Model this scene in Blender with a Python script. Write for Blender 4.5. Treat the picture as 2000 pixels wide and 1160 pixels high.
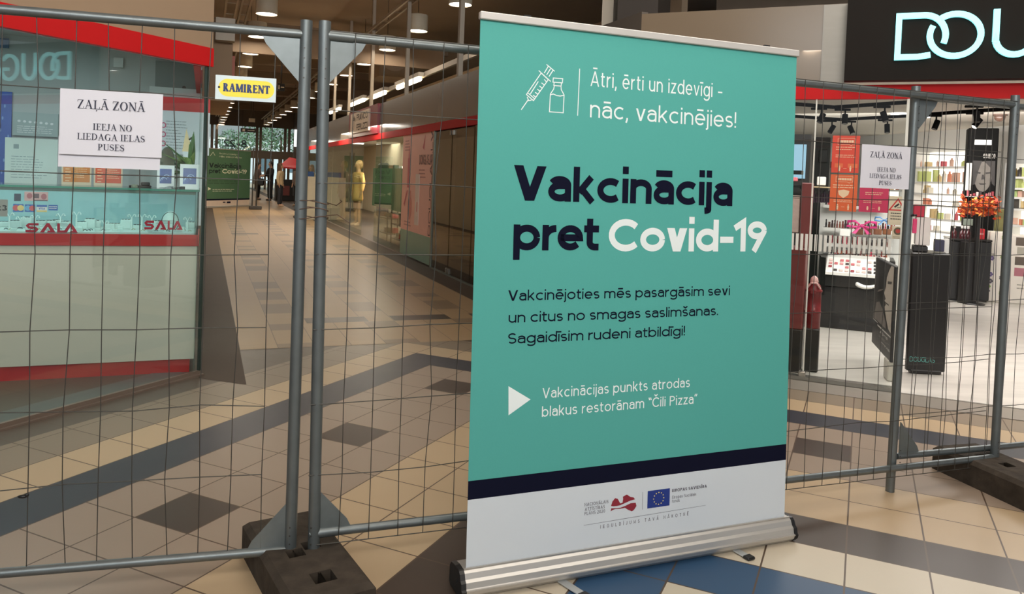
import bpy, bmesh, math, random
from math import sin, cos, pi, radians, sqrt, atan2, hypot
from mathutils import Vector, Matrix

# ------------------------------------------------------------------ camera, world, lights, exposure
for o in list(bpy.data.objects):
    bpy.data.objects.remove(o)
scene = bpy.context.scene
COL = scene.collection
random.seed(7)

CAM_F, CAM_CX, CAM_CY, CAM_H = 1530.0, 1000.0, 393.0, 1.5      # focal length and principal point for a 2000 x 1160 frame
PITCH, ROLL = radians(1.72), radians(2.22)
FWD = Vector((0, cos(PITCH), -sin(PITCH)))
UP0 = Vector((0, sin(PITCH), cos(PITCH)))
RIGHT = Vector((cos(ROLL), 0, 0)) + UP0 * sin(ROLL)
UPV = Vector((-sin(ROLL), 0, 0)) + UP0 * cos(ROLL)
cam_data = bpy.data.cameras.new('camera')
cam = bpy.data.objects.new('camera', cam_data)
COL.objects.link(cam)
mw = Matrix.Identity(4)
for i in range(3):
    mw[i][0], mw[i][1], mw[i][2] = RIGHT[i], UPV[i], -FWD[i]
mw[0][3], mw[1][3], mw[2][3] = 0, 0, CAM_H
cam.matrix_world = mw
cam_data.sensor_fit = 'HORIZONTAL'
cam_data.sensor_width = 36
cam_data.lens = CAM_F / 2000 * 36
cam_data.shift_y = -(580 - CAM_CY) / 2000
cam_data.clip_start, cam_data.clip_end = 0.05, 300
scene.camera = cam

world = bpy.data.worlds.new('world')
scene.world = world
world.use_nodes = True
wb = world.node_tree.nodes['Background']
wb.inputs[0].default_value = (0.9, 0.95, 1.0, 1)
wb.inputs[1].default_value = 0.62

def area(name, loc, target, size, power, col=(1, 1, 1), size_y=None, spread=None):
    d = bpy.data.lights.new(name, 'AREA')
    d.energy = power
    d.color = col
    d.shape = 'RECTANGLE'
    d.size = size
    d.size_y = size_y or size
    if spread:
        d.spread = spread
    o = bpy.data.objects.new(name, d)
    COL.objects.link(o)
    o.location = loc
    v = Vector(target) - Vector(loc)
    o.rotation_euler = v.to_track_quat('-Z', 'Y').to_euler()
    return o

# daylight from the glazed hall behind the photographer, then the hall ceiling lighting and an added corridor fill
area('hall_daylight', (-1.0, -6.0, 5.0), (0.6, 4.0, 0.6), 8.0, 300, (0.88, 0.96, 1.0), 1.4)
area('hall_ceiling_light', (1.6, 3.2, 5.2), (1.6, 3.3, 0), 5.0, 190, (1.0, 0.93, 0.83), 4.0)
area('corridor_fill_light', (1.2, -2.5, 5.3), (-4.5, 14.0, 4.4), 5.0, 260, (1.0, 0.95, 0.88), 1.2, radians(110))  # unseen fill lamp, added to brighten the upper faces along the corridor

sun = bpy.data.lights.new('sun', 'SUN')
sun.energy = 6.5
sun.angle = .02
suno = bpy.data.objects.new('sun', sun)
COL.objects.link(suno)
suno.rotation_euler = Vector((-.25, .62, -.75)).to_track_quat('-Z', 'Y').to_euler()

scene.view_settings.view_transform = 'Standard'
scene.view_settings.look = 'None'
scene.view_settings.gamma = 1
scene.view_settings.use_curve_mapping = False
scene.view_settings.exposure = -0.14
scene.cycles.sample_clamp_indirect = 2.5
scene.cycles.sample_clamp_direct = 8.0
scene.cycles.blur_glossy = 1.0

# ------------------------------------------------------------------ measuring helpers
def ray(px, py):
    return FWD + RIGHT * ((px - CAM_CX) / CAM_F) - UPV * ((py - CAM_CY) / CAM_F)

def floor_at(px, py, z=0.0):
    d = ray(px, py)
    t = (z - CAM_H) / d.z
    return Vector((d.x * t, d.y * t, z))

def depth_at(px, py, y):
    d = ray(px, py)
    t = y / d.y
    return Vector((d.x * t, y, CAM_H + d.z * t))

class Frame:
    """local axes ex (along), ey (out of the face), ez (up)"""
    def __init__(self, o, ex, ez=(0, 0, 1), ey=None):
        self.o = Vector(o)
        self.ex = Vector(ex).normalized()
        self.ez = Vector(ez).normalized()
        self.ey = Vector(ey).normalized() if ey else self.ez.cross(self.ex).normalized()

    def w(self, x, y, z):
        return self.o + self.ex * x + self.ey * y + self.ez * z

    def at(self, px, py, n=0.0):
        """where the ray of a photo point meets the plane y = n of this frame: (x, z)"""
        d = ray(px, py)
        c = Vector((0, 0, CAM_H))
        t = (self.ey.dot(self.o + self.ey * n - c)) / self.ey.dot(d)
        p = c + d * t - self.o
        return p.dot(self.ex), p.dot(self.ez)

    def shifted(self, x=0, y=0, z=0):
        return Frame(self.w(x, y, z), self.ex, self.ez, self.ey)

WORLD = Frame((0, 0, 0), (1, 0, 0), (0, 0, 1), (0, 1, 0))
GA = radians(65.8)
D1 = Vector((cos(GA), sin(GA), 0))
D2 = Vector((sin(GA), -cos(GA), 0))
CA = radians(111.5)
CD = Vector((cos(CA), sin(CA), 0))             # along the corridor
CQ = Vector((sin(CA), -cos(CA), 0))            # across it, to the right

def cor(l, q, z=0.0):
    return CD * l + CQ * q + Vector((0, 0, z))

# ------------------------------------------------------------------ mesh building
class MB:
    def __init__(self, fr=WORLD):
        self.v, self.f, self.mi, self.sm = [], [], [], []
        self.fr = fr
        self.m = 0

    def add(self, vs, fs, smooth=False, world=False):
        b = len(self.v)
        self.v += [Vector(p) if world else self.fr.w(*p) for p in vs]
        for f in fs:
            self.f.append([b + i for i in f])
            self.mi.append(self.m)
            self.sm.append(smooth)

    def box(self, x0, x1, y0, y1, z0, z1):
        v = [(x, y, z) for z in (z0, z1) for y in (y0, y1) for x in (x0, x1)]
        self.add(v, [(0, 2, 3, 1), (4, 5, 7, 6), (0, 1, 5, 4), (2, 6, 7, 3), (0, 4, 6, 2), (1, 3, 7, 5)])

    def bbox(self, x0, x1, y0, y1, z0, z1, b=0.01):
        """box with chamfered edges"""
        xs, ys, zs = (x0, x1), (y0, y1), (z0, z1)
        pts, idx = [], {}
        for i in (0, 1):
            for j in (0, 1):
                for k in (0, 1):
                    for a in range(3):
                        p = [xs[i], ys[j], zs[k]]
                        s = [1 if i == 0 else -1, 1 if j == 0 else -1, 1 if k == 0 else -1]
                        for c in range(3):
                            if c != a:
                                p[c] += s[c] * b
                        idx[(i, j, k, a)] = len(pts)
                        pts.append(tuple(p))
        fs = []
        for a in range(3):
            for s in (0, 1):
                c = [x for x in range(3) if x != a]
                q = []
                for (u, w) in ((0, 0), (1, 0), (1, 1), (0, 1)):
                    t = [0, 0, 0]
                    t[a] = s
                    t[c[0]], t[c[1]] = u, w
                    q.append(idx[(*t, a)])
                fs.append(q if (s == 1) ^ (a == 1) else q[::-1])
        for a in range(3):
            c = [x for x in range(3) if x != a]
            for u in (0, 1):
                for w in (0, 1):
                    q = []
                    for s, ax in ((0, c[0]), (1, c[0]), (1, c[1]), (0, c[1])):
                        t = [0, 0, 0]
                        t[a] = s
                        t[c[0]], t[c[1]] = u, w
                        q.append(idx[(*t, ax)])
                    fs.append(q)
        for i in (0, 1):
            for j in (0, 1):
                for k in (0, 1):
                    fs.append([idx[(i, j, k, a)] for a in range(3)])
        self.add(pts, fs)

    def quad(self, a, b, c, d):
        self.add([a, b, c, d], [(0, 1, 2, 3)])

    def poly(self, pts, y=0.0):
        self.add([(p[0], y, p[1]) for p in pts], [tuple(range(len(pts)))])

    def prism(self, pts, y0, y1):
        """outline in x,z pushed from y0 to y1"""
        n = len(pts)
        v = [(p[0], y0, p[1]) for p in pts] + [(p[0], y1, p[1]) for p in pts]
        f = [tuple(range(n)), tuple(range(2 * n - 1, n - 1, -1))]
        f += [(i, i + n, (i + 1) % n + n, (i + 1) % n) for i in range(n)]
        self.add(v, f)

    def prism_z(self, pts, z0, z1):
        n = len(pts)
        v = [(p[0], p[1], z0) for p in pts] + [(p[0], p[1], z1) for p in pts]
        f = [tuple(range(n - 1, -1, -1)), tuple(range(n, 2 * n))]
        f += [(i, (i + 1) % n, (i + 1) % n + n, i + n) for i in range(n)]
        self.add(v, f)

    def tube(self, path, r, seg=10, cap=True):
        P = [self.fr.w(*p) for p in path]
        rings = []
        n = len(P)
        up = None
        for i in range(n):
            t = (P[min(i + 1, n - 1)] - P[max(i - 1, 0)]).normalized()
            if up is None:
                up = Vector((0, 0, 1)) if abs(t.z) < .9 else Vector((0, 1, 0))
            a = t.cross(up).normalized()
            b = a.cross(t).normalized()
            up = b
            rr = r[i] if isinstance(r, (list, tuple)) else r
            rings.append([P[i] + a * (rr * cos(2 * pi * k / seg)) + b * (rr * sin(2 * pi * k / seg)) for k in range(seg)])
        v = [p for rg in rings for p in rg]
        f = []
        for i in range(n - 1):
            for k in range(seg):
                k2 = (k + 1) % seg
                f.append((i * seg + k, i * seg + k2, (i + 1) * seg + k2, (i + 1) * seg + k))
        self.add(v, f, True, True)
        if cap:
            self.add(rings[0], [tuple(range(seg))], False, True)
            self.add(rings[-1], [tuple(range(seg - 1, -1, -1))], False, True)

    def lathe(self, cx, cy, prof, seg=24, cap=True):
        """prof: list of (r, z) from bottom to top"""
        v = []
        for r, z in prof:
            v += [(cx + r * cos(2 * pi * k / seg), cy + r * sin(2 * pi * k / seg), z) for k in range(seg)]
        f = []
        for i in range(len(prof) - 1):
            for k in range(seg):
                k2 = (k + 1) % seg
                f.append((i * seg + k, i * seg + k2, (i + 1) * seg + k2, (i + 1) * seg + k))
        self.add(v, f, True)
        if cap:
            n = len(prof) - 1
            if prof[0][0] > 1e-6:
                self.add(v[:seg], [tuple(range(seg - 1, -1, -1))])
            if prof[-1][0] > 1e-6:
                self.add(v[n * seg:], [tuple(range(seg))])

    def ball(self, c, rx, ry, rz, seg=12, rings=8):
        prof = [(sin(pi * i / rings), -cos(pi * i / rings)) for i in range(rings + 1)]
        v, f = [], []
        for r, z in prof:
            v += [(c[0] + rx * r * cos(2 * pi * k / seg), c[1] + ry * r * sin(2 * pi * k / seg), c[2] + rz * z) for k in range(seg)]
        for i in range(rings):
            for k in range(seg):
                k2 = (k + 1) % seg
                f.append((i * seg + k, i * seg + k2, (i + 1) * seg + k2, (i + 1) * seg + k))
        self.add(v, f, True)

    def disc(self, cx, cz, rx, rz, y=0.0, seg=28):
        self.poly([(cx + rx * cos(2 * pi * k / seg), cz + rz * sin(2 * pi * k / seg)) for k in range(seg)], y)

    def ring(self, cx, cz, rx, rz, wx, wz, y=0.0, a0=0, a1=360, seg=36, depth=0.0):
        n = max(3, int(seg * abs(a1 - a0) / 360))
        A = [radians(a0 + (a1 - a0) * i / n) for i in range(n + 1)]
        o = [(cx + rx * cos(a), y, cz + rz * sin(a)) for a in A]
        q = [(cx + (rx - wx) * cos(a), y, cz + (rz - wz) * sin(a)) for a in A]
        for i in range(n):
            self.add([o[i], o[i + 1], q[i + 1], q[i]], [(0, 1, 2, 3)])

    def stroke(self, pts, w, y=0.0, depth=0.0, closed=False):
        """flat ribbon of width w along points in x,z; depth > 0 makes it a raised bar towards -y"""
        P = [Vector((p[0], p[1])) for p in pts]
        P = [p for i, p in enumerate(P) if i == 0 or (p - P[i - 1]).length > 1e-6]
        n = len(P)
        if n < 2:
            return
        L, R = [], []
        for i in range(n):
            if closed:
                a, b = P[i] - P[i - 1], P[(i + 1) % n] - P[i]
            else:
                a = P[i] - P[i - 1] if i else P[1] - P[0]
                b = P[i + 1] - P[i] if i < n - 1 else P[i] - P[i - 1]
            a = a.normalized()
            b = b.normalized()
            na, nb = Vector((-a.y, a.x)), Vector((-b.y, b.x))
            m = na + nb
            if m.length < 1e-4:
                m = na
            m.normalize()
            k = 1 / max(.45, m.dot(na))
            L.append(P[i] + m * (w / 2 * k))
            R.append(P[i] - m * (w / 2 * k))
        rng = range(n if closed else n - 1)
        for i in rng:
            j = (i + 1) % n
            q = [(L[i].x, L[i].y), (R[i].x, R[i].y), (R[j].x, R[j].y), (L[j].x, L[j].y)]
            if depth:
                self.prism(q, y - depth, y)
            else:
                self.poly(q, y)

def link_mesh(name, mb, mats, parent=None):
    me = bpy.data.meshes.new(name)
    org = ORG.get(parent.name, Vector((0, 0, 0))) if parent else Vector((0, 0, 0))
    me.from_pydata([p - org for p in mb.v], [], mb.f)
    mats = mats if isinstance(mats, (list, tuple)) else [mats]
    for m in mats:
        me.materials.append(m)
    for i, p in enumerate(me.polygons):
        p.material_index = min(mb.mi[i], len(mats) - 1)
        p.use_smooth = mb.sm[i]
    me.update()
    o = bpy.data.objects.new(name, me)
    COL.objects.link(o)
    if parent:
        o.parent = parent
        ORG[o.name] = org
    return o

ORG = {}

def thing(name, label, cat, loc, group=None):
    o = bpy.data.objects.new(name, None)
    o.empty_display_size = 0.05
    COL.objects.link(o)
    o.location = loc
    ORG[o.name] = Vector(loc)
    o['label'], o['category'] = label, cat
    if group:
        o['group'] = group
    return o

def part(name, mb, mats, parent, label=None):
    o = link_mesh(name, mb, mats, parent)
    if label:
        o['label'] = label
    return o

def solo(name, mb, mats, label, cat, group=None, kind=None):
    """a thing that is one mesh, its origin at the middle of its foot"""
    xs = [p.x for p in mb.v]
    ys = [p.y for p in mb.v]
    zs = [p.z for p in mb.v]
    org = Vector(((min(xs) + max(xs)) / 2, (min(ys) + max(ys)) / 2, min(zs)))
    mb.v = [p - org for p in mb.v]
    o = link_mesh(name, mb, mats)
    o.location = org
    ORG[o.name] = org
    o['label'], o['category'] = label, cat
    if group:
        o['group'] = group
    if kind:
        o['kind'] = kind
    return o

def struct(name, mb, mats, label=None):
    o = link_mesh(name, mb, mats)
    o['kind'] = 'structure'
    ORG[o.name] = Vector((0, 0, 0))
    o['label'] = label or name.replace('_', ' ')
    o['category'] = name.split('_')[0]
    return o

def copy_tree(root, loc, label=None, group=None, rotz=0.0, scale=None):
    r = root.copy()
    COL.objects.link(r)
    r.location = loc
    r.rotation_euler = (0, 0, rotz)
    if scale:
        r.scale = scale
    if label:
        r['label'] = label
    if group:
        r['group'] = group
    for ch in list(root.children):
        c = ch.copy()
        COL.objects.link(c)
        c.parent = r
        for g in list(ch.children):
            d = g.copy()
            COL.objects.link(d)
            d.parent = c
    return r

ORD = ('nearest second third fourth fifth sixth seventh eighth ninth tenth eleventh twelfth thirteenth fourteenth '
       'fifteenth sixteenth seventeenth eighteenth').split()

# ------------------------------------------------------------------ materials
def lin(c):
    return tuple(((v / 255) / 12.92 if v / 255 <= .04045 else ((v / 255 + .055) / 1.055) ** 2.4) for v in c) + (1,)

MATS = {}

def pm(name, rgb, rough=.5, metal=0.0, var=.08, scale=6.0, bump=0.0, spec=.5, stretch=None, coat=0.0):
    """painted / solid surface with a little uneven tone"""
    if name in MATS:
        return MATS[name]
    m = bpy.data.materials.new(name)
    m.use_nodes = True
    nt = m.node_tree
    b = nt.nodes['Principled BSDF']
    b.inputs['Roughness'].default_value = rough
    b.inputs['Metallic'].default_value = metal
    b.inputs['Specular IOR Level'].default_value = spec
    b.inputs['Coat Weight'].default_value = coat
    c = lin(rgb)
    tc = nt.nodes.new('ShaderNodeTexCoord')
    mp = nt.nodes.new('ShaderNodeMapping')
    nt.links.new(tc.outputs['Object'], mp.inputs['Vector'])
    if stretch:
        mp.inputs['Scale'].default_value = stretch
    nz = nt.nodes.new('ShaderNodeTexNoise')
    nz.inputs['Scale'].default_value = scale
    nz.inputs['Detail'].default_value = 4
    nt.links.new(mp.outputs['Vector'], nz.inputs['Vector'])
    mx = nt.nodes.new('ShaderNodeMix')
    mx.data_type = 'RGBA'
    mx.inputs[6].default_value = tuple(max(0, v * (1 - var)) for v in c[:3]) + (1,)
    mx.inputs[7].default_value = tuple(min(1, v * (1 + var)) for v in c[:3]) + (1,)
    nt.links.new(nz.outputs['Fac'], mx.inputs[0])
    nt.links.new(mx.outputs[2], b.inputs['Base Color'])
    if bump:
        bp = nt.nodes.new('ShaderNodeBump')
        bp.inputs['Strength'].default_value = bump
        bp.inputs['Distance'].default_value = .01
        nt.links.new(nz.outputs['Fac'], bp.inputs['Height'])
        nt.links.new(bp.outputs['Normal'], b.inputs['Normal'])
    MATS[name] = m
    return m

def em(name, rgb, strength, base=(20, 20, 20)):
    if name in MATS:
        return MATS[name]
    m = bpy.data.materials.new(name)
    m.use_nodes = True
    b = m.node_tree.nodes['Principled BSDF']
    b.inputs['Base Color'].default_value = lin(base)
    b.inputs['Emission Color'].default_value = lin(rgb)
    b.inputs['Emission Strength'].default_value = strength
    MATS[name] = m
    return m

def glass(name, tint=(235, 245, 242), f0=.045, rough=0.0):
    if name in MATS:
        return MATS[name]
    m = bpy.data.materials.new(name)
    m.use_nodes = True
    nt = m.node_tree
    nt.nodes.remove(nt.nodes['Principled BSDF'])
    out = nt.nodes['Material Output']
    tr = nt.nodes.new('ShaderNodeBsdfTransparent')
    tr.inputs[0].default_value = lin(tint)
    gl = nt.nodes.new('ShaderNodeBsdfGlossy')
    gl.inputs['Roughness'].default_value = rough
    lw = nt.nodes.new('ShaderNodeLayerWeight')
    lw.inputs[0].default_value = .5
    pw = nt.nodes.new('ShaderNodeMath')
    pw.operation = 'POWER'
    pw.inputs[1].default_value = 5
    nt.links.new(lw.outputs['Facing'], pw.inputs[0])
    ma = nt.nodes.new('ShaderNodeMath')
    ma.operation = 'MULTIPLY_ADD'
    ma.inputs[1].default_value = .92 - f0
    ma.inputs[2].default_value = f0
    nt.links.new(pw.outputs[0], ma.inputs[0])
    mx = nt.nodes.new('ShaderNodeMixShader')
    nt.links.new(ma.outputs[0], mx.inputs[0])
    nt.links.new(tr.outputs[0], mx.inputs[1])
    nt.links.new(gl.outputs[0], mx.inputs[2])
    nt.links.new(mx.outputs[0], out.inputs['Surface'])
    MATS[name] = m
    return m

# ------------------------------------------------------------------ lettering
X_H, ASC, DESC = .74, 1.03, -.27

def arc(cx, cy, rx, ry, a0, a1, n=None):
    n = n or max(3, int(abs(a1 - a0) / 12))
    return [(cx + rx * cos(radians(a0 + (a1 - a0) * i / n)), cy + ry * sin(radians(a0 + (a1 - a0) * i / n))) for i in range(n + 1)]

def sans(ch, w):
    """(width, strokes) of a monoline sans letter; cap height 1, stroke width w"""
    h = w / 2
    x = X_H
    base = {'ā': 'a', 'ē': 'e', 'ī': 'ı', 'ū': 'u', 'š': 's', 'č': 'c', 'Ā': 'A', 'Ē': 'E', 'Ī': 'I', 'Ū': 'U', 'Č': 'C', 'Š': 'S'}.get(ch, ch)
    W, S = .6, []
    if base == 'a':
        W = .57
        r = (W - w) / 2
        ry = (.63 * x - h) / 2
        S = [[(W - h, 0)] + [(W - h, x - h - r * .9)] + arc(W / 2, x - h - r * .9, r, r * .9, 0, 160)[1:],
             [(W - h, .63 * x), (h + ry, .63 * x)] + arc(h + ry, h + ry, ry, ry, 90, 270)[1:] + [(W * .52, h)] + arc(W * .52, h + ry * .9, W * .48 - h, ry * .9, 270, 350)[1:]]
    elif base in 'bdpqgo':
        W = .66 if base != 'o' else .68
        r, ry = (W - w) / 2, (x - w) / 2
        S = [arc(W / 2, x / 2, r, ry, 0, 360)]
        if base == 'b':
            S.append([(h, 0), (h, ASC)])
        if base == 'd':
            S.append([(W - h, 0), (W - h, ASC)])
        if base == 'p':
            S.append([(h, DESC), (h, x)])
        if base == 'g':
            S.append([(W - h, x), (W - h, 0)] + arc(W / 2, DESC + h + r * .75 - .04, r, r * .75, 0, -155))
    elif base == 'f':
        W = .36
        S = [[(.12, 0), (.12, ASC - h - .16)] + arc(.12 + .16, ASC - h - .16, .16, .16, 180, 90)[1:], [(0, x - h), (W - .04, x - h)]]
    elif base == 'c':
        W = .6
        S = [arc(.34, x / 2, .34 - h, (x - w) / 2, 48, 312)]
    elif base == 'e':
        W = .66
        S = [[(h, x / 2), (W - h, x / 2)] + arc(W / 2, x / 2, (W - w) / 2, (x - w) / 2, 0, 318)[1:]]
    elif base in 'iı':
        W = w
        S = [[(h, 0), (h, x)]]
        if base == 'i':
            S.append([(h, x + .14), (h, x + .14 + w * 1.1)])
    elif base == 'j':
        W = w
        S = [[(h, x), (h, DESC + .14)] + arc(h - .13, DESC + .14, .13, .14 - h, 0, -80)[1:], [(h, x + .14), (h, x + .14 + w * 1.1)]]
    elif base == 'k':
        W = .56
        S = [[(h, 0), (h, ASC)], [(W - h * 1.2, x), (w * .8, x * .38)], [(W * .38, x * .54), (W - h * .9, 0)]]
    elif base == 'l':
        W = w
        S = [[(h, 0), (h, ASC)]]
    elif base == 'm':
        W = .95
        r = (W - w) / 4
        S = [[(h, 0), (h, x)]]
        for k in (0, 1):
            c = h + r + 2 * r * k
            S.append(arc(c, x - h - r, r, r, 180, 0) + [(c + r, 0)])
    elif base in 'nh':
        W = .58
        r = (W - w) / 2
        S = [[(h, 0), (h, ASC if base == 'h' else x)], arc(W / 2, x - h - r, r, r, 180, 0) + [(W - h, 0)]]
    elif base == 'u':
        W = .58
        r = (W - w) / 2
        S = [[(W - h, 0), (W - h, x)], arc(W / 2, h + r, r, r, 360, 180) + [(h, x)]]
    elif base == 'r':
        W = .36
        S = [[(h, 0), (h, x)], arc(W - .02, x - h - .27, W - .02 - h, .27, 180, 88)]
    elif base == 's':
        W = .5
        q = (x - w) / 4
        r = W / 2 - h
        S = [arc(W / 2, x - h - q, r, q, 35, 270) + arc(W / 2, h + q, r, q, 90, -145)[1:]]
    elif base == 't':
        W = .38
        S = [[(.14, x + .2), (.14, h + .13)] + arc(.14 + .13, h + .13, .13, .13, 180, 270)[1:] + [(W - .02, h)], [(0, x - h), (W - .02, x - h)]]
    elif base == 'v':
        W = .58
        q = w * 1.06
        S = [('poly', [(0, x), (q, x), (W / 2 + q / 2, 0), (W / 2 - q / 2, 0)]), ('poly', [(W - q, x), (W, x), (W / 2 + q / 2, 0), (W / 2 - q / 2, 0)])]
    elif base == 'z':
        W = .5
        S = [[(0.02, x - h), (W - h, x - h), (h, h), (W, h)]]
    elif base == 'A':
        W = .78
        q = w * 1.06
        S = [('poly', [(0, 0), (q, 0), (W / 2 + q / 2, 1), (W / 2 - q / 2, 1)]), ('poly', [(W - q, 0), (W, 0), (W / 2 + q / 2, 1), (W / 2 - q / 2, 1)]), [(W * .22, .28), (W * .78, .28)]]
    elif base == 'B':
        W = .62
        S = [[(h, h), (h, 1 - h), (W * .5, 1 - h)] + arc(W * .5, .765 - h * .5, W * .42 - h, .235 - h * .5, 90, -90)[1:] + [(h, .53)],
             [(W * .5, .53)] + arc(W * .5, .265 + h * .5, W * .5 - h, .265 - h * .5, 90, -90)[1:] + [(h, h)]]
    elif base == 'C':
        W = .78
        S = [arc(.44, .5, .44 - h, .5 - h, 42, 318)]
    elif base == 'D':
        W = .74
        S = [[(h, h), (h, 1 - h), (W * .4, 1 - h)] + arc(W * .4, .5, W * .6 - h, .5 - h, 90, -90)[1:] + [(h, h)]]
    elif base == 'E':
        W = .56
        S = [[(W, h), (h, h), (h, 1 - h), (W, 1 - h)], [(h, .52), (W * .92, .52)]]
    elif base == 'F':
        W = .54
        S = [[(h, 0), (h, 1 - h), (W, 1 - h)], [(h, .5), (W * .9, .5)]]
    elif base == 'G':
        W = .82
        S = [arc(.44, .5, .44 - h, .5 - h, 42, 360)[:-1] + [(.88 - h - .03, .46), (.5, .46)]]
    elif base == 'I':
        W = w
        S = [[(h, 0), (h, 1)]]
    elif base == 'J':
        W = .5
        S = [[(W - h, 1), (W - h, .25)] + arc(W / 2, .25 + h * .2, W / 2 - h, .25 - h * .8, 0, -170)[1:]]
    elif base == 'K':
        W = .66
        S = [[(h, 0), (h, 1)], [(W - h, 1), (w, .42)], [(W * .38, .6), (W - h * .8, 0)]]
    elif base == 'L':
        W = .54
        S = [[(h, 1), (h, h), (W, h)]]
    elif base == 'M':
        W = .86
        S = [[(h, 0), (h, 1 - h), (W / 2, .2), (W - h, 1 - h), (W - h, 0)]]
    elif base == 'N':
        W = .74
        S = [[(h, 0), (h, 1 - h * .5), (W - h, h * .5), (W - h, 1)]]
    elif base == 'O':
        W = .86
        S = [arc(W / 2, .5, W / 2 - h, .5 - h, 0, 360)]
    elif base == 'P':
        W = .6
        S = [[(h, 0), (h, 1 - h), (W * .5, 1 - h)] + arc(W * .5, .72, W * .5 - h, .28 - h, 90, -90)[1:] + [(h, .44 + h)]]
    elif base == 'R':
        W = .62
        S = [[(h, 0), (h, 1 - h), (W * .5, 1 - h)] + arc(W * .5, .73, W * .5 - h, .27 - h, 90, -90)[1:] + [(h, .46 + h)], [(W * .5, .46 + h), (W - h * .6, 0)]]
    elif base == 'S':
        W = .6
        q = (1 - w) / 4
        r = W / 2 - h
        S = [arc(W / 2, 1 - h - q, r, q, 30, 270) + arc(W / 2, h + q, r, q, 90, -150)[1:]]
    elif base == 'T':
        W = .64
        S = [[(0, 1 - h), (W, 1 - h)], [(W / 2, 1 - h), (W / 2, 0)]]
    elif base == 'U':
        W = .7
        r = W / 2 - h
        S = [[(h, 1), (h, h + r)] + arc(W / 2, h + r, r, r, 180, 360)[1:] + [(W - h, 1)]]
    elif base == 'V':
        W = .76
        q = w * 1.06
        S = [('poly', [(0, 1), (q, 1), (W / 2 + q / 2, 0), (W / 2 - q / 2, 0)]), ('poly', [(W - q, 1), (W, 1), (W / 2 + q / 2, 0), (W / 2 - q / 2, 0)])]
    elif base == 'Z':
        W = .64
        S = [[(.02, 1 - h), (W - h, 1 - h), (h, h), (W, h)]]
    elif base == '0':
        W = .6
        S = [arc(W / 2, .5, W / 2 - h, .5 - h, 0, 360)]
    elif base == '1':
        W = .36
        S = [[(.02, .76), (W - h, 1 - h * .4), (W - h, 0)]]
    elif base == '2':
        W = .56
        S = [arc(W / 2, .7, W / 2 - h, .3 - h, 160, -30) + [(h, h), (W, h)]]
    elif base == '3':
        W = .56
        S = [arc(W / 2, .745, W / 2 - h * 1.2, .255 - h, 150, -80), arc(W / 2, .275, W / 2 - h, .275 - h, 80, -150)]
    elif base == '8':
        W = .58
        S = [arc(W / 2, .745, W / 2 - h * 1.3, .255 - h * .9, 0, 360), arc(W / 2, .275, W / 2 - h, .275 - h * .9, 0, 360)]
    elif base == '9':
        W = .6
        r = W / 2 - h
        S = [arc(W / 2, 1 - h - r, r, r, 0, 360), arc(W / 2, 1 - h - r, r, r, 0, -12) + [(W * .36, 0)]]
    elif base == '-':
        W = .42
        S = [[(.03, .38), (W - .03, .38)]]
    elif base == '–':
        W = .5
        S = [[(.02, .38), (W - .02, .38)]]
    elif base == '.':
        W = w * 1.1
        S = [[(W / 2, 0), (W / 2, w * 1.1)]]
    elif base == ',':
        W = w * 1.2
        S = [[(W * .6, w * 1.1), (W * .6, w * .2), (W * .15, -.17)]]
    elif base == '!':
        W = w
        S = [[(h, .3), (h, 1)], [(h, 0), (h, w * 1.1)]]
    elif base in '“”':
        W = .3
        d = .05 if base == '”' else -.05
        S = [[(.06 + d * .5, 1.02), (.06 - d, .76)], [(.24 + d * .5, 1.02), (.24 - d, .76)]]
    elif base == ' ':
        W = .24
    top = 1.0 if base.isupper() else x
    if ch in 'āēīūĀĒĪŪ':
        mw_ = .2 if W > .3 else .17
        S = S + [[(W / 2 - mw_, top + .2), (W / 2 + mw_, top + .2)]]
    if ch in 'čšČŠ':
        c0 = W / 2 if ch != 'č' else .33
        S = S + [[(c0 - .17, top + .3), (c0, top + .14), (c0 + .17, top + .3)]]
    return W, S

def put_text(mb, s, x0, x1, zb, cap, weight, y=0.0, depth=0.0, track=.13, mirror=False):
    """sans text from x0 to x1, baseline zb, capitals cap high; letters widen, strokes keep their weight"""
    G = [(ch, *sans(ch, weight)) for ch in s]
    flex = sum(max(0, W - weight) for _, W, _ in G)
    fixed = sum(min(W, weight) for _, W, _ in G) + track * (len(s) - 1)
    g = ((x1 - x0) / cap - fixed) / flex
    if g < .75:
        track = max(.03, track - (.75 - g) * flex / len(s))
        fixed = sum(min(W, weight) for _, W, _ in G) + track * (len(s) - 1)
        g = ((x1 - x0) / cap - fixed) / flex
    h = weight / 2
    cx = 0
    lay = 0
    for ch, W, S in G:
        fx = lambda u: x0 + cap * (cx + h + (u - h) * g)
        for st in S:
            lay = (lay + 1) % 5
            if isinstance(st, tuple):
                pts = [(x0 + cap * (cx + q[0] * ((W - weight) * g + weight) / W), zb + q[1] * cap) for q in st[1]]
            else:
                pts = [(fx(q[0]), zb + q[1] * cap) for q in st]
            if mirror:
                pts = [(x0 + x1 - q[0], q[1]) for q in pts]
            if isinstance(st, tuple):
                mb.poly(pts, y - lay * .00012)
            else:
                mb.stroke(pts, weight * cap, y - lay * .00012, depth)
        cx += max(0, W - weight) * g + min(W, weight) + track

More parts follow.
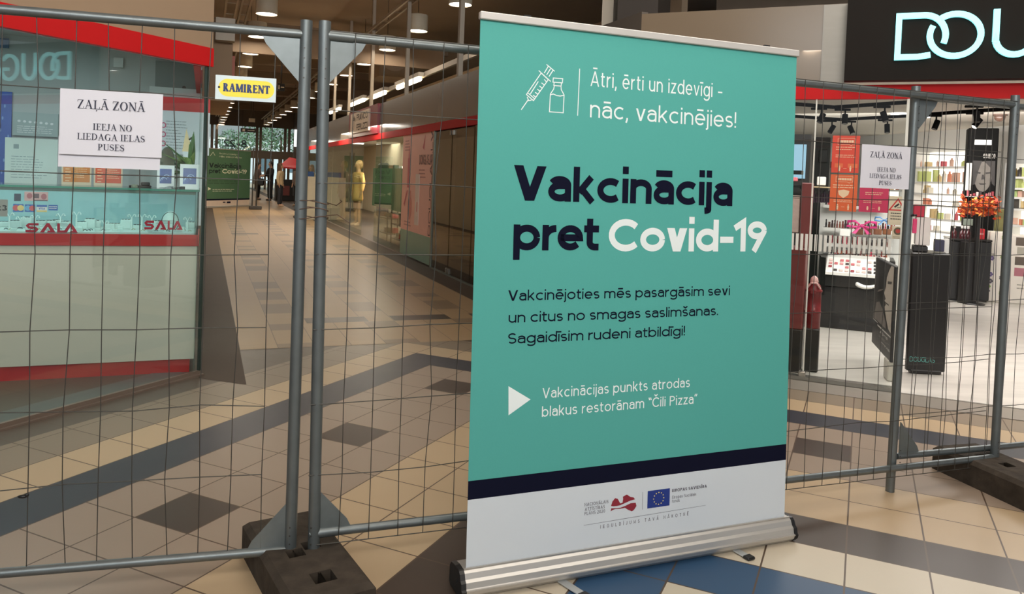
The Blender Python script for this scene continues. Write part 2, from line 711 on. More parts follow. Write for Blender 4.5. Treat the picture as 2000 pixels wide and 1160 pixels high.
def serif(ch, T=.15, t=.05):
    """(width, list of (points, stroke width)) of a roman capital with thick and thin strokes"""
    base = {'Ļ': 'L', 'Ā': 'A'}.get(ch, ch)
    S, W = [], .7
    st = lambda x0, z0, x1, z1, w: S.append(([(x0, z0), (x1, z1)], w))
    sf = lambda x, z, r=.15: S.append(([(x - r, z), (x + r, z)], t))
    lo, hi = t / 2, 1 - t / 2
    if base == 'I':
        W = .36
        st(.18, 0, .18, 1, T); sf(.18, lo, .17); sf(.18, hi, .17)
    elif base == 'L':
        W = .64
        st(.18, 0, .18, 1, T); sf(.18, hi, .17); st(.02, lo, .62, lo, t); st(.61, lo, .61, .26, t)
    elif base == 'E':
        W = .64
        st(.18, 0, .18, 1, T); st(.02, lo, .6, lo, t); st(.02, hi, .57, hi, t); st(.18, .52, .45, .52, t)
        st(.59, lo, .61, .24, t); st(.56, hi, .57, .78, t); st(.45, .42, .45, .62, t)
    elif base == 'A':
        W = .78
        st(.1, 0, .39, .98, t * 1.1); st(.37, 1.0, .66, 0, T); st(.2, .34, .56, .34, t); sf(.1, lo, .12); sf(.66, lo, .15)
    elif base == 'Z':
        W = .66
        st(.54, .97, .12, .03, T); st(.06, hi, .62, hi, t); st(.04, lo, .62, lo, t); st(.07, hi, .06, .76, t); st(.61, lo, .62, .26, t)
    elif base == 'N':
        W = .8
        st(.14, 0, .14, 1, t * 1.1); st(.13, .98, .66, .02, T); st(.67, 0, .67, 1, t * 1.1); sf(.14, lo, .13); sf(.1, hi, .12); sf(.67, hi, .13)
    elif base in 'OGDC':
        W = .8
        if base == 'D':
            st(.18, 0, .18, 1, T)
            st(.02, lo, .3, lo, t); st(.02, hi, .3, hi, t)
            S.append(('ring', .3, .5, .46, .5, T, t, -90, 90))
        elif base == 'O':
            S.append(('ring', .4, .5, .38, .51, T, t, 0, 360))
        else:
            S.append(('ring', .41, .5, .38, .51, T, t, 50, 310))
            st(.65, .05, .65, .45, T * .9); sf(.66, .44, .12); st(.67, .7, .67, .95, t)
    elif base == 'J':
        W = .46
        st(.28, .25, .28, 1, T); sf(.28, hi, .16); S.append((arc(.14, .2, .14, .19, 0, -150), t * 1.4))
    elif base == 'P':
        W = .62
        st(.18, 0, .18, 1, T); sf(.18, lo, .17); st(.02, hi, .34, hi, t); st(.18, .46, .34, .46, t)
        S.append(('ring', .32, .73, .28, .27, T, t, -90, 90))
    elif base == 'R':
        W = .72
        st(.18, 0, .18, 1, T); sf(.18, lo, .17); st(.02, hi, .34, hi, t); st(.18, .5, .34, .5, t)
        S.append(('ring', .32, .75, .27, .25, T, t, -90, 90)); st(.34, .5, .6, 0, T); sf(.62, lo, .1)
    elif base == 'M':
        W = .96
        st(.14, 0, .14, 1, t * 1.3); st(.16, .98, .47, .04, T); st(.47, .04, .78, .98, t * 1.3); st(.82, 0, .82, 1, T)
        sf(.14, lo, .13); sf(.82, lo, .15); sf(.11, hi, .11); sf(.85, hi, .11)
    elif base == 'T':
        W = .68
        st(.34, 0, .34, 1, T); sf(.34, lo, .17); st(.03, hi, .65, hi, t); st(.05, hi, .04, .74, t); st(.63, hi, .64, .74, t)
    elif base == 'S':
        W = .56
        S.append((arc(.27, .74, .19, .22, 40, 180), t * 1.3))
        S.append((arc(.27, .74, .19, .22, 180, 240) + [(.36, .46)] + arc(.28, .27, .2, .24, 40, -30), T))
        S.append((arc(.28, .27, .2, .24, -30, -150), t * 1.3))
        st(.47, .74, .46, .98, t); st(.07, .03, .07, .28, t)
    elif base == 'U':
        W = .78
        S.append(([(.18, 1), (.18, .3)] + arc(.4, .28, .22, .24, 180, 240), T))
        S.append((arc(.4, .28, .24, .25, 225, 360) + [(.64, 1)], t * 1.2))
        sf(.18, hi, .17); sf(.64, hi, .13)
    elif base == ' ':
        W = .26
    if ch == 'Ā':
        st(.22, 1.16, .56, 1.16, t * 1.3)
    if ch == 'Ļ':
        st(.34, -.08, .3, -.26, .08)
    return W, S

def put_serif(mb, s, x0, x1, zb, cap, y=0.0, T=.15, t=.05, track=.05):
    tw = sum(serif(c, T, t)[0] + track for c in s) - track
    k = (x1 - x0) / tw
    cx = 0
    for ch in s:
        W, S = serif(ch, T, t)
        for i, e in enumerate(S):
            yy = y - (i % 5) * .00012
            if e[0] == 'ring':
                _, rx0, rz0, rx, rz, wx, wz, a0, a1 = e
                mb.ring(x0 + (cx + rx0) * k, zb + rz0 * cap, rx * k, rz * cap, wx * k, wz * cap, yy, a0, a1)
            else:
                mb.stroke([(x0 + (cx + p[0]) * k, zb + p[1] * cap) for p in e[0]], e[1] * cap, yy)
        cx += W + track

def lines_block(mb, x0, x1, z0, z1, n, y=0.0, fill=.35, ragged=.35, seed=1):
    """rows of print too small to read"""
    r = random.Random(seed)
    st = (z1 - z0) / n
    for i in range(n):
        z = z1 - st * (i + .5)
        e = x1 - (x1 - x0) * ragged * r.random()
        x = x0
        while x < e:
            l = min(e - x, (x1 - x0) * r.uniform(.06, .2))
            mb.poly([(x, z - st * fill / 2), (x + l, z - st * fill / 2), (x + l, z + st * fill / 2), (x, z + st * fill / 2)], y)
            x += l + (x1 - x0) * .025

# ------------------------------------------------------------------ the building
DP = D1 * 6.53 + D2 * (-1.795)                 # corner between perfumery front and corridor front
DF = Frame(DP, D2)                             # perfumery front: x to the right, y into the shop
CR = Frame(DP, -CD)                            # corridor front on the right: x towards the viewer, y into the shops
SG = Frame((-2.19, 5.58, 0), D1)               # jeweller's glass front: x towards its corner, y into the shop
KF = Frame((-2.262, 5.644, 0), CQ)             # jeweller's counter: x to the right, y behind the counter

def floor_material(name, corridor=False):
    m = bpy.data.materials.new(name)
    m.use_nodes = True
    nt = m.node_tree
    N, L = nt.nodes, nt.links
    b = N['Principled BSDF']
    geo = N.new('ShaderNodeNewGeometry')

    def dot(v):
        n = N.new('ShaderNodeVectorMath')
        n.operation = 'DOT_PRODUCT'
        L.new(geo.outputs['Position'], n.inputs[0])
        n.inputs[1].default_value = v
        return n.outputs['Value']

    def mt(op, a, b_=None, c=None):
        n = N.new('ShaderNodeMath')
        n.operation = op
        for i, x in enumerate((a, b_, c)):
            if x is None:
                continue
            if isinstance(x, (int, float)):
                n.inputs[i].default_value = x
            else:
                L.new(x, n.inputs[i])
        return n.outputs[0]

    def mix(f, c0, c1):
        n = N.new('ShaderNodeMix')
        n.data_type = 'RGBA'
        L.new(f, n.inputs[0])
        for i, c in ((6, c0), (7, c1)):
            if isinstance(c, tuple):
                n.inputs[i].default_value = c
            else:
                L.new(c, n.inputs[i])
        return n.outputs[2]

    nz = N.new('ShaderNodeTexNoise')
    nz.inputs['Scale'].default_value = 7
    nz.inputs['Detail'].default_value = 6
    L.new(geo.outputs['Position'], nz.inputs['Vector'])
    if corridor:
        u = mt('DIVIDE', mt('SUBTRACT', dot(CQ), .004), .3045)
        v = mt('DIVIDE', mt('SUBTRACT', dot(CD), 7.8), .295)
    else:
        bb = dot(D2)
        aa = mt('ADD', dot(D1), mt('MULTIPLY', bb, .015))
        u = mt('DIVIDE', mt('SUBTRACT', 5.598, aa), .2985)
        v = mt('DIVIDE', mt('ADD', bb, 3.366), .306)
    fu, fv = mt('FLOOR', u), mt('FLOOR', v)
    gw = .0105 if corridor else .0115
    gu = mt('LESS_THAN', mt('ABSOLUTE', mt('SUBTRACT', mt('FRACT', mt('ADD', u, .5)), .5)), gw)
    gv = mt('LESS_THAN', mt('ABSOLUTE', mt('SUBTRACT', mt('FRACT', mt('ADD', v, .5)), .5)), gw * (.45 if corridor else 1))
    grout = mt('MAXIMUM', mt('MULTIPLY', gu, .75), mt('MULTIPLY', gv, .3)) if corridor else mt('MAXIMUM', gu, gv)
    wn = N.new('ShaderNodeTexWhiteNoise')
    wn.noise_dimensions = '2D'
    cb = N.new('ShaderNodeCombineXYZ')
    L.new(fu, cb.inputs[0])
    L.new(fv, cb.inputs[1])
    L.new(cb.outputs[0], wn.inputs['Vector'])
    TAN, PINK, LIGHT = lin((180, 156, 125)), lin((148, 130, 114)), lin((197, 184, 164))
    DARK, NAVY, BLUE, GREY = lin((66, 54, 46)), lin((50, 52, 60)), lin((50, 78, 108)), lin((132, 117, 100))
    if corridor:
        col = lin((166, 137, 103))
        m3 = mt('LESS_THAN', mt('ABSOLUTE', mt('SUBTRACT', mt('MODULO', fu, 3.0), 2.0)), .5)
        row = mt('GREATER_THAN', mt('FRACT', mt('MULTIPLY', fv, .3333)), .6)
        sel = mt('MULTIPLY', m3, mt('MULTIPLY', row, mt('GREATER_THAN', wn.outputs['Value'], .3)))
        col = mix(sel, col, lin((132, 110, 86)))
        # two short dark bars across the corridor mouth, and one much farther in
        def rng(x, a, b_):
            return mt('MULTIPLY', mt('GREATER_THAN', x, a), mt('LESS_THAN', x, b_))
        lq, ll = dot(CQ), dot(CD)
        cols = mt('LESS_THAN', mt('FRACT', mt('DIVIDE', mt('SUBTRACT', lq, .97), .87)), .7)
        bars = mt('MULTIPLY', mt('MULTIPLY', rng(ll, 7.8, 8.07), cols), rng(lq, .97, 2.9))
        bars = mt('MAXIMUM', bars, mt('MULTIPLY', rng(ll, 18.5, 18.8), rng(lq, .6, 1.18)))
        col = mix(bars, col, DARK)
    else:
        k = mt('MINIMUM', u, v)
        fk = mt('FLOOR', k)
        col = TAN

        def band(a, b_, c, col):
            f = mt('MULTIPLY', mt('GREATER_THAN', k, a), mt('LESS_THAN', k, b_))
            return mix(f, col, c)
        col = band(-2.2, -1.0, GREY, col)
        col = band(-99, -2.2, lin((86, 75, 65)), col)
        col = band(0, 1, NAVY, col)
        col = band(1, 4, PINK, col)
        grout = mt('MULTIPLY', grout, mt('SUBTRACT', 1.0, mt('MULTIPLY', mt('GREATER_THAN', k, .02), mt('LESS_THAN', k, .98))))
        dm = mt('MULTIPLY', mt('COMPARE', fk, 2.0, .1), mt('COMPARE', mt('MODULO', mt('FLOOR', mt('MAXIMUM', u, v)), 4.0), 2.0, .1))
        col = mix(dm, col, DARK)
        col = band(6, 7, DARK, col)
        col = band(7, 8, LIGHT, col)
        col = band(8, 9, BLUE, col)
        col = band(9, 99, LIGHT, col)
    # per-tile tone and clouding
    hsv = N.new('ShaderNodeHueSaturation')
    L.new(col, hsv.inputs['Color'])
    L.new(mt('ADD', .92, mt('ADD', mt('MULTIPLY', wn.outputs['Value'], .05), mt('MULTIPLY', nz.outputs['Fac'], .08))), hsv.inputs['Value'])
    col = mix(grout, hsv.outputs[0], lin((84, 66, 52)))
    L.new(col, b.inputs['Base Color'])
    L.new(mt('ADD', .3, mt('MULTIPLY', nz.outputs['Fac'], .05)), b.inputs['Roughness'])
    b.inputs['Specular IOR Level'].default_value = .25
    return m

hall_floor_mat = floor_material('hall_tiles')
corr_floor_mat = floor_material('corridor_tiles', True)
dark_tile = pm('dark_border_tile', (78, 66, 57), .5, var=.1, spec=.12)

mb = MB()
mb.add([(-45, -12, 0), (16, -12, 0), (16, 75, 0), (-45, 75, 0)], [(0, 1, 2, 3)])
z = .0015
mb.m = 1
mb.add([cor(6.75, .308, z), cor(6.75, 3.06, z), cor(60, 3.06, z), cor(60, .308, z)], [(0, 1, 2, 3)], world=True)
mb.m = 2
mb.add([cor(5.9, .0, z), cor(5.65, .308, z), cor(60, .308, z), cor(60, -.2, z)], [(0, 1, 2, 3)], world=True)
mb.add([cor(6.9, 3.06, z), cor(5.9, 3.42, z), cor(60, 3.42, z), cor(60, 3.06, z)], [(0, 1, 2, 3)], world=True)
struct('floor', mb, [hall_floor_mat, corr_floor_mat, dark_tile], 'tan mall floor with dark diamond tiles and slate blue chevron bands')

# shop floors
shop_floor = pm('pale_streaked_floor', (196, 190, 182), .3, var=.3, scale=2.2, stretch=(.7, 3.2, 1))
mb = MB(DF)
mb.box(-.25, 6.5, 0.0, 13.4, -.02, .006)
struct('floor_perfumery', mb, shop_floor, 'pale grey streaked floor of the perfumery')
mb = MB(DF)
mb.m = 0
mb.box(1.15, 2.06, -.03, .05, .006, .035)
mb.box(.0, 1.15, -.03, .05, .006, .035)
struct('trim_1', mb, pm('threshold_metal', (150, 146, 138), .3, .8), 'pale metal sill under the perfumery glass')
mb = MB(DF)
mb.box(-.1, 6.0, -.34, -.03, -.01, .004)
struct('trim_2', mb, pm('grey_border_tile', (132, 124, 114), .3, var=.06), 'grey border tiles along the perfumery front')

tan_wall = pm('tan_fascia', (150, 126, 102), .6, var=.04)
red_band = pm('red_band', (188, 28, 30), .6, var=.04, spec=.15)
dark_red = pm('dark_red_band', (150, 26, 30), .4, var=.05)
fascia_mat = pm('glossy_taupe_fascia', (118, 102, 84), .22, var=.05, scale=2, spec=.5)
fascia_corr = pm('taupe_corridor_fascia', (98, 90, 83), .2, var=.1, scale=2, spec=.6)
alu = pm('brushed_aluminium', (138, 133, 125), .45, .4, var=.08, scale=3, stretch=(1, 1, 9))
dark_grey = pm('dark_grey', (46, 42, 39), .6)
ceil_dark = pm('dark_ceiling', (172, 157, 141), .8, var=.12, scale=1.2)
shop_white = pm('white_wall', (226, 224, 218), .6, var=.03)
g_front = glass('front_glass', (248, 250, 249), .02)
g_jewel = glass('jeweller_glass', (244, 250, 249), .06)
g_green = glass('green_case_glass', (238, 249, 247), .045)

# ceiling and roof steel
mb = MB(Frame((0, 0, 0), CQ))
mb.box(-26, 26, -14, 58, 5.62, 5.8)
struct('ceiling', mb, ceil_dark, 'dark brown mall ceiling above the pendants')

# perfumery front: taupe fascia, red band, glass
mb = MB(DF)
mb.box(0, 1.605, 0, .06, 2.30, 2.93)
struct('wall_front', mb, fascia_mat, 'glossy taupe fascia left of the black sign')
mb = MB(DF)
mb.box(1.44, 1.612, -.012, 0, 2.32, 2.925)
struct('trim_3', mb, alu, 'brushed metal strip at the edge of the black sign')
mb = MB(DF)
mb.box(0, 6.5, -.015, .05, 2.2, 2.305)
struct('trim_4', mb, red_band, 'red band above the perfumery glass')
mb = MB(CR)
mb.box(-10.62, 0, 0, .06, 2.33, 2.95)
mb.box(-26, -14.15, 0, .06, 2.33, 2.95)
struct('wall_right', mb, fascia_corr, 'taupe fascia over the corridor shops')
mb = MB(CR)
mb.box(-26, 0, -.02, .05, 2.2, 2.325)
struct('trim_5', mb, red_band, 'red band over the corridor shop windows')

def pane(name, fr, x0, x1, z0, z1, mat, label, y=0.0, th=.01):
    m = MB(fr)
    m.box(x0, x1, y, y + th, z0, z1)
    return struct(name, m, mat, label)

pane('window_1', DF, .02, 1.418, .035, 2.2, g_front, 'glass pane of the perfumery beside the banner')
pane('window_2', DF, 1.424, 2.055, .035, 2.2, g_front, 'glass pane of the perfumery carrying the orange posters')
jt = pm('pale_silicone_joint', (214, 212, 202), .4)
mb = MB(DF)
mb.box(1.416, 1.426, -.004, .014, .03, 2.2)
struct('trim_6', mb, jt, 'pale joint between two perfumery panes')
mb = MB(DF)
mb.box(2.05, 2.075, -.01, .03, .0, 2.2)
mb.box(2.052, 2.072, -.02, -.01, .0, .16)
struct('trim_7', mb, jt, 'pale upright at the perfumery entrance')
mb = MB(DF)
mb.bbox(1.385, 1.44, -.03, .04, .03, .075, .006)
struct('trim_8', mb, pm('polished_fitting', (205, 200, 192), .15, .9), 'polished glass clamp at the foot of the pane')

# corridor windows on the right; dark glass doors nearest, then the pink poster pane, then the shoe shop
door_glass = glass('dark_door_glass', (190, 182, 170), .09)
shop_glass = glass('shop_glass', (240, 246, 240), .035)
frame_dark = pm('dark_frame', (52, 50, 46), .4, .3)
pane('window_3', CR, -4.3, -.05, .03, 2.2, door_glass, 'dark glass of the closed corridor unit')
for i, (a, b) in enumerate(((-6.27, -5.36), (-5.34, -4.32))):
    t = thing('door_%d' % (i + 1), ('dark glass door leaf beside the pink poster', 'dark glass door leaf next to the banner edge')[i], 'door', CR.w((a + b) / 2, 0, 0))
    t['kind'] = 'structure'
    m = MB(CR)
    m.box(a + .01, b - .01, 0, .012, .03, 2.18)
    part('glass_leaf', m, door_glass, t)
    m = MB(CR)
    x = b - .07 if i == 0 else a + .03
    m.bbox(x, x + .05, -.02, .03, .03, .11, .005)
    m.bbox(x, x + .05, -.02, .03, 2.1, 2.17, .005)
    part('patch_fitting', m, pm('steel_fitting', (150, 148, 142), .3, .9), t)
mb = MB(CR)
mb.box(-6.33, -6.275, -.015, .03, 0, 2.2)
mb.box(-6.27, -.05, -.015, .03, 0, .025)
struct('trim_9', mb, pm('grey_green_frame', (120, 128, 120), .35, .5), 'metal edge between pink poster and dark doors')
pane('window_4', CR, -8.5, -6.34, .03, 2.2, shop_glass, 'corridor pane carrying the pink poster', y=.02)
pane('window_5', CR, -8.92, -8.52, .03, 2.2, shop_glass, 'narrow corridor pane left of the pink poster')
pane('window_6', CR, -10.92, -8.94, .03, 2.2, shop_glass, 'shoe shop pane in front of the shelves')
pane('window_7', CR, -17.0, -12.35, .03, 2.2, shop_glass, 'shoe shop pane with the mannequins')
pane('window_8', CR, -26, -17.1, .03, 2.2, shop_glass, 'far run of corridor shop glass')
# shop interiors on the right
mb = MB(CR)
mb.box(-26, -8.2, 2.6, 2.7, 0, 2.6)
mb.box(-26.1, -26, 0, 2.7, 0, 2.95)
struct('wall_shoe_shop', mb, pm('warm_shop_wall', (226, 212, 190), .7, var=.06), 'warm back wall inside the shoe shop')
mb = MB(CR)
mb.box(-8.4, -8.3, .2, 2.6, 0, 2.6)
struct('wall_partition', mb, shop_white, 'white partitions inside the shoe shop')
mb = MB(CR)
mb.box(-26, -8.2, .06, 2.6, 2.52, 2.58)
struct('ceiling_shoe_shop', mb, shop_white, 'white ceiling inside the shoe shop')
mb = MB(CR)
mb.box(-8.2, -1.0, .95, 1.05, 0, 2.5)
struct('wall_closed_unit', mb, pm('brown_back_wall', (168, 148, 122), .6), 'dim back wall of the closed corridor unit')
mb = MB(CR)
mb.box(-8.2, -.6, .06, 1.05, 2.5, 2.56)
struct('ceiling_closed_unit', mb, dark_grey, 'dark ceiling of the closed corridor unit')
# roof of the shop row and the dark void behind
mb = MB(CR)
mb.box(-60, -9, 8.6, 8.7, 0, 5.62)
struct('wall_void', mb, pm('dark_void_wall', (60, 52, 46), .8), 'dark back wall above the shop row')

# jeweller's shop: glass, red band, tan fascia, sill, interior
pane('window_9', SG, -3.2, 0.0, .04, 2.2, g_jewel, 'tinted glass front of the jeweller')
mb = MB(SG)
mb.box(-3.2, .03, -.02, .04, 2.205, 2.335)
struct('trim_10', mb, red_band, 'red band over the jeweller glass')
mb = MB(SG)
mb.box(-3.2, .03, -.01, .2, 2.335, 5.6)
struct('wall_left', mb, tan_wall, 'tan wall above the jeweller red band')
mb = MB(SG)
mb.box(-3.2, .01, -.03, .03, 0, .012)
mb.box(-3.2, .0, -.005, .02, .012, .035)
struct('trim_11', mb, pm('worn_sill', (120, 104, 92), .35, .4), 'thin metal sill under the jeweller glass')
mb = MB(SG)
mb.box(-3.2, -.02, .03, .3, .0, .003)
struct('trim_12', mb, pm('slate_strip', (92, 94, 92), .35), 'slate strip just inside the jeweller glass')
mb = MB(SG)
mb.box(-.014, .0, -.006, .016, .035, 2.2)
struct('trim_13', mb, pm('dark_green_edge', (38, 52, 46), .3), 'dark glass edge at the jeweller corner')
side = Frame(cor(5.98, -.03), CD)
mb = MB(side)
mb.box(0.02, 4.2, 0, .01, .04, 2.2)
struct('window_10', mb, g_green, 'side glass of the jeweller along the corridor')
mb = MB(side)
mb.box(4.2, 46, .0, .1, 0, 2.6)
mb.m = 1
mb.box(.05, 46, .002, .06, 2.205, 2.335)
mb.m = 2
mb.box(.05, 46, .002, .06, 2.335, 5.6)
struct('wall_side', mb, [ pm('side_shop_wall', (176, 156, 130), .6), red_band, tan_wall], 'left corridor wall beyond the jeweller')
mb = MB(KF)
mb.box(-4.6, -.02, 2.3, 2.4, 0, 2.7)
struct('wall_jeweller', mb, pm('jeweller_back_wall', (168, 178, 176), .6, var=.04), 'grey back wall inside the jeweller shop')
mb = MB(KF)
mb.box(-4.6, -.02, -.1, 2.4, 2.62, 2.7)
struct('ceiling_jeweller', mb, pm('jeweller_ceiling', (190, 196, 192), .6), 'pale ceiling inside the jeweller shop')
area('jeweller_light', KF.w(-1.2, .9, 2.55), KF.w(-1.2, .9, 0), 1.6, 26, (.9, .98, 1.0), .5)
area('jeweller_front_light', KF.w(-1.6, -.55, 2.4), KF.w(-1.5, -.2, 0), .9, 12, (1.0, .95, .86), .4)

# perfumery shell
BW0, BW1 = floor_at(1500, 279), floor_at(2000, 243)
b0, b1 = DP + D2 * -.6 + D1 * 11.0, DP + D2 * 6.0 + D1 * 4.9
b0 = DP + D2 * .4 + D1 * 12.9
b1 = DP + D2 * 5.4 + D1 * 5.6
BWF = Frame(b0, (b1 - b0))                     # back wall: x to the right
BWL = (b1 - b0).length
mb = MB(BWF)
mb.box(-.5, BWL + 1, 0, .1, 0, 2.62)
struct('wall_perfumery_back', mb, shop_white, 'white back wall of the perfumery')
mb = MB(DF)
mb.box(-.3, -.2, .1, 13.5, 0, 2.62)
struct('wall_perfumery_side', mb, pm('charcoal_wall', (70, 66, 62), .6), 'charcoal side wall of the perfumery')
mb = MB(DF)
mb.box(-.3, 6.5, .06, 13.5, 2.62, 2.7)
struct('ceiling_perfumery', mb, pm('perfumery_ceiling', (226, 218, 206), .7, var=.04), 'pale grey ceiling of the perfumery')
area('perfumery_light', DF.w(2.6, 1.5, 2.58), DF.w(2.6, 1.5, 0), 3.6, 170, (1.0, .97, .93), 1.8)
area('perfumery_light_deep', DF.w(2.2, 5.6, 2.5), DF.w(2.45, 7.6, .2), 3.0, 150, (1.0, .97, .93), 1.2)
area('shoe_shop_light', CR.w(-10.3, 1.1, 2.5), CR.w(-10.3, 1.1, 0), 3.0, 150, (1.0, .92, .8), 1.2)
area('shoe_shop_light_far', CR.w(-14.6, 1.1, 2.5), CR.w(-14.6, 1.1, 0), 3.6, 170, (1.0, .86, .66), 1.2)
area('shoe_shop_light_deep', CR.w(-21, 1.1, 2.5), CR.w(-21, 1.1, 0), 7, 200, (1.0, .9, .75), 1.2)

# far end of the corridor: glazed wall with doors, daylight and trees beyond
EF = Frame(cor(58, 0), CQ)
ex = lambda px, py, n=0.0: EF.at(px, py, n)
frame_end = pm('dark_end_frame', (104, 90, 76), .6)
zb = ex(545, 296)[1]
zt = ex(500, 248)[1]
mb = MB(EF)
mb.box(-6, 12, -.05, .05, zt, 5.62)
mb.box(-6, 12, -.08, .08, zb - .55, zb)
for px in (397, 414, 423, 502, 509, 557, 565, 590, 640):
    x = ex(px, 270)[0]
    mb.box(x - .09, x + .09, -.06, .06, 0, zt)
for px in (518, 532, 545, 578):
    x = ex(px, 330)[0]
    mb.box(x - .07, x + .07, -.06, .06, 0, zb)
struct('wall_end', mb, frame_end, 'dark framed end wall of the corridor')
mb = MB(EF)
mb.box(-6, 12, .0, .02, 0, zt)
struct('window_11', mb, glass('end_glass', (232, 240, 238)), 'end glazing of the corridor')
mb = MB(EF)
mb.box(ex(572, 300)[0], ex(640, 300)[0], -.4, -.1, 0, 5.6)
struct('wall_end_pier', mb, pm('grey_pier', (104, 96, 88), .6), 'grey pier beside the end doors')
mb = MB(EF)
mb.box(-22, 30, .1, 40, -.06, -.02)
struct('floor_outside', mb, pm('pale_paving', (170, 170, 168), .8), 'bright paving outside the end doors')

# ------------------------------------------------------------------ wire fence panels in their concrete feet
galv = pm('galvanised_steel', (114, 120, 121), .42, .7, var=.22, scale=14)
galv_plate = pm('galvanised_plate', (128, 135, 136), .45, .7, var=.25, scale=12)
wire_mat = pm('wire_steel', (86, 84, 80), .45, .7, var=.12)
FA = Vector((-.755, 2.805, 0))
FB = Vector((-.69, 2.805, 0))
FD = Vector((2.60, 4.10, 0))
LF = Frame(FA - Vector((.966, .259, 0)) * 3.5, Vector((.966, .259, 0)))       # left panel, x = 3.5 at its right post
MF = Frame(FB, FD - FB)
ML = (FD - FB).length
FC = Vector((1.982, 3.905, 0))
RF = Frame(FC, FD - FB)

def fence_panel(fr, L, label, post0=True, post1=True, lean0=0, lean1=0, foot0=.015, foot1=.015, ztop=2.03, rt=1.98, rb0=.18, rb1=.15,
                mesh_y=-.019, gus0=True, gus1=True, seed=3, lo=0.0, hi=None, rows=(1.715, 1.457, 1.2, .932, .665, .398), wav=.004, holes=True, over=True):
    hi = L if hi is None else hi
    t = thing('wire_fence', label, 'fence', fr.w((lo + hi) / 2, 0, 0), 'mobile wire fence panels')
    for x, on, ln, ft, s in ((0, post0, lean0, foot0, 1), (L, post1, lean1, foot1, -1)):
        if on:
            m = MB(fr)
            m.tube([(x + ln, 0, ft), (x, 0, ztop)], .0213, 18)
            if holes:
                for k in range(4):
                    for zz in (1.93 - .035 * k, .12 + .03 * k):
                        m.m = 1
                        m.tube([(x + s * .004, -.0205, zz), (x + s * .004, -.0222, zz)], .003, 8)
            part('post', m, [galv, wire_mat], t)
    for nm, z0, z1 in (('top_rail', rt, rt), ('bottom_rail', rb0, rb1)):
        m = MB(fr)
        m.tube([(lo, 0, z0), ((lo + hi) / 2, 0, (z0 + z1) / 2 + .002), (hi, 0, z1)], .0165, 14)
        if over:
            for x in (lo + .012,):
                m.tube([(x, 0, z0), (x + .09, 0, z0)], .0185, 14)
        part(nm, m, galv, t)
    for x, on, s in ((lo, gus0, 1), (hi, gus1, -1)):
        if on:
            for zc, zs in ((rt - .012, -1), ((rb0 if s > 0 else rb1) + .012, 1)):
                m = MB(fr)
                m.prism([(x + s * .018, zc), (x + s * .15, zc), (x + s * .135, zc + zs * .03), (x + s * .018, zc + zs * .16)], -.003, .003)
                part('corner_gusset', m, galv_plate, t)
    m = MB(fr)
    r = random.Random(seed)
    n = int(round((hi - lo) / .1065))
    z1, z0 = rt + (.016 if over else -.012), min(rb0, rb1) - .02
    for i in range(1, n):
        x = lo + (hi - lo) * i / n
        zb_ = rb0 + (rb1 - rb0) * (x - lo) / (hi - lo) - (.035 if over else -.01)
        path = []
        zz = [z1] + list(rows) + [zb_]
        kink = r.random() < .3
        for k, q in enumerate(zz):
            path.append((x + r.uniform(-wav, wav) * (2.5 if kink else 1), mesh_y + r.uniform(-.003, .003), q))
        m.tube(path, .0017, 5, False)
    if over:
        m.tube([(lo + .02, mesh_y, z1), (hi, mesh_y, z1)], .002, 5, False)
        m.tube([(lo + .02, mesh_y, rb0 - .035), (hi, mesh_y, rb1 - .035)], .002, 5, False)
    for q in rows:
        path = []
        for i in range(0, n + 1, 2):
            x = lo + (hi - lo) * i / n
            path.append((x, mesh_y + .003, q + r.uniform(-.004, .004) * (1 if q > .7 else 1.8) - (.03 if rb1 < rb0 else 0) * (x - lo) / (hi - lo) * (1.2 - q) / 1.2))
        path[0] = (lo - .01, mesh_y, path[0][2])
        m.tube(path, .0019, 5, False)
        if on:
            m.tube([(lo, -.0225, q), (lo + .001, -.0225, q + .001)], .002, 5)
    part('wire_mesh', m, wire_mat, t)
    return t

fence_panel(LF, 3.5, 'wire fence panel in front of the jeweller, carrying the yellow rental plate', post0=True, lean1=0, over=False, gus0=True, rb0=.12, rb1=.12, seed=5, rows=(1.74, 1.455, 1.19, .93, .655, .4), mesh_y=.0)
fence_panel(MF, ML, 'wire fence panel standing directly behind the teal roll-up banner', lean0=.02, rb0=.18, rb1=.125, seed=11, gus1=False, foot1=.02, rows=(1.715, 1.457, 1.2, .932, .665, .398))
fence_panel(RF, 3.5, 'wire fence panel at the perfumery, overlapping behind its neighbour', rb0=.175, rb1=.08, seed=23, lean0=-.03, foot0=0.0, wav=.012, mesh_y=.0, over=False, rows=(1.7, 1.44, 1.19, .95, .66, .385))

# wire ties between the two nearest posts and at the far post
tie = pm('tie_wire', (96, 74, 62), .5, .5)
m = MB(WORLD)
P0, P1 = Vector((-.755, 2.805, 0)), Vector((-.682, 2.805, 0))
for z in (1.385, 1.36, 1.33):
    path = []
    for k in range(25):
        a = 2 * pi * k / 24
        path.append((-.7185 + .062 * cos(a), 2.805 + .025 * sin(a), z + .006 * sin(2 * a + z * 40)))
    m.tube(path, .0017, 5, False)
m.tube([(-.655, 2.785, 1.385), (-.62, 2.77, 1.378), (-.6, 2.765, 1.393), (-.606, 2.76, 1.398)], .0017, 5)
m.tube([(-.66, 2.785, 1.34), (-.615, 2.77, 1.345), (-.57, 2.765, 1.318)], .0017, 5)
solo('tie_wire', m, tie, 'rusty tie wire wound round the two posts left of the banner', 'wire')
m = MB(RF)
x, z = RF.at(1771, 420)
m.lathe(0, 0, [(.0235, z - .006), (.0255, z - .006), (.0255, z + .006), (.0235, z + .006)], 16, False)
m.box(.02, .05, -.003, .003, z - .004, z + .004)
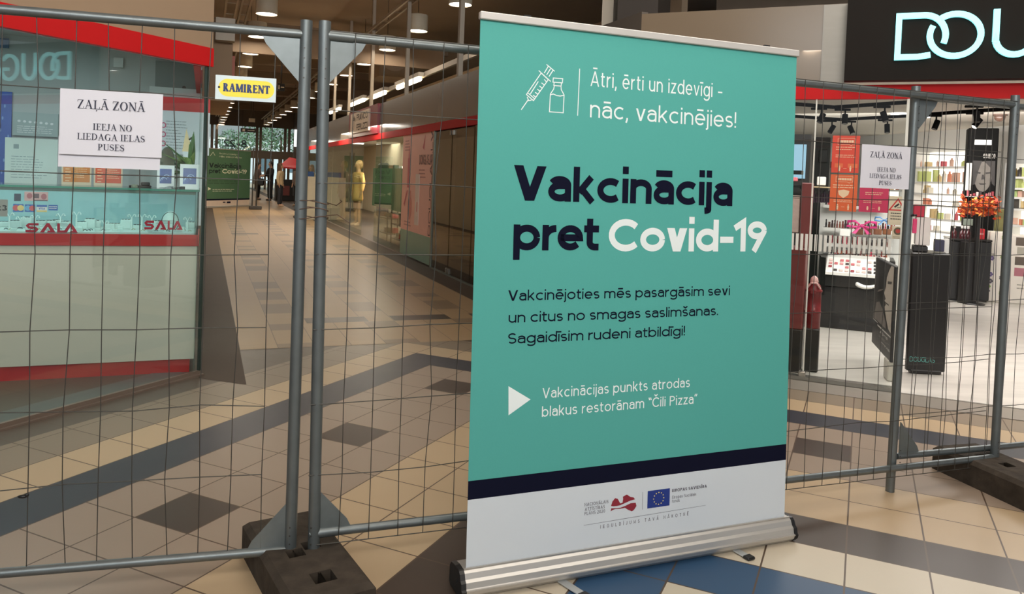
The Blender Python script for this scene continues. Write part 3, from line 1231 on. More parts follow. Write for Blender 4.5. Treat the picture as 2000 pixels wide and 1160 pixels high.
solo('cable_tie', m, pm('black_plastic', (22, 22, 24), .4), 'black cable tie on the fence post by the perfumery notice', 'cable tie')
# dark clip twisted on the lower wire, far left
x, z = LF.at(46, 968)
m = MB(LF)
m.ball((x, -.006, z), .017, .008, .006, 8, 6)
m.ball((x + .012, -.008, z + .005), .007, .006, .006, 8, 6)
solo('wire_clip', m, pm('black_plastic', (22, 22, 24), .4), 'small dark clip on the lower wire of the jeweller fence', 'clip')

conc = pm('worn_dark_concrete', (64, 56, 48), .9, var=.65, scale=16, bump=.8, spec=.2)

def fence_foot(c, d, L, W, H, label, holes):
    fr = Frame((c[0], c[1], 0), Vector((d[0], d[1], 0)))
    t = thing('fence_block', label, 'fence block', (c[0], c[1], 0), 'concrete feet of the fence')
    # body as a grid so that the sockets are real holes
    xs = [-L / 2, -L / 2 + .02]
    xs += sorted(sum([[h[0] - h[2], h[0] + h[2]] for h in holes], []))
    xs += [L / 2 - .02, L / 2]
    ys = [-W / 2, -W / 2 + .02] + sorted(set(sum([[h[1] - h[3], h[1] + h[3]] for h in holes], []))) + [W / 2 - .02, W / 2]
    m = MB(fr)
    zt = lambda x, y: H - (.02 if abs(abs(x) - L / 2) < 1e-6 or abs(abs(y) - W / 2) < 1e-6 else 0)
    for i in range(len(xs) - 1):
        for j in range(len(ys) - 1):
            xc, yc = (xs[i] + xs[i + 1]) / 2, (ys[j] + ys[j + 1]) / 2
            a, b, c_, d_ = (xs[i], ys[j]), (xs[i + 1], ys[j]), (xs[i + 1], ys[j + 1]), (xs[i], ys[j + 1])
            if any(abs(xc - h[0]) < h[2] and abs(yc - h[1]) < h[3] for h in holes):
                for p, q in ((a, b), (b, c_), (c_, d_), (d_, a)):
                    m.add([(p[0], p[1], H), (q[0], q[1], H), (q[0], q[1], .03), (p[0], p[1], .03)], [(0, 1, 2, 3)])
                m.add([(*a, .03), (*b, .03), (*c_, .03), (*d_, .03)], [(0, 1, 2, 3)])
            else:
                m.add([(p[0], p[1], zt(*p)) for p in (a, b, c_, d_)], [(0, 1, 2, 3)])
    x0, x1, y0, y1 = -L / 2, L / 2, -W / 2, W / 2
    zz = H - .02
    for p, q in (((x0, y0), (x1, y0)), ((x1, y0), (x1, y1)), ((x1, y1), (x0, y1)), ((x0, y1), (x0, y0))):
        m.add([(*p, 0), (*q, 0), (*q, zz), (*p, zz)], [(0, 1, 2, 3)])
    part('concrete_body', m, conc, t)
    return t

fd = Vector((.52, -.854, 0))
fence_foot((-.70, 2.79), fd, .66, .29, .13, 'dark concrete fence foot left of the teal banner', [(-.025, .03, .03, .03), (.012, -.036, .03, .03), (.215, .0, .038, .038)])
fence_foot((2.584, 3.971), (.27, -.963, 0), .66, .29, .13, 'dark concrete fence foot at the right picture side before the perfumery', [(-.128, -.016, .03, .03), (.0, .0, .03, .03), (.21, .0, .036, .036)])

# ------------------------------------------------------------------ paper notices and the rental plate on the fence
paper = pm('white_paper', (216, 214, 222), .6, var=.02)
ink = pm('navy_ink', (38, 40, 62), .6)

def notice(fr, corners, label, y, sheet2=None, bend=.004):
    """corners: photo points tl, tr, br, bl"""
    P = [fr.at(*c, y) for c in corners]
    x0 = (P[0][0] + P[3][0]) / 2
    x1 = (P[1][0] + P[2][0]) / 2
    z1 = (P[0][1] + P[1][1]) / 2
    z0 = (P[2][1] + P[3][1]) / 2
    t = thing('paper_notice', label, 'notice', fr.w((x0 + x1) / 2, y, z0), 'paper entrance notices')
    m = MB(fr)
    n = 12
    for i in range(n):
        for a in range(1):
            u0, u1 = i / n, (i + 1) / n
            f = lambda u: y - .004 - bend * sin(pi * u * 2.2)
            for dy in (0, .0006):
                m.add([(x0 + (x1 - x0) * u0, f(u0) + dy, z0), (x0 + (x1 - x0) * u1, f(u1) + dy, z0), (x0 + (x1 - x0) * u1, f(u1) + dy, z1), (x0 + (x1 - x0) * u0, f(u0) + dy, z1)], [(0, 1, 2, 3)])
    part('sheet', m, paper, t)
    if sheet2:
        m = MB(fr)
        m.box(x0 - .004, x1 - .006, y + .004, y + .005, z0 - sheet2, z0 + .06)
        part('under_sheet', m, paper, t)
    w, h = x1 - x0, z1 - z0
    yy = y - .0052 - bend
    for s, u0, u1, v, c in (('ZAĻĀ ZONĀ', .165, .825, .29, .135), ('IEEJA NO', .32, .70, .61, .1), ('LIEDAGA IELAS', .17, .83, .765, .1), ('PUSES', .37, .63, .92, .1)):
        m = MB(fr)
        put_serif(m, s, x0 + w * u0, x0 + w * u1, z1 - h * v, h * c, yy)
        part('lettering', m, ink, t, 'navy serif lettering')
    return t

notice(LF, ((118, 172), (319, 185), (316, 308), (116, 301)), 'white ZAĻĀ ZONĀ notice on the fence before the jeweller', -.006, .042, .0015)
notice(MF, ((1684, 278), (1780, 291), (1770, 371), (1677, 365)), 'white ZAĻĀ ZONĀ notice on the fence before the perfumery', -.026, None, .0015)

xa, za = LF.at(422, 146)
xb_, zb2 = LF.at(540, 155)
_, zc = LF.at(421, 193)
_, zd = LF.at(540, 202)
z1, z0 = (za + zb2) / 2, (zc + zd) / 2
t = thing('rental_plate', 'white plate with yellow oval hung on the fence above the corridor', 'sign', LF.w((xa + xb_) / 2, -.008, z0))
m = MB(LF)
m.box(xa, xb_, -.012, -.006, z0, z1)
part('plate', m, pm('pale_blue_plate', (214, 228, 232), .35), t)
m = MB(LF)
cx, cz, w, h = (xa + xb_) / 2 + .002, (z0 + z1) / 2, (xb_ - xa), (z1 - z0)
r = h * .36
m.poly([(cx + s * (w * .46 - r) + r * cos(radians(a)), cz + r * sin(radians(a))) for s, A in ((1, range(-90, 91, 10)), (-1, range(90, 271, 10))) for a in A], -.0125)
part('yellow_oval', m, pm('plate_yellow', (250, 224, 70), .35), t, 'yellow oval')
m = MB(LF)
put_serif(m, 'RAMIRENT', cx - w * .385, cx + w * .385, cz - h * .16, h * .34, -.0132, .24, .115)
part('lettering', m, pm('plate_navy', (28, 50, 104), .4), t, 'navy slab lettering')
m = MB(LF)
m.disc(xa + .012, cz, .004, .004, -.0126, 12)
part('hole', m, pm('black_plastic', (22, 22, 24), .4), t)

# ------------------------------------------------------------------ the teal roll-up banner
L0, R0 = Vector((-.114, 2.766, .09)), Vector((1.217, 3.311, .09))
L1 = Vector((-.128, 2.829, 2.07))
BN = Frame(L0, R0 - L0, ey=None)
_ez = (L1 - L0) - BN.ex * (L1 - L0).dot(BN.ex)
BN = Frame(L0, R0 - L0, _ez)
BW = (R0 - L0).length
bp = lambda px, py: BN.at(px, py)
BH = bp(944, 35)[1]
teal = pm('banner_teal', (82, 164, 155), .6, var=.03, scale=160, spec=.2)
navy = pm('banner_navy', (16, 18, 38), .7, var=.05, spec=.08)
bwhite = pm('banner_white', (208, 214, 220), .5, var=.02)
twhite = pm('banner_text_white', (236, 244, 244), .5, var=.01)
banner = thing('roll_up_banner', 'large teal vaccination roll-up banner standing before the fence', 'banner', (L0 + R0) / 2 - Vector((0, 0, .09)))
zs = [-.02, bp(914, 981)[1], bp(917, 943)[1], BH]
zs[1] = (bp(914, 981)[1] + bp(1529, 895)[1]) / 2
zs[2] = (bp(917, 943)[1] + bp(1528, 865)[1]) / 2
m = MB(BN)
for i, mi in ((0, 2), (1, 1), (2, 0)):
    m.m = mi
    m.box(0, BW, 0, .0012, zs[i], zs[i + 1])
panel = part('graphic_panel', m, [teal, navy, bwhite], banner)

def btext(name, mat, specs, label=None):
    for s, xl, xr, px, py, cap, wt, tr in specs:
        m = MB(BN)
        put_text(m, s, bp(*xl)[0], bp(*xr)[0], bp(px, py)[1], cap, wt, -.0008, 0, tr)
        part(name, m, mat, panel, label)

def caph(p0, p1):
    return abs(bp(*p1)[1] - bp(*p0)[1])

c1 = caph((1155, 169), (1156, 144))
btext('slogan_lettering', twhite, [
    ('Ātri, ērti un izdevīgi –', (1153, 168), (1411, 183), 1153, 168, c1 * 1.17, .1, .12),
    ('nāc, vakcinējies!', (1152, 230), (1437, 244), 1152, 229, c1 * 1.33, .11, .14)], 'white slogan lettering')
cv = caph((1020, 391), (1020, 321))
btext('headline_lettering', navy, [
    ('Vakcinācija', (1002, 392), (1430, 400), 1003, 391, cv * .98, .205, .07),
    ('pret', (1002, 490), (1168, 490), 1003, 489, cv * .98, .205, .07)], 'navy headline lettering')
btext('white_headline_lettering', twhite, [('Covid-19', (1188, 491), (1496, 492), 1240, 491, cv * .96, .205, .07)], 'white headline lettering')
cp = caph((1003, 588), (1003, 567))
btext('paragraph_lettering', navy, [
    ('Vakcinējoties mēs pasargāsim sevi', (992, 588), (1425, 580), 993, 587.5, cp * .98, .138, .13),
    ('un citus no smagas saslimšanas.', (993, 632), (1402, 624), 993, 630.5, cp * .98, .138, .13),
    ('Sagaidīsim rudeni atbildīgi!', (992, 672), (1337, 664), 993, 671.5, cp * .98, .138, .13)], 'navy paragraph lettering')
cb = caph((1062, 779), (1062, 759))
btext('venue_lettering', twhite, [
    ('Vakcinācijas punkts atrodas', (1059, 779), (1347, 758), 1059, 778, cb, .115, .14),
    ('blakus restorānam “Čili Pizza”', (1058, 815), (1361, 788), 1059, 814, cb, .115, .14)], 'white venue lettering')
m = MB(BN)
m.poly([bp(993, 754), bp(1036, 780), bp(993, 811)], -.0008)
part('arrow_mark', m, twhite, panel, 'white triangle')
m = MB(BN)
m.stroke([bp(1132, 134), bp(1128, 226)], .0035, -.0008)
part('divider_rule', m, twhite, panel, 'thin white rule')
# syringe and vial, drawn in outline
m = MB(BN)
K = lambda *pp: [bp(*p) for p in pp]
lw = .0036
cw = 920 / 2000 * 0
sc = lambda x, y: (920 + x * .34, y * .34)
for pts, cl in (
        ([(433, 370), (480, 410)], False), ([(443, 381), (420, 420)], False), ([(471, 403), (447, 440)], False), ([(456, 395), (434, 430)], False),
        ([(388, 405), (457, 468)], False), ([(402, 420), (318, 543), (358, 578), (443, 458)], True),
        ([(328, 535), (365, 568)], False), ([(322, 556), (330, 578), (347, 575)], False), ([(330, 570), (288, 630)], False),
        ([(386, 468), (340, 540)], False),
        ([(432, 470), (420, 456)], False), ([(420, 488), (404, 476)], False), ([(408, 506), (392, 494)], False), ([(396, 524), (380, 512)], False), ([(384, 542), (368, 530)], False), ([(372, 558), (356, 547)], False),
        ([(472, 448), (526, 452), (524, 476), (470, 472)], True), ([(477, 474), (475, 490), (517, 494), (519, 478)], False),
        ([(478, 492), (474, 512), (455, 540), (450, 642), (529, 648), (534, 545), (518, 516), (516, 495)], True),
        ([(455, 545), (472, 540), (490, 548), (512, 552), (533, 547)], False)):
    m.stroke([bp(*sc(*p)) for p in pts], lw, -.0008, 0, cl)
part('syringe_and_vial_icon', m, twhite, panel, 'white outline of a syringe and a vial')
# funding emblems in the white foot of the banner
maroon = pm('emblem_maroon', (138, 32, 50), .5)
sc2 = lambda x, y: (860 + x * .35, 820 + y * .35)
m = MB(BN)
m.poly([bp(*sc2(*p)) for p in ((952, 480), (960, 455), (975, 436), (990, 440), (1003, 465), (1016, 462), (1020, 440), (1018, 428), (1040, 416), (1062, 430), (1078, 432), (1086, 443), (1060, 450), (1025, 466), (1003, 476), (985, 480), (965, 482))], -.0008)
m.poly([bp(*sc2(*p)) for p in ((950, 510), (953, 493), (985, 492), (1003, 490), (1030, 480), (1062, 464), (1090, 462), (1094, 480), (1080, 502), (1068, 510), (1045, 500), (1030, 490), (1003, 496), (975, 497), (962, 502))], -.0008)
part('country_emblem', m, maroon, panel, 'maroon map emblem')
m = MB(BN)
fx0, fz1 = bp(*sc2(1157, 397))
fx1, fz0 = bp(*sc2(1278, 480))
_, fz0b = bp(*sc2(1157, 494))
fz0 = (bp(*sc2(1157, 494))[1] + bp(*sc2(1278, 477))[1]) / 2
fz1 = (bp(*sc2(1157, 397))[1] + bp(*sc2(1278, 381))[1]) / 2
m.poly([(fx0, fz0), (fx1, fz0), (fx1, fz1), (fx0, fz1)], -.0008)
m.m = 1
for k in range(12):
    a = pi / 6 * k
    cx_, cz_ = (fx0 + fx1) / 2 + .0235 * cos(a), (fz0 + fz1) / 2 + .0235 * sin(a)
    m.poly([(cx_ + (.0036 if j % 2 == 0 else .0015) * sin(pi / 5 * j), cz_ + (.0036 if j % 2 == 0 else .0015) * cos(pi / 5 * j)) for j in range(10)], -.0012)
part('flag_emblem', m, [pm('flag_blue', (28, 52, 130), .5), pm('flag_star', (236, 214, 120), .5)], panel, 'blue flag with a ring of yellow stars')
gtxt = pm('emblem_grey', (92, 88, 98), .5)
m = MB(BN)
for s, a, b, wt, cap, tr in (('NACIONĀLAIS', (804, 482), (937, 466), .13, .0125, .2), ('ATTĪSTĪBAS', (806, 508), (917, 494), .13, .0125, .2), ('PLĀNS 2020', (804, 532), (918, 520), .13, .0125, .2),
                             ('EIROPAS SAVIENĪBA', (1293, 403), (1486, 379), .2, .0122, .16), ('Eiropas Sociālais', (1293, 440), (1427, 420), .11, .012, .14), ('fonds', (1292, 462), (1335, 456), .11, .012, .14),
                             ('IEGULDĪJUMS TAVĀ NĀKOTNĒ', (892, 606), (1384, 527), .13, .0135, .75)):
    put_text(m, s, bp(*sc2(*a))[0], bp(*sc2(*b))[0], bp(*sc2(*a))[1], cap, wt, -.0008, 0, tr)
m.stroke([bp(*sc2(800, 588)), bp(*sc2(1480, 476))], .0012, -.0008)
m.stroke([bp(*sc2(1129, 402)), bp(*sc2(1127, 500))], .0012, -.0008)
part('funding_lettering', m, gtxt, panel, 'small grey funding lettering')
# top rail with clips
m = MB(BN)
m.bbox(-.004, BW + .006, -.012, .012, BH - .006, BH + .022, .003)
part('top_rail', m, pm('silver_rail', (206, 202, 198), .35, .35), banner)
for px, py in ((1031, 42), (1499, 101)):
    x = bp(px, py)[0]
    m = MB(BN)
    m.box(x - .014, x + .014, .001, .014, BH + .022, BH + .03)
    part('rail_clip', m, pm('black_plastic', (22, 22, 24), .4), banner)
# cassette
BC = Frame(L0 - Vector((0, 0, .09)), R0 - L0)
silver = pm('anodised_silver', (196, 193, 189), .38, .7, var=.06, scale=3, stretch=(1, 1, 30))
prof = [(-.012, .096), (-.004, .098), (.03, .098), (.075, .09), (.09, .07), (.092, .012), (.08, .004), (-.03, .004), (-.046, .02), (-.05, .036), (-.044, .042), (-.04, .062), (-.03, .07), (-.022, .088)]
m = MB(BC)
n = len(prof)
xL, xR = -.012, BW + .016
v = [(xL, p[0], p[1]) for p in prof] + [(xR, p[0], p[1]) for p in prof]
m.add(v, [(i, (i + 1) % n, (i + 1) % n + n, i + n) for i in range(n)] + [tuple(range(n)), tuple(range(2 * n - 1, n - 1, -1))])
m.box(xL, xR, -.0535, -.046, .0345, .039)
m.box(xL, xR, -.0135, -.008, .0965, .1015)
cas = part('cassette', m, silver, banner)
for xx, s in ((xL, -1), (xR, 1)):
    m = MB(BC)
    v = [(xx, p[0] * 1.06, p[1] * 1.02 - .001) for p in prof] + [(xx + s * .018, p[0] * 1.03, p[1] * .99) for p in prof]
    m.add(v, [(i, (i + 1) % n, (i + 1) % n + n, i + n) for i in range(n)] + [tuple(range(n)), tuple(range(2 * n - 1, n - 1, -1))])
    m.tube([(xx + s * .018, .01, .05), (xx + s * .021, .01, .05)], .008, 12)
    part('end_cap', m, pm('black_plastic', (22, 22, 24), .4), banner)
for pn, pf in (((1076, 1124), (1136, 1163)), ((1404, 1058), (1458, 1089))):
    a = floor_at(*pn)
    b = floor_at(*pf)
    d = (b - a).normalized()
    fr = Frame(a, d)
    Lf = (b - a).length
    m = MB(fr)
    m.bbox(-.12, Lf, -.017, .017, .003, .009, .002)
    ft = part('foot', m, pm('foot_silver', (196, 198, 198), .35, .5), banner)
    m = MB(fr)
    m.bbox(Lf - .004, Lf + .03, -.02, .02, .0, .013, .004)
    part('foot_tip', m, pm('black_plastic', (22, 22, 24), .4), ft)

# ------------------------------------------------------------------ jeweller: counter, display and what stands on it
kx = lambda px, py, n=0.0: KF.at(px, py, n)
cream = pm('counter_cream', (206, 197, 182), .3, var=.03)
counter_red = pm('counter_red', (186, 40, 40), .4, var=.05)
bed_white = pm('display_white', (240, 244, 244), .5, var=.02)
counter = thing('jewellery_counter', 'cream and red jewellery counter with a glass display case on top', 'counter', KF.w(-1.2, .3, 0))
m = MB(KF)
m.box(-2.6, -.03, .02, .55, 0, .1)
part('plinth', m, counter_red, counter, 'red plinth')
m = MB(KF)
m.box(-2.6, 0, 0, .58, .1, .92)
part('front_panel', m, cream, counter)
m = MB(KF)
m.box(-2.6, .012, -.012, .59, .92, 1.0)
part('red_band', m, counter_red, counter, 'red band')
m = MB(KF)
m.box(-2.58, -.012, .012, .57, 1.0, 1.012)
part('display_bed', m, bed_white, counter)
m = MB(KF)
m.box(-2.6, .005, -.003, .003, 1.0, 1.312)
part('front_glass', m, g_green, counter)
m = MB(KF)
m.box(-.003, .004, .003, .58, 1.0, 1.312)
m.box(-.02, .006, -.004, .006, 1.0, 1.312)
part('side_glass', m, g_green, counter)
m = MB(KF)
m.box(-2.6, .01, -.006, .585, 1.312, 1.322)
part('top_glass', m, g_green, counter)
m = MB(KF)
m.box(-2.6, -.02, .56, .57, 1.012, 1.31)
part('rear_panel', m, pm('pale_teal_panel', (166, 194, 200), .4), counter)
m = MB(KF)
m.box(-2.55, -.03, .02, .03, 1.296, 1.304)
part('light_strip', m, em('case_light', (240, 255, 255), 80), counter)
m = MB(KF)
m.box(-2.58, -.015, .008, .014, 1.288, 1.311)
part('light_profile', m, alu, counter)
m = MB(KF)
m.box(-2.6, .01, -.0075, -.004, 1.31, 1.324)
part('glass_edge', m, pm('green_glass_edge', (70, 140, 122), .2), counter, 'green glass edge')
# maker's name on the case glass
lm = pm('logo_maroon', (172, 26, 52), .45)
for (xl, xr, yb_, cap, z0l), nm in (((50, 152, 456, .062, 0), 'logo'), ((282, 357, 447, .064, 0), 'logo')):
    m = MB(KF)
    x0, zb_ = kx(xl, yb_ + 1)
    x1, _ = kx(xr, yb_)
    n = -.0055
    w = x1 - x0
    zb_ = max(zb_, 1.008)
    for i, (a, b) in enumerate(((0, .25), (.27, .57), (.6, .75), (.71, 1.0))):
        X = lambda u: x0 + w * (a + (b - a) * u)
        Z = lambda u: zb_ + cap * u
        if i == 0:
            m.stroke([(X(.98), Z(.87)), (X(.25), Z(.87)), (X(.13), Z(.72)), (X(.25), Z(.52)), (X(.72), Z(.5)), (X(.86), Z(.32)), (X(.72), Z(.13)), (X(0), Z(.13))], cap * .25, n)
        elif i == 2:
            m.poly([(X(0), Z(0)), (X(0), Z(1)), (X(.36), Z(1)), (X(.36), Z(.24)), (X(.95), Z(.24)), (X(.95), Z(0))], n)
        else:
            m.poly([(X(0), Z(0)), (X(.42), Z(1)), (X(.6), Z(1)), (X(.5), Z(.64)), (X(.26), Z(0))], n)
            m.poly([(X(.5), Z(.64)), (X(.6), Z(1)), (X(1), Z(0)), (X(.45), Z(0)), (X(.52), Z(.2)), (X(.66), Z(.2))], n)
    m.m = 1
    for k in range(5):
        m.stroke([(x0 + w * (.28 + .02 * k), zb_ + cap * (.95 + .09 * k - .3)), (x0 + w * (.86 - .02 * k), zb_ + cap * (1.0 + .09 * k - .3))], cap * .022, n + .0003)
        m.stroke([(x0 + w * (.1 if k % 2 else .6), zb_ - cap * (.08 + .07 * k)), (x0 + w * (.5 if k % 2 else .98), zb_ - cap * (.05 + .07 * k))], cap * .022, n + .0003)
    part('maroon_logo', m, [lm, pm('logo_line', (70, 40, 52), .5)], counter, 'maroon lettering on the case glass')

# stickers on the case glass
def sticker(x0p, y0p, x1p, y1p, mat, label, extra=None, cat='sticker', group=None):
    x0, z1 = kx(x0p, y0p)
    x1, z0 = kx(x1p, y1p)
    t = thing('glass_sticker', label, cat, KF.w((x0 + x1) / 2, -.004, z0), group)
    m = MB(KF)
    m.box(x0, x1, -.0045, -.0035, z0, z1)
    part('backing', m, mat, t)
    if extra:
        m = MB(KF)
        mats = extra(m, x0, x1, z0, z1, -.0050)
        part('print', m, mats, t)
    return t

def two_circles(c0, c1):
    def f(m, x0, x1, z0, z1, y):
        r = (z1 - z0) * .36
        cx, cz = (x0 + x1) / 2, (z0 + z1) / 2
        m.disc(cx - r * .7, cz, r, r, y)
        m.m = 1
        m.disc(cx + r * .7, cz, r, r, y - .0002)
        return [c0, c1]
    return f

cr, cy, cbl = pm('sticker_red', (206, 96, 96), .4), pm('sticker_yellow', (226, 206, 130), .4), pm('sticker_light_blue', (110, 176, 216), .4)
sblue = pm('sticker_blue', (58, 104, 178), .4)
GS = 'payment stickers on the jewellery case'
sticker(26, 398, 46, 414, sblue, 'blue payment sticker with red and yellow circles on the case', two_circles(cr, cy), group=GS)
sticker(49, 399, 69, 414, sblue, 'blue payment sticker with light blue and pink circles on the case', two_circles(cbl, cr), group=GS)
def stripe_card(m, x0, x1, z0, z1, y):
    h = z1 - z0
    m.box(x0, x1, y, y + .0002, z1 - h * .28, z1)
    m.m = 1
    m.box(x0, x1, y, y + .0002, z0, z0 + h * .22)
    m.m = 0
    put_text(m, 'VISA', x0 + (x1 - x0) * .2, x1 - (x1 - x0) * .2, z0 + h * .34, h * .3, .2, y)
    return [sblue, cy]
sticker(72, 400, 92, 414, pm('sticker_white', (222, 226, 226), .4), 'white payment sticker with a blue stripe on the case', stripe_card, group=GS)
def amex(m, x0, x1, z0, z1, y):
    lines_block(m, x0 + .003, x1 - .003, z0 + .008, z1 - .006, 2, y, .5, .1, 4)
    return [pm('sticker_white', (222, 226, 226), .4)]
sticker(95, 400, 113, 411, sblue, 'plain blue payment sticker right of the striped one', amex, group=GS)
sticker(28, 378, 41, 393, pm('sticker_dark', (70, 76, 92), .4), 'small dark square sticker above the payment stickers', None)
def pink_pic(m, x0, x1, z0, z1, y):
    w, h = x1 - x0, z1 - z0
    m.disc(x0 + w * .22, z0 + h * .55, w * .12, h * .3, y)
    m.disc(x0 + w * .82, z0 + h * .5, w * .12, h * .32, y)
    m.m = 1
    m.box(x0 + w * .38, x1 - w * .02, y, y + .0002, z0, z0 + h * .14)
    m.box(x0 + w * .38, x0 + w * .62, y, y + .0002, z0 + h * .3, z0 + h * .8)
    return [pm('sticker_rose', (176, 112, 118), .4), pm('sticker_dusk', (112, 92, 98), .4)]
sticker(48, 374, 94, 393, pm('sticker_pink', (208, 172, 170), .4), 'wide pinkish picture sticker above the payment stickers', pink_pic)
def num(m, x0, x1, z0, z1, y):
    put_text(m, '23', x0 + .02, x1 - .004, z0 + (z1 - z0) * .35, (z1 - z0) * .32, .22, y)
    return [pm('sticker_ink', (34, 32, 30), .4)]
sticker(-16, 389, 15, 423, pm('sticker_grey', (148, 146, 138), .4), 'grey square sticker with black digits at the left picture edge', num)

# jewellery stands in the case
wht = pm('stand_white', (238, 242, 242), .35, var=.02)
def ystand(px, py, h, label, n=.25):
    x, z = kx(px, py, n)
    o = KF.w(x, n, 1.012)
    t = thing('earring_stand', label, 'jewellery stand', o, 'white jewellery stands in the case')
    fr = Frame(o, KF.ex)
    m = MB(fr)
    m.lathe(0, 0, [(.018, 0), (.018, .004), (.006, .008), (.005, h)], 12)
    part('post', m, wht, t)
    m = MB(fr)
    m.tube([(-.026, 0, h + .018), (-.016, 0, h + .024), (0, 0, h - .004), (.016, 0, h + .024), (.026, 0, h + .018)], .004, 8)
    m.ball((-.026, 0, h + .01), .006, .004, .006, 8, 6)
    m.ball((.026, 0, h + .01), .006, .004, .006, 8, 6)
    part('arms', m, wht, t)
for i, (px, py, h) in enumerate(((18, 440, .085), (40, 440, .06), (68, 440, .07), (118, 440, .085), (149, 440, .1), (204, 438, .04), (257, 440, .09), (277, 440, .09), (296, 440, .085), (366, 440, .075))):
    ystand(px, py, h, '%s white jewellery stand from the left in the display case' % ('first second third fourth fifth sixth seventh eighth ninth tenth'.split()[i]))
x, z = kx(333, 420, .3)
o = KF.w(x, .32, 1.012)
t = thing('necklace_bust', 'white necklace bust behind the right-hand maroon lettering', 'jewellery stand', o)
fr = Frame(o, KF.ex)
m = MB(fr)
m.ball((0, 0, .055), .062, .05, .085, 16, 10)
m.lathe(0, 0, [(.06, 0), (.06, .008), (.04, .02)], 18)
part('bust', m, wht, t)
m = MB(fr)
m.tube([(.058 * cos(radians(a)), -.05 - .004, .06 + .075 * sin(radians(a))) for a in range(-60, 241, 15)], .003, 6)
part('dark_necklace', m, pm('dark_beads', (60, 70, 76), .3, .4), t)
r = random.Random(4)
gem = [pm('trinket_%s' % n, c, .3, .5) for n, c in (('silver', (200, 204, 206)), ('dark', (70, 74, 80)), ('gold', (206, 186, 140)))]
for i in range(46):
    px = r.uniform(5, 372)
    if 120 < px < 150:
        px += 40
    n = r.uniform(.06, .2)
    x, z = kx(px, 445, n)
    o = KF.w(x, n, 1.012)
    m = MB(Frame(o, KF.ex))
    if i % 3 == 0:
        m.bbox(-.018, .018, -.014, .014, 0, r.uniform(.012, .035), .003)
        solo('ring_box', m, wht, 'small white ring cushion on the bed of the display case', 'ring cushion', 'white ring cushions in the case')
    else:
        m.tube([(.011 * cos(a * pi / 5), .006 * sin(a * pi / 5), .006 + .008 * sin(a * pi / 5) ** 2) for a in range(11)], .0022, 6)
        solo('bracelet', m, gem[i % 3], 'small bracelet lying on the bed of the display case', 'bracelet', 'bracelets in the case')

for i in range(16):
    px = (8, 30, 52, 80, 100, 112, 126, 160, 176, 186, 214, 232, 246, 270, 310, 372)[i]
    n = r.uniform(.3, .46)
    x, z = kx(px, 445, n)
    m = MB(Frame(KF.w(x, n, 1.012), KF.ex))
    h_ = r.uniform(.03, .075)
    m.bbox(-.035, .035, -.03, .03, 0, h_, .004)
    m.m = 1
    for k in range(3):
        m.box(-.028 + .02 * k, -.014 + .02 * k, -.02, .018, h_, h_ + .004)
    solo('display_riser', m, [wht, gem[1]], 'white riser with small dark pieces at the back of the display case', 'riser', 'white risers in the display case')

# cards, papers and gadgets on the case top
TOP = 1.322
def card(name, x0p, x1p, ytop, n, mats, label, cat, draw, lean=.0, th=.004, zbase=TOP, group=None):
    x0, z1 = kx(x0p, ytop, n)
    x1, _ = kx(x1p, ytop, n)
    t = thing(name, label, cat, KF.w((x0 + x1) / 2, n, zbase), group)
    fr = Frame(KF.w(x0, n, zbase), KF.ex, Vector((0, 0, 1)) + KF.ey * lean)
    m = MB(fr)
    h = (z1 - zbase)
    m.box(0, x1 - x0, 0, th, 0, h)
    part('board', m, mats, t)
    if lean > .1:
        m = MB(fr)
        m.quad((.3 * (x1 - x0), th, h * .8), (.7 * (x1 - x0), th, h * .8), (.7 * (x1 - x0), th + h * .3, .03 * h), (.3 * (x1 - x0), th + h * .3, .03 * h))
        part('strut', m, mats, t)
    if draw:
        m = MB(fr)
        ms = draw(m, x1 - x0, h, -.0008)
        part('print', m, ms, t)
    return t
blue_pic = pm('blue_picture', (70, 84, 140), .4, var=.5, scale=30)
def pic(m, w, h, y):
    m.box(w * .16, w * .84, y, y + .0004, h * .2, h * .84)
    m.m = 1
    for k in range(3):
        m.ring(w * (.4 + .08 * k), h * (.34 + .06 * k), w * .2, h * .13, .004, .004, y - .0003, 20, 200)
    return [blue_pic, pm('picture_pale', (170, 190, 220), .4)]
wcard = pm('white_card', (226, 228, 232), .5)
card('picture_card', 352, 390, 319, .2, wcard, 'leaning white card with a blue picture at the counter corner', 'picture card', pic, .22, .006)
card('picture_card', 307, 341, 322, .34, wcard, 'smaller white card with a blue picture beside the oval mirror', 'picture card', pic, .1, .006)
def orange(c, big):
    def f(m, w, h, y):
        m.box(w * .05, w * .95, y, y + .0004, h * .12, h * .98)
        m.m = 1
        for k in range(5):
            m.box(w * .12, w * (.26 + .05 * (k % 2)), y - .0003, y, h * (.16 + .13 * k), h * (.19 + .13 * k))
        lines_block(m, w * .4, w * .9, h * .3, h * .75, 5, y - .0003, .25, .4, big)
        m.m = 2
        m.box(w * .4, w * .72, y - .0004, y, h * .76, h * .97)
        return [c, pm('print_cream', (226, 196, 160), .5), pm('print_sand', (196, 164, 120), .5)]
    return f
board = pm('card_beige', (206, 188, 164), .5)
card('offer_card', 121, 179, 316, .5, board, 'amber offer card on the case top below the notice', 'offer card', orange(pm('amber', (192, 116, 52), .5), 3))
card('offer_card', 184, 240, 318, .5, board, 'red-orange offer card on the case top below the notice', 'offer card', orange(pm('red_orange', (200, 82, 52), .5), 9))
grey_doc = pm('grey_paper', (178, 192, 190), .5)
def doc(seed):
    def f(m, w, h, y):
        lines_block(m, w * .12, w * .85, h * .1, h * .62, 9, y, .22, .4, seed)
        m.box(w * .16, w * .26, y, y + .0003, h * .76, h * .86)
        return [pm('print_grey', (120, 136, 140), .5)]
    return f
card('document_sheet', 10, 113, 268, .52, grey_doc, 'large pale document sheet at the left of the case top', 'document', doc(2))
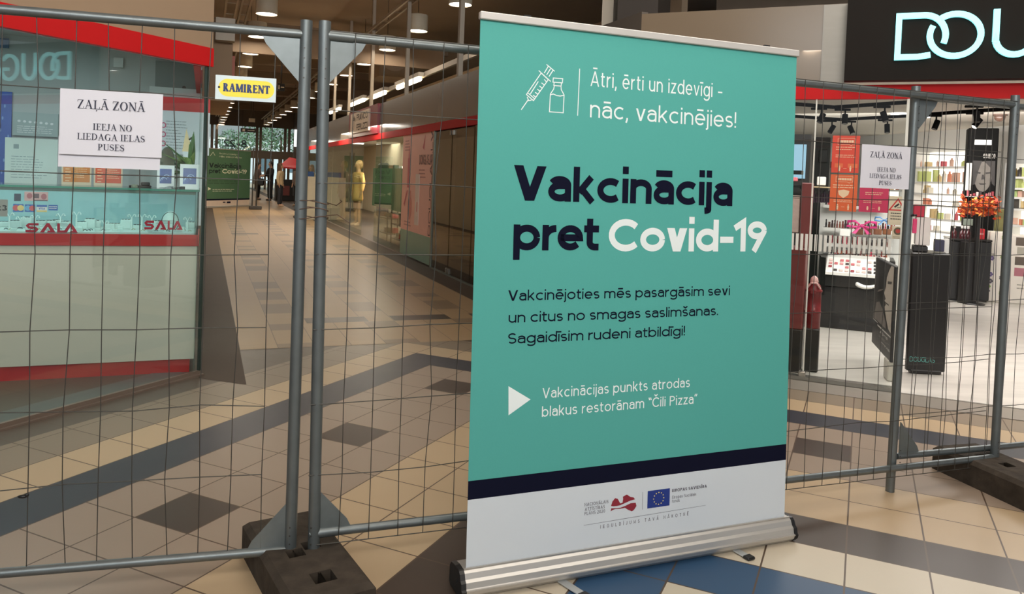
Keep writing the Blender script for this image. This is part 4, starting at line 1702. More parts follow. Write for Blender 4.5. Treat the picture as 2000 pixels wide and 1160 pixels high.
def tiny(m, w, h, y):
    for k in range(7):
        m.disc(w * (.14 + .12 * k), h * (.62 - .01 * k), w * .035, h * .05, y)
    lines_block(m, w * .1, w * .9, h * .1, h * .45, 4, y, .3, .3, 5)
    return [pm('print_pale', (212, 220, 220), .5)]
x0, zz = kx(24, 270, 1.2)
# shop backdrop: boards hung on the back wall
def hung(name, x0p, y0p, x1p, y1p, mat, label, cat, draw, n=2.27):
    x0, z1 = kx(x0p, y0p, n)
    x1, z0 = kx(x1p, y1p, n)
    t = thing(name, label, cat, KF.w((x0 + x1) / 2, n, z0))
    m = MB(KF)
    m.box(x0, x1, n, n + .02, z0, z1)
    part('board', m, mat, t)
    if draw:
        m = MB(Frame(KF.w(x0, n, z0), KF.ex))
        ms = draw(m, x1 - x0, z1 - z0, -.002)
        part('print', m, ms, t)
    return t
def bluep(m, w, h, y):
    for k in range(14):
        m.disc(w * (.15 + .09 * (k * 5 % 9)), h * (.05 + .066 * k), w * .04, h * .02, y, 8)
    m.m = 1
    m.disc(w * .3, h * .62, w * .25, h * .08, y)
    return [pm('poster_pale_blue', (110, 150, 208), .5), pm('poster_deep_blue', (30, 52, 120), .5)]
hung('wall_poster', -20, 177, 20, 357, pm('poster_blue', (46, 86, 168), .5, var=.2), 'tall blue poster on the jeweller back wall', 'poster', bluep)
hung('wall_poster', -20, 72, 17, 94, pm('poster_slate', (74, 106, 140), .5), 'small slate blue board high on the jeweller back wall', 'poster', None)
hung('notice_board', 25, 218, 113, 268, pm('board_grey_green', (150, 170, 168), .5), 'grey pinned board above the document sheet', 'notice board', tiny)
def redhead(m, w, h, y):
    m.box(0, w, y, y + .001, h * .76, h)
    m.m = 1
    lines_block(m, w * .1, w * .55, h * .08, h * .6, 10, y, .2, .4, 8)
    m.m = 2
    for k in range(3):
        m.ring(w * .05, h * (.5 - .16 * k), w * .055, h * .05, w * .02, h * .018, y)
    return [pm('poster_red', (206, 60, 62), .4), pm('print_grey', (120, 136, 140), .5), pm('print_rose', (198, 80, 120), .5)]
hung('price_board', 316, 188, 408, 304, pm('board_white', (224, 232, 238), .4), 'white price board with a red header inside the jeweller', 'price board', redhead, 1.9)
hung('wall_box', 292, 168, 396, 196, pm('board_pale', (196, 208, 206), .5), 'pale narrow box above the red-headed price board', 'box', None, 2.2)
def dot(m, w, h, y):
    m.disc(w * .6, h * .25, w * .04, w * .04, y)
    return [pm('black_plastic', (22, 22, 24), .4)]
hung('wall_cabinet', 304, 118, 396, 190, pm('cabinet_slate', (104, 122, 122), .5), 'grey wall cabinet near the jeweller corner', 'cabinet', dot, 2.25)
hung('wall_socket', 222, 112, 240, 132, pm('board_pale', (196, 208, 206), .5), 'small pale wall box inside the jeweller', 'wall box', None, 2.26)
# oval mirror
x, z = kx(326, 320, .45)
o = KF.w(x, .45, TOP)
t = thing('table_mirror', 'oval table mirror on the jewellery case beside the notice', 'mirror', o)
fr = Frame(o, KF.ex)
m = MB(fr)
m.lathe(0, 0, [(.05, 0), (.05, .006), (.008, .012), (.007, .09)], 18)
part('stand', m, alu, t)
m = MB(fr)
cz, rx, rz = .19, .05, .115
m.prism([(rx * cos(2 * pi * k / 28), cz + rz * sin(2 * pi * k / 28)) for k in range(28)], -.004, .004)
part('mirror_plate', m, pm('mirror', (150, 150, 132), .08, .85), t)
m = MB(fr)
m.tube([((rx + .002) * cos(2 * pi * k / 28), 0, cz + (rz + .002) * sin(2 * pi * k / 28)) for k in range(29)], .005, 6, False)
part('rim', m, pm('dark_rim', (72, 86, 84), .4), t)
blk = pm('black_plastic', (22, 22, 24), .4)
def on_top(px, py, n):
    x, z = kx(px, py, n)
    return KF.w(x, n, TOP)
o = on_top(278, 362, .3)
t = thing('card_reader', 'black card reader lying on the jewellery case', 'card reader', o)
fr = Frame(o, (cos(.5), sin(.5), 0))
m = MB(fr)
m.bbox(-.09, .06, -.03, .03, 0, .016, .005)
part('body', m, blk, t)
m = MB(fr)
m.bbox(-.01, .05, -.028, .03, .016, .04, .005)
part('hood', m, blk, t)
o = on_top(263, 366, .22)
m = MB(Frame(o, KF.ex))
m.lathe(0, 0, [(.022, 0), (.024, .01), (.018, .022)], 14)
solo('trinket_dish', m, pm('olive_dish', (112, 118, 104), .5), 'small grey-green dish beside the black card reader', 'dish')
for px, py, nm, lb in ((318, 364, 'key_ring', 'bunch of shiny keys on the case top in front of the mirror'), (341, 356, 'key_fob', 'small dark key fob on the case top')):
    o = on_top(px, py, .2)
    m = MB(Frame(o, KF.ex))
    m.tube([(.02 * cos(a * pi / 8), .014 * sin(a * pi / 8), .006) for a in range(17)], .003, 6)
    for k in range(4):
        m.box(.004 + .012 * k, .03 + .014 * k, -.02 + .006 * k, -.012 + .006 * k, 0, .01 + .003 * k)
    solo(nm, m, pm('key_metal', (150, 152, 154), .25, .8) if 'ring' in nm else blk, lb, 'keys')
# wooden figure on a higher shelf
o = KF.w(*((lambda a: (a[0], 1.0, a[1]))(kx(366, 296, 1.0))))
t = thing('wooden_pyramid', 'small pale wooden pyramid ornament before the price board', 'ornament', o)
fr = Frame(o, KF.ex)
m = MB(fr)
m.add([(-.04, -.03, 0), (.04, -.03, 0), (.04, .03, 0), (-.04, .03, 0), (-.012, 0, .19)], [(3, 2, 1, 0), (0, 1, 4), (1, 2, 4), (2, 3, 4), (3, 0, 4)])
part('body', m, pm('pale_wood', (214, 192, 150), .6, var=.15, stretch=(1, 1, 6)), t)
m = MB(fr)
m.tube([(.01, -.01, .1), (.05, -.02, .13)], .008, 6)
part('pin', m, blk, t)
x0, z0 = kx(358, 296, 1.0)
x1, _ = kx(396, 297, 1.0)
m = MB(KF)
m.box(x0, x1, .94, 1.1, 1.0, z0)
solo('display_plinth', m, pm('board_white', (224, 232, 238), .4), 'white plinth behind the plant carrying the wooden pyramid', 'plinth')

# potted plant
o = on_top(368, 345, .46)
o.z = TOP
t = thing('potted_plant', 'leafy green potted plant at the corner of the jewellery counter', 'plant', o)
fr = Frame(o, KF.ex)
m = MB(fr)
m.lathe(0, 0, [(.035, 0), (.05, .07), (.053, .075), (.045, .07)], 18)
part('pot', m, pm('plant_pot', (60, 64, 62), .5), t)
r = random.Random(12)
m = MB(fr)
m.m = 0
def leaf(m, base, tip, w, droop=0.0):
    a, b = Vector(base), Vector(tip)
    d = (b - a)
    s = d.cross(Vector((0, 0, 1)))
    if s.length < 1e-4:
        s = Vector((1, 0, 0))
    s.normalize()
    up = s.cross(d).normalized()
    n = 7
    L, R, M = [], [], []
    for i in range(n + 1):
        u = i / n
        p = a + d * u - Vector((0, 0, droop * u * u))
        ww = w * sin(pi * min(.985, u ** .8)) + .0006
        M.append(p)
        L.append(p + s * ww + up * ww * .35)
        R.append(p - s * ww + up * ww * .35)
    b0 = len(L)
    m.add([tuple(p) for p in L + M + R], [(i, i + 1, b0 + i + 1, b0 + i) for i in range(n)] + [(b0 + i, b0 + i + 1, 2 * b0 + i + 1, 2 * b0 + i) for i in range(n)], True)
for i in range(44):
    a = r.uniform(0, 2 * pi)
    l = r.uniform(.1, .26)
    z0 = r.uniform(.1, .26)
    m.m = i % 2
    leaf(m, (.01 * cos(a), .01 * sin(a), z0 * .7), (l * cos(a) * .6 - .08, l * sin(a) * .5, z0 + r.uniform(-.04, .14)), r.uniform(.016, .032), r.uniform(0, .08))
for k in range(6):
    m.m = 0
    leaf(m, (.02, 0, .08), (.0 + .006 * k, .02 * (k - 2), .34 + .02 * k), .022)
part('foliage', m, [pm('leaf_green', (70, 112, 56), .45, var=.3, scale=30), pm('leaf_light', (124, 150, 78), .45, var=.3, scale=30)], t)

# ------------------------------------------------------------------ ceiling: pendants, trays, beams, posts
drum = pm('lamp_drum', (214, 204, 184), .45)
lens = em('lamp_lens', (255, 242, 222), 78)
ZL = 4.40
def pendant_proto(label, loc):
    t = thing('pendant_lamp', label, 'pendant lamp', loc, 'white drum pendants over the corridor')
    fr = Frame(loc, (1, 0, 0))
    m = MB(fr)
    m.lathe(0, 0, [(.195, 0), (.2, .005), (.2, .32), (.19, .33), (.02, .335)], 32, False)
    m.lathe(0, 0, [(.18, .02), (.195, 0)], 32, False)
    part('drum_shade', m, drum, t)
    m = MB(fr)
    m.lathe(0, 0, [(.0001, .012), (.18, .012)], 28, False)
    part('lens', m, lens, t)
    m = MB(fr)
    m.lathe(0, 0, [(.006, .33), (.006, 1.22)], 6)
    part('cord', m, dark_grey, t)
    return t
PEND = None
for nm, q, l0, n in (('left', 1.02, 15.6, 16), ('right', 3.98, 12.85, 16)):
    for i in range(n):
        loc = cor(l0 + 2.82 * i, q if nm == 'left' else q - .01 * i, ZL)
        lb = '%s drum pendant lamp in the %s ceiling row' % (ORD[i], nm)
        if PEND is None:
            PEND = pendant_proto(lb, loc)
        else:
            copy_tree(PEND, loc, lb)
tray_mat = pm('tray_galvanised', (182, 172, 158), .4, .3)
CORF = Frame((0, 0, 0), CQ)
def tray(q, l0, l1, z, label, w=.16):
    t = thing('cable_tray', label, 'cable tray', cor((l0 + l1) / 2, q, z), 'cable trays under the ceiling')
    for s in (-1, 1):
        m = MB(CORF)
        m.box(q + s * w / 2 - .02, q + s * w / 2 + .02, l0, l1, z, z + .06)
        part('side_rail', m, tray_mat, t)
    m = MB(CORF)
    k = l0 + .3
    while k < l1:
        m.box(q - w / 2, q + w / 2, k, k + .03, z + .01, z + .025)
        k += 1.2
    part('rungs', m, tray_mat, t)
tray(.72, 11, 57, 4.86, 'long cable tray above the left lamp row')
tray(3.68, 10, 57, 4.86, 'long cable tray above the right lamp row')
tray(.42, 9, 34, 4.7, 'pale cable tray close to the tan bulkhead', .2)
beam_mat = pm('roof_beam', (140, 124, 106), .7)
for i, l in enumerate((22.0, 27.5, 33, 38.5, 44, 49.5)):
    m = MB(CORF)
    m.box(-12, 6.5, l, l + .18, 4.95, 5.3)
    m.box(-12, 6.5, l - .05, l + .23, 5.3, 5.36)
    solo('roof_beam', m, beam_mat, '%s pale steel roof beam crossing above the corridor' % ORD[i], 'roof beam', 'steel beams across the corridor')
bulk = pm('tan_bulkhead', (172, 146, 118), .6, var=.04)
m = MB(CORF)
m.box(-.02, .34, 12.2, 15.6, 2.45, 3.62)
solo('bulkhead', m, bulk, 'tan boxed bulkhead on the left corridor wall beyond the jeweller', 'bulkhead')
m = MB(CORF)
m.box(.1, .36, 12.0, 12.2, 3.3, 3.62)
solo('sign_box', m, pm('pale_box', (206, 196, 182), .5), 'pale box on the near end of the tan bulkhead', 'sign box')
m = MB(CORF)
m.box(.34, .42, 13.6, 13.9, 2.75, 3.3)
solo('blade_sign', m, pm('rose_sign', (206, 124, 112), .5), 'small rose blade sign on the tan bulkhead', 'sign')
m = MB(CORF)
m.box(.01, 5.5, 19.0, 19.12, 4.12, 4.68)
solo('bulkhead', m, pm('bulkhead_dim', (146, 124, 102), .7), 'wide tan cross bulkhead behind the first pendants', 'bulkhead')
# white steel posts rising from the shop row to the roof
postm = pm('white_post', (176, 165, 150), .5)
k = 0
for px, py, w in ((893, 152, .1), (790, 190, .075), (722, 205, .1), (678, 232, .09), (650, 237, .1)):
    q = 3.62
    x, z = CR.at(px, py, .2)
    m = MB(CR)
    m.box(x - w / 2, x + w / 2, .2, .2 + .07, min(2.6, z), 5.62)
    solo('steel_post', m, postm, '%s pale steel post standing behind the corridor fascia' % ORD[k], 'post', 'steel posts behind the fascia')
    k += 1
# fluorescent battens along the fascia
tube_em = em('tube_light', (255, 232, 190), 30)
k = 0
for x0p, y0p, x1p, y1p in ((797, 163, 820, 155), (777, 172, 791, 166), (727, 191, 752, 181), (685, 205, 711, 196), (645, 219, 664, 214)):
    a = CR.at(x0p, y0p, .9)
    b = CR.at(x1p, y1p, .9)
    zc = (a[1] + b[1]) / 2
    t = thing('batten_light', '%s glowing tube batten along the corridor fascia' % ORD[k], 'tube light', CR.w((a[0] + b[0]) / 2, .9, zc), 'tube battens along the fascia')
    m = MB(CR)
    m.tube([(a[0], .9, zc), (b[0], .9, zc)], .05, 10)
    part('tube', m, tube_em, t)
    m = MB(CR)
    m.box(a[0] - .1, b[0] + .1, .84, .96, zc + .05, zc + .14)
    part('housing', m, tray_mat, t)
    k += 1
m = MB(CR)
m.box(-20, -5, .97, 1.03, 3.62, 3.72)
solo('light_rail', m, tray_mat, 'long pale rail carrying the tube battens', 'rail')
# ventilation duct with round face, panels and dark recesses above the shops
x, z = CR.at(740, 122, 1.8)
t = thing('ventilation_duct', 'pale ventilation box with a round cover above the shop row', 'duct', CR.w(x, 1.8, z - .5))
m = MB(CR)
m.box(x - .1, x + 1.6, 1.5, 2.4, z - .62, z + .5)
part('box', m, pm('duct_tan', (166, 146, 122), .5), t)
m = MB(Frame(CR.w(x + 1.6, 0, 0), CR.ey, (0, 0, 1)))
m.tube([(1.95, -.02, z), (1.95, .08, z)], .45, 28)
part('round_cover', m, pm('duct_pale', (186, 168, 146), .5), t)
m = MB(CR)
m.box(-24, -4, 3.0, 3.1, 3.3, 4.3)
m.box(-24, -4, 2.4, 3.0, 3.2, 3.3)
solo('bulkhead', m, pm('bulkhead_tan', (170, 148, 124), .6), 'long tan bulkhead above the shoe shop roof', 'bulkhead')
m = MB(CR)
for k in range(5):
    m.box(-19 + 2.2 * k, -18 + 2.2 * k, 1.0, 2.3, 3.12, 3.2)
solo('louvre_panels', m, pm('louvre_white', (226, 218, 200), .5), 'white louvre panels lying on the shop roof', 'louvre')
m = MB(CR)
m.box(-26, -.2, .07, 2.6, 2.7, 2.76)
struct('roof_shops', m, dark_grey, 'dark roof of the corridor shops')
# pale ceiling plates and dark box over the perfumery roof
m = MB(DF)
m.box(-2.6, -.2, 2.2, 4.2, 4.4, 4.46)
solo('ceiling_raft', m, pm('raft_pale', (176, 160, 140), .6), 'pale ceiling raft above the banner top edge', 'ceiling raft')
x0 = DF.at(1206, 20, 1.0)[0]
x1 = DF.at(1285, 20, 1.0)[0]
m = MB(DF)
m.box(x0, x1, 1.0, 1.5, 2.75, 5.62)
solo('duct_shaft', m, pm('dark_shaft', (58, 50, 44), .7), 'dark square shaft behind the fascia corner', 'shaft')
x0 = DF.at(1176, 20, 1.2)[0]
x1 = DF.at(1198, 20, 1.2)[0]
m = MB(DF)
m.box(x0, x1, 1.2, 1.4, 2.7, 5.62)
solo('steel_post', m, postm, 'pale steel post beside the dark shaft above the banner', 'post')
m = MB(DF)
m.box(-.2, 6.5, .06, 13.5, 2.74, 2.8)
struct('roof_perfumery', m, dark_grey, 'dark roof of the perfumery')
m = MB(DF)
m.box(-.1, 6.5, 4.0, 4.1, 2.8, 5.62)
struct('wall_perfumery_roof', m, pm('upper_taupe', (112, 98, 84), .7), 'taupe wall above the perfumery roof')
for k, (e, z) in enumerate(((1.6, 3.7), (1.9, 3.9), (2.2, 4.05))):
    m = MB(DF)
    m.tube([(-1.2, e, z), (5.5, e + .6, z)], .045, 10)
    solo('roof_pipe', m, tray_mat, '%s thin pipe running above the black shop sign' % ORD[k], 'pipe', 'pipes above the shop sign')

# ------------------------------------------------------------------ shop sign of the perfumery
GL = [(1.612, 6.4)]
t = thing('shop_sign', 'black sign box with glowing cyan DOUGLAS letters', 'sign', DF.w(3.8, -.05, 2.32))
m = MB(DF)
m.box(1.612, 6.4, -.12, -.0, 2.325, 2.93)
part('sign_box', m, pm('sign_black', (30, 26, 23), .7, spec=.12), t)
cyan = em('sign_cyan', (150, 243, 246), 1.35, (150, 230, 235))
def glow_letter(fn):
    m = MB(DF)
    fn(m)
    part('glowing_letter', m, [cyan, pm('sign_return', (20, 80, 84), .5)], t)
YS, DPH = -.12, .03
def raised(m, pts, w, closed=False):
    m.stroke(pts, w, YS - .001, DPH, closed)
ZB, ZT = 2.468, 2.806
HH = ZT - ZB
sw = .04
h = sw / 2
sx = lambda px: DF.at(px, 80, YS)[0]
xD0, xD1 = sx(1748), sx(1852)
xO0, xO1 = sx(1809), sx(1921)
zc = (ZB + ZT) / 2
ro = (HH - sw) / 2
def letD(m):
    cx = xD1 - .16
    a = arc(cx, zc, xD1 - h - cx, ro, 90, -22, 14)
    raised(m, [(cx - .03, ZB + h), (xD0 + h, ZB + h), (xD0 + h, ZT - h), (cx, ZT - h)] + a[1:], sw)
    raised(m, [(cx - .03, ZB + h), (cx + .05, ZB + h + .012)], sw)
glow_letter(letD)
def letO(m):
    cx = (xO0 + xO1) / 2
    rx = (xO1 - xO0) / 2 - h
    raised(m, arc(cx, zc, rx, ro, 128, -178, 34), sw)
    raised(m, arc(cx, zc, rx, ro, 182, 152, 5), sw)
glow_letter(letO)
W_ = xO1 - xO0
gx = xO1 + .05
def letU(m):
    r = .115
    raised(m, [(gx + h, ZT), (gx + h, ZB + r)] + arc(gx + h + r, ZB + h + r - .0, r, r, 180, 360, 14)[0:] + [(gx + h + 2 * r, ZT)], sw)
glow_letter(letU)
g2 = gx + .34
def letG(m):
    raised(m, arc(g2 + W_ / 2, zc, W_ / 2 - h, ro, 40, 345, 34) + [(g2 + W_ - h - .012, zc - .02), (g2 + W_ * .55, zc - .02)], sw)
glow_letter(letG)
g3 = g2 + W_ + .06
glow_letter(lambda m: raised(m, [(g3 + h, ZT), (g3 + h, ZB + h), (g3 + .2, ZB + h)], sw))
g4 = g3 + .23
glow_letter(lambda m: (raised(m, [(g4, ZB), (g4 + .16, ZT - h * .5), (g4 + .32, ZB)], sw), raised(m, [(g4 + .07, ZB + .1), (g4 + .25, ZB + .1)], sw)))
g5 = g4 + .36
def letS(m):
    q = (HH - sw) / 4
    raised(m, arc(g5 + .11, ZT - h - q, .09, q, 30, 270, 12) + arc(g5 + .11, ZB + h + q, .09, q, 90, -150, 12)[1:], sw)
glow_letter(letS)

# ------------------------------------------------------------------ corridor shop sign with a palm
cx0, cz0 = CR.at(690, 258)
t = thing('shop_sign', 'maroon box with the white palm-tree shoe shop sign over the corridor', 'sign', CR.w(-12.3, -.1, 2.33))
m = MB(CR)
m.box(-14.15, -10.64, -.05, .1, 2.33, 2.96)
part('maroon_box', m, pm('sign_maroon', (122, 24, 40), .35), t)
m = MB(CR)
m.box(-13.7, -11.4, -.09, -.05, 2.42, 2.9)
part('white_board', m, pm('sign_white', (222, 206, 190), .3), t)
m = MB(CR)
put_text(m, 'FRANCO', -12.85, -11.5, 2.7, .15, .2, -.092)
put_text(m, 'FERUZZI', -12.85, -11.5, 2.47, .15, .2, -.092)
px = -13.2
m.stroke([(px, 2.5), (px + .02, 2.74)], .03, -.092)
for a in (20, 60, 120, 160, 200, -20):
    m.stroke([(px + .02, 2.74), (px + .02 + .1 * cos(radians(a)), 2.74 + .07 * sin(radians(a)) + .02), (px + .02 + .2 * cos(radians(a)), 2.74 + .06 * sin(radians(a)) - .02)], .025, -.092)
part('lettering', m, pm('sign_dark_text', (70, 58, 56), .4), t, 'dark lettering and palm')

# ------------------------------------------------------------------ pink poster pane
t = thing('window_poster', 'tall pink cosmetics poster filling a corridor window', 'poster', CR.w(-7.4, .02, .03))
m = MB(CR)
m.m = 0
m.box(-8.46, -6.36, .006, .012, .48, 2.2)
m.m = 1
m.box(-8.46, -6.36, .006, .012, .03, .48)
part('poster_sheet', m, [pm('poster_pink', (238, 182, 174), .4, var=.05), pm('poster_teal', (124, 164, 150), .4)], t)
m = MB(CR)
put_text(m, 'DOUGLAS.LV', -7.25, -6.42, 1.66, .17, .15, .004)
m.m = 1
m.poly([(-7.05, 1.95), (-6.9, 2.18), (-6.95, 1.9)], .004)
part('lettering', m, [pm('poster_plum', (104, 50, 58), .4), pm('poster_ruby', (196, 62, 84), .4)], t)
# vertical name along the right edge
vf = Frame(CR.w(-6.42, 0, .5), (0, 0, 1), -CR.ex, CR.ey)
m = MB(vf)
put_text(m, 'DOUGLAS.LV', .0, 1.72, .0, .13, .17, .004)
part('vertical_lettering', m, pm('poster_plum', (104, 50, 58), .4), t)
m = MB(CR)
rose = pm('poster_rose', (198, 96, 112), .4)
m.m = 0
m.box(-8.05, -7.92, .003, .005, 1.25, 1.78)
m.prism([(-8.02, 1.78), (-7.95, 1.78), (-7.97, 2.0), (-8.0, 2.0)], .003, .005)
m.m = 2
m.box(-7.88, -7.78, .003, .005, .8, 1.2)
m.disc(-7.83, .9, .15, .22, .0025)
m.m = 0
m.poly([(-8.28, .95), (-8.05, 1.2), (-7.98, 1.2), (-8.22, .9)], .002)
m.m = 1
m.box(-7.45, -7.18, .001, .005, .62, 1.5)
m.m = 0
m.box(-7.32, -7.27, .0, .001, .85, 1.02)
m.m = 3
lines_block(m, -8.3, -7.9, 1.9, 2.12, 4, .004, .4, .3, 2)
lines_block(m, -7.25, -6.75, 1.42, 1.6, 3, .004, .35, .3, 6)
lines_block(m, -8.2, -7.7, .55, .66, 2, .004, .35, .3, 7)
part('product_pictures', m, [rose, pm('poster_box', (228, 210, 206), .4), pm('poster_blush', (206, 130, 128), .4), pm('poster_mauve', (176, 110, 112), .4)], t)

# ------------------------------------------------------------------ shoe shop: shelves and mannequins
steel = pm('rack_steel', (70, 66, 62), .4, .5)
shoe_cols = [pm('shoe_%d' % i, c, .5) for i, c in enumerate(((34, 30, 30), (120, 86, 62), (206, 200, 190), (178, 58, 66), (60, 86, 70), (92, 92, 96)))]
def shoe_mesh(fr, l=.24):
    m = MB(fr)
    m.prism_z([(-.035, -l / 2), (.03, -l / 2), (.045, l * .1), (.03, l * .42), (.0, l / 2), (-.03, l * .4), (-.042, l * .1)], 0, .02)
    n = 10
    secs = [(-l / 2 + .01, .03, .075), (-l * .25, .036, .085), (0, .038, .062), (l * .25, .04, .045), (l / 2 - .012, .012, .028)]
    v = []
    for y, w, h_ in secs:
        v += [(w * cos(pi * k / n), y, .018 + h_ * sin(pi * k / n)) for k in range(n + 1)]
    f = []
    for i in range(len(secs) - 1):
        for k in range(n):
            a = i * (n + 1) + k
            f.append((a, a + 1, a + n + 2, a + n + 1))
    f += [tuple(range(n + 1)), tuple(range(len(v) - 1, len(v) - n - 2, -1))]
    m.add(v, f, True)
    return m
def rack(x0, x1, y0, y1, zt, shelves, label, seed, sname):
    t = thing('shoe_rack', label, 'shelving', CR.w((x0 + x1) / 2, (y0 + y1) / 2, .0))
    for x in (x0, x1):
        for y in (y0, y1):
            m = MB(CR)
            m.box(x - .012, x + .012, y - .012, y + .012, 0.0, zt)
            part('upright', m, steel, t)
    for z in shelves:
        m = MB(CR)
        m.box(x0, x1, y0, y1, z - .015, z)
        part('shelf', m, steel, t)
    r = random.Random(seed)
    for z in shelves:
        x = x0 + .1
        while x < x1 - .08:
            o = CR.w(x, (y0 + y1) / 2, z)
            if r.random() < .7:
                m = shoe_mesh(Frame(o, CR.ex))
                solo('shoe', m, r.choice(shoe_cols), 'small shoe on %s' % sname, 'shoe', 'shoes on %s' % sname)
            else:
                m = MB(Frame(o, CR.ex))
                m.bbox(-.06, .06, -.06, .06, 0, r.uniform(.1, .24), .012)
                solo('handbag', m, r.choice(shoe_cols), 'small handbag on %s' % sname, 'handbag', 'handbags on %s' % sname)
            x += r.uniform(.14, .24)
rack(-10.75, -9.05, .35, .75, 1.58, (.12, .42, .72, 1.0, 1.26, 1.55), 'steel shoe rack behind the pane beside the pink poster', 3, 'the rack beside the pink poster')
rack(-12.1, -11.15, .35, .8, 1.5, (.16, .5, .85, 1.2, 1.48), 'narrow shoe rack in the shoe shop doorway', 9, 'the rack in the shop doorway')
m = MB(CR)
m.box(CR.at(728, 360, .3)[0], -9.0, .3, .312, .72, 1.6)
solo('promo_banner', m, pm('green_cloth', (84, 128, 98), .6, var=.12), 'green hanging promo sheet in front of the shoe rack', 'promo sheet')
m = MB(CR)
m.box(-8.25, -8.2, .5, 2.5, 0, 2.5)

def skin(name, pts, edges, mat, parent, sub=2):
    """pts: (x, y, z, r) in the parent's local space; a skinned limb chain, root first"""
    me = bpy.data.meshes.new(name)
    bm = bmesh.new()
    ly = bm.verts.layers.skin.verify()
    vs = []
    for i, p in enumerate(pts):
        v = bm.verts.new(p[:3])
        r = p[3]
        v[ly].radius = (r, p[4] if len(p) > 4 else r)
        v[ly].use_root = (i == 0)
        vs.append(v)
    for a, b in edges:
        bm.edges.new((vs[a], vs[b]))
    bm.to_mesh(me)
    bm.free()
    me.materials.append(mat)
    o = bpy.data.objects.new(name, me)
    COL.objects.link(o)
    if parent:
        o.parent = parent
    s = o.modifiers.new('skin', 'SKIN')
    s.use_smooth_shade = True
    u = o.modifiers.new('sub', 'SUBSURF')
    u.levels = u.render_levels = sub
    return o

def chain(n, start=0):
    return [(i, i + 1) for i in range(start, start + n - 1)]

def figure(name, label, cat, loc, rotz, H, skin_m, top_m, leg_m, shoe_m, hair_m, pose, group=None, long_hair=False, dress=False):
    """a standing figure facing -y, H metres tall; pose gives hands and feet as (x, y, z) fractions"""
    t = thing(name, label, cat, loc, group)
    t.rotation_euler = (0, 0, rotz)
    k = H / 1.72
    S = lambda *p: tuple(v * k for v in p)
    lh, rh = pose['lh'], pose['rh']
    le, re = pose['le'], pose['re']
    lf, rf = pose.get('lf', (.1, 0, .07)), pose.get('rf', (-.1, 0, .07))
    P = [S(0, 0, .95, .09, .075), S(0, 0, 1.2, .08, .065), S(0, .01, 1.38, .1, .07), S(0, .005, 1.47, .06), S(0, -.01, 1.54, .055),
         S(0, -.025, 1.6, .078, .085), S(0, -.015, 1.67, .075, .085), S(0, -.02, 1.7, .05)]
    E = chain(8)
    b = len(P)
    for s, el, ha in ((1, le, lh), (-1, re, rh)):
        i = len(P)
        P += [S(s * .18, .0, 1.39, .04), S(*el, .036), S(*ha, .03), S(ha[0], ha[1] - .03, ha[2] - .06, .032, .018), S(ha[0], ha[1] - .045, ha[2] - .12, .02, .012), S(ha[0] - s * .01, ha[1] - .05, ha[2] - .03, .012)]
        E += [(2, i), (i, i + 1), (i + 1, i + 2), (i + 2, i + 3), (i + 3, i + 4), (i + 2, i + 5)]
    for s, ft in ((1, lf), (-1, rf)):
        i = len(P)
        P += [S(s * .09, 0, .86, .065), S(ft[0], ft[1] - .015, .48, .05), S(ft[0], ft[1] + .01, .09, .04), S(ft[0], ft[1] - .12, .03, .035, .025)]
        E += [(0, i), (i, i + 1), (i + 1, i + 2), (i + 2, i + 3)]
    skin('body', P, E, skin_m, t)
    # face: nose and eyes sit on the head
    m = MB(WORLD)
    m.ball(S(0, -.115, 1.585), .011 * k, .018 * k, .016 * k, 8, 6)
    o = link_local('nose', m, skin_m, t)
    # top
    if not dress:
        P = [S(0, 0, .8, .165, .13), S(0, 0, .9, .17, .135), S(0, 0, 1.12, .15, .12), S(0, .01, 1.34, .17, .115), S(0, .01, 1.46, .08)]
    else:
        P = [S(0, 0, .62, .2, .17), S(0, 0, .95, .16, .13), S(0, .0, 1.1, .125, .1), S(0, .01, 1.34, .155, .105), S(0, .01, 1.44, .08)]
    E = chain(len(P))
    top_i = len(P) - 2
    for s, el, ha in ((1, le, lh), (-1, re, rh)):
        i = len(P)
        P += [S(s * .18, .0, 1.38, .08), S(*el, .066), S(el[0] + (ha[0] - el[0]) * .82, el[1] + (ha[1] - el[1]) * .82, el[2] + (ha[2] - el[2]) * .86, .05)]
        E += [(top_i, i), (i, i + 1), (i + 1, i + 2)]
    skin('dress' if dress else 'top', P, E, top_m, t)
    if leg_m:
        P = [S(0, 0, .98, .12, .1), S(0, 0, .9, .14, .112)]
        E = [(0, 1)]
        for s, ft in ((1, lf), (-1, rf)):
            i = len(P)
            P += [S(s * .092, 0, .82, .098), S(ft[0], ft[1] - .015, .48, .075), S(ft[0], ft[1] + .01, .06, .066)]
            E += [(1, i), (i, i + 1), (i + 1, i + 2)]
        skin('trousers', P, E, leg_m, t)
    for s, ft in ((1, lf), (-1, rf)):
        skin('shoe', [S(ft[0], ft[1] + .03, .045, .045), S(ft[0], ft[1] - .05, .04, .045, .04), S(ft[0], ft[1] - .15, .03, .038, .03)], chain(3), shoe_m, t, 1)
    if hair_m:
        m = MB(WORLD)
        m.ball(S(0, .022, 1.668), .09 * k, .1 * k, .098 * k, 16, 10)
        m.ball(S(0, .05, 1.61), .084 * k, .07 * k, .09 * k, 14, 8)
        if long_hair:
            m.ball(S(0, .07, 1.5), .115 * k, .065 * k, .19 * k, 14, 10)
            for s in (-1, 1):
                m.ball(S(s * .08, .0, 1.53), .035 * k, .05 * k, .15 * k, 10, 8)
        link_local('hair', m, hair_m, t)
    return t

def link_local(name, mb, mat, parent):
    """mesh given in the parent's own space"""
    me = bpy.data.meshes.new(name)
    me.from_pydata([tuple(p) for p in mb.v], [], mb.f)
    me.materials.append(mat)
    for p in me.polygons:
        p.use_smooth = True
    o = bpy.data.objects.new(name, me)
    COL.objects.link(o)
    o.parent = parent
    return o

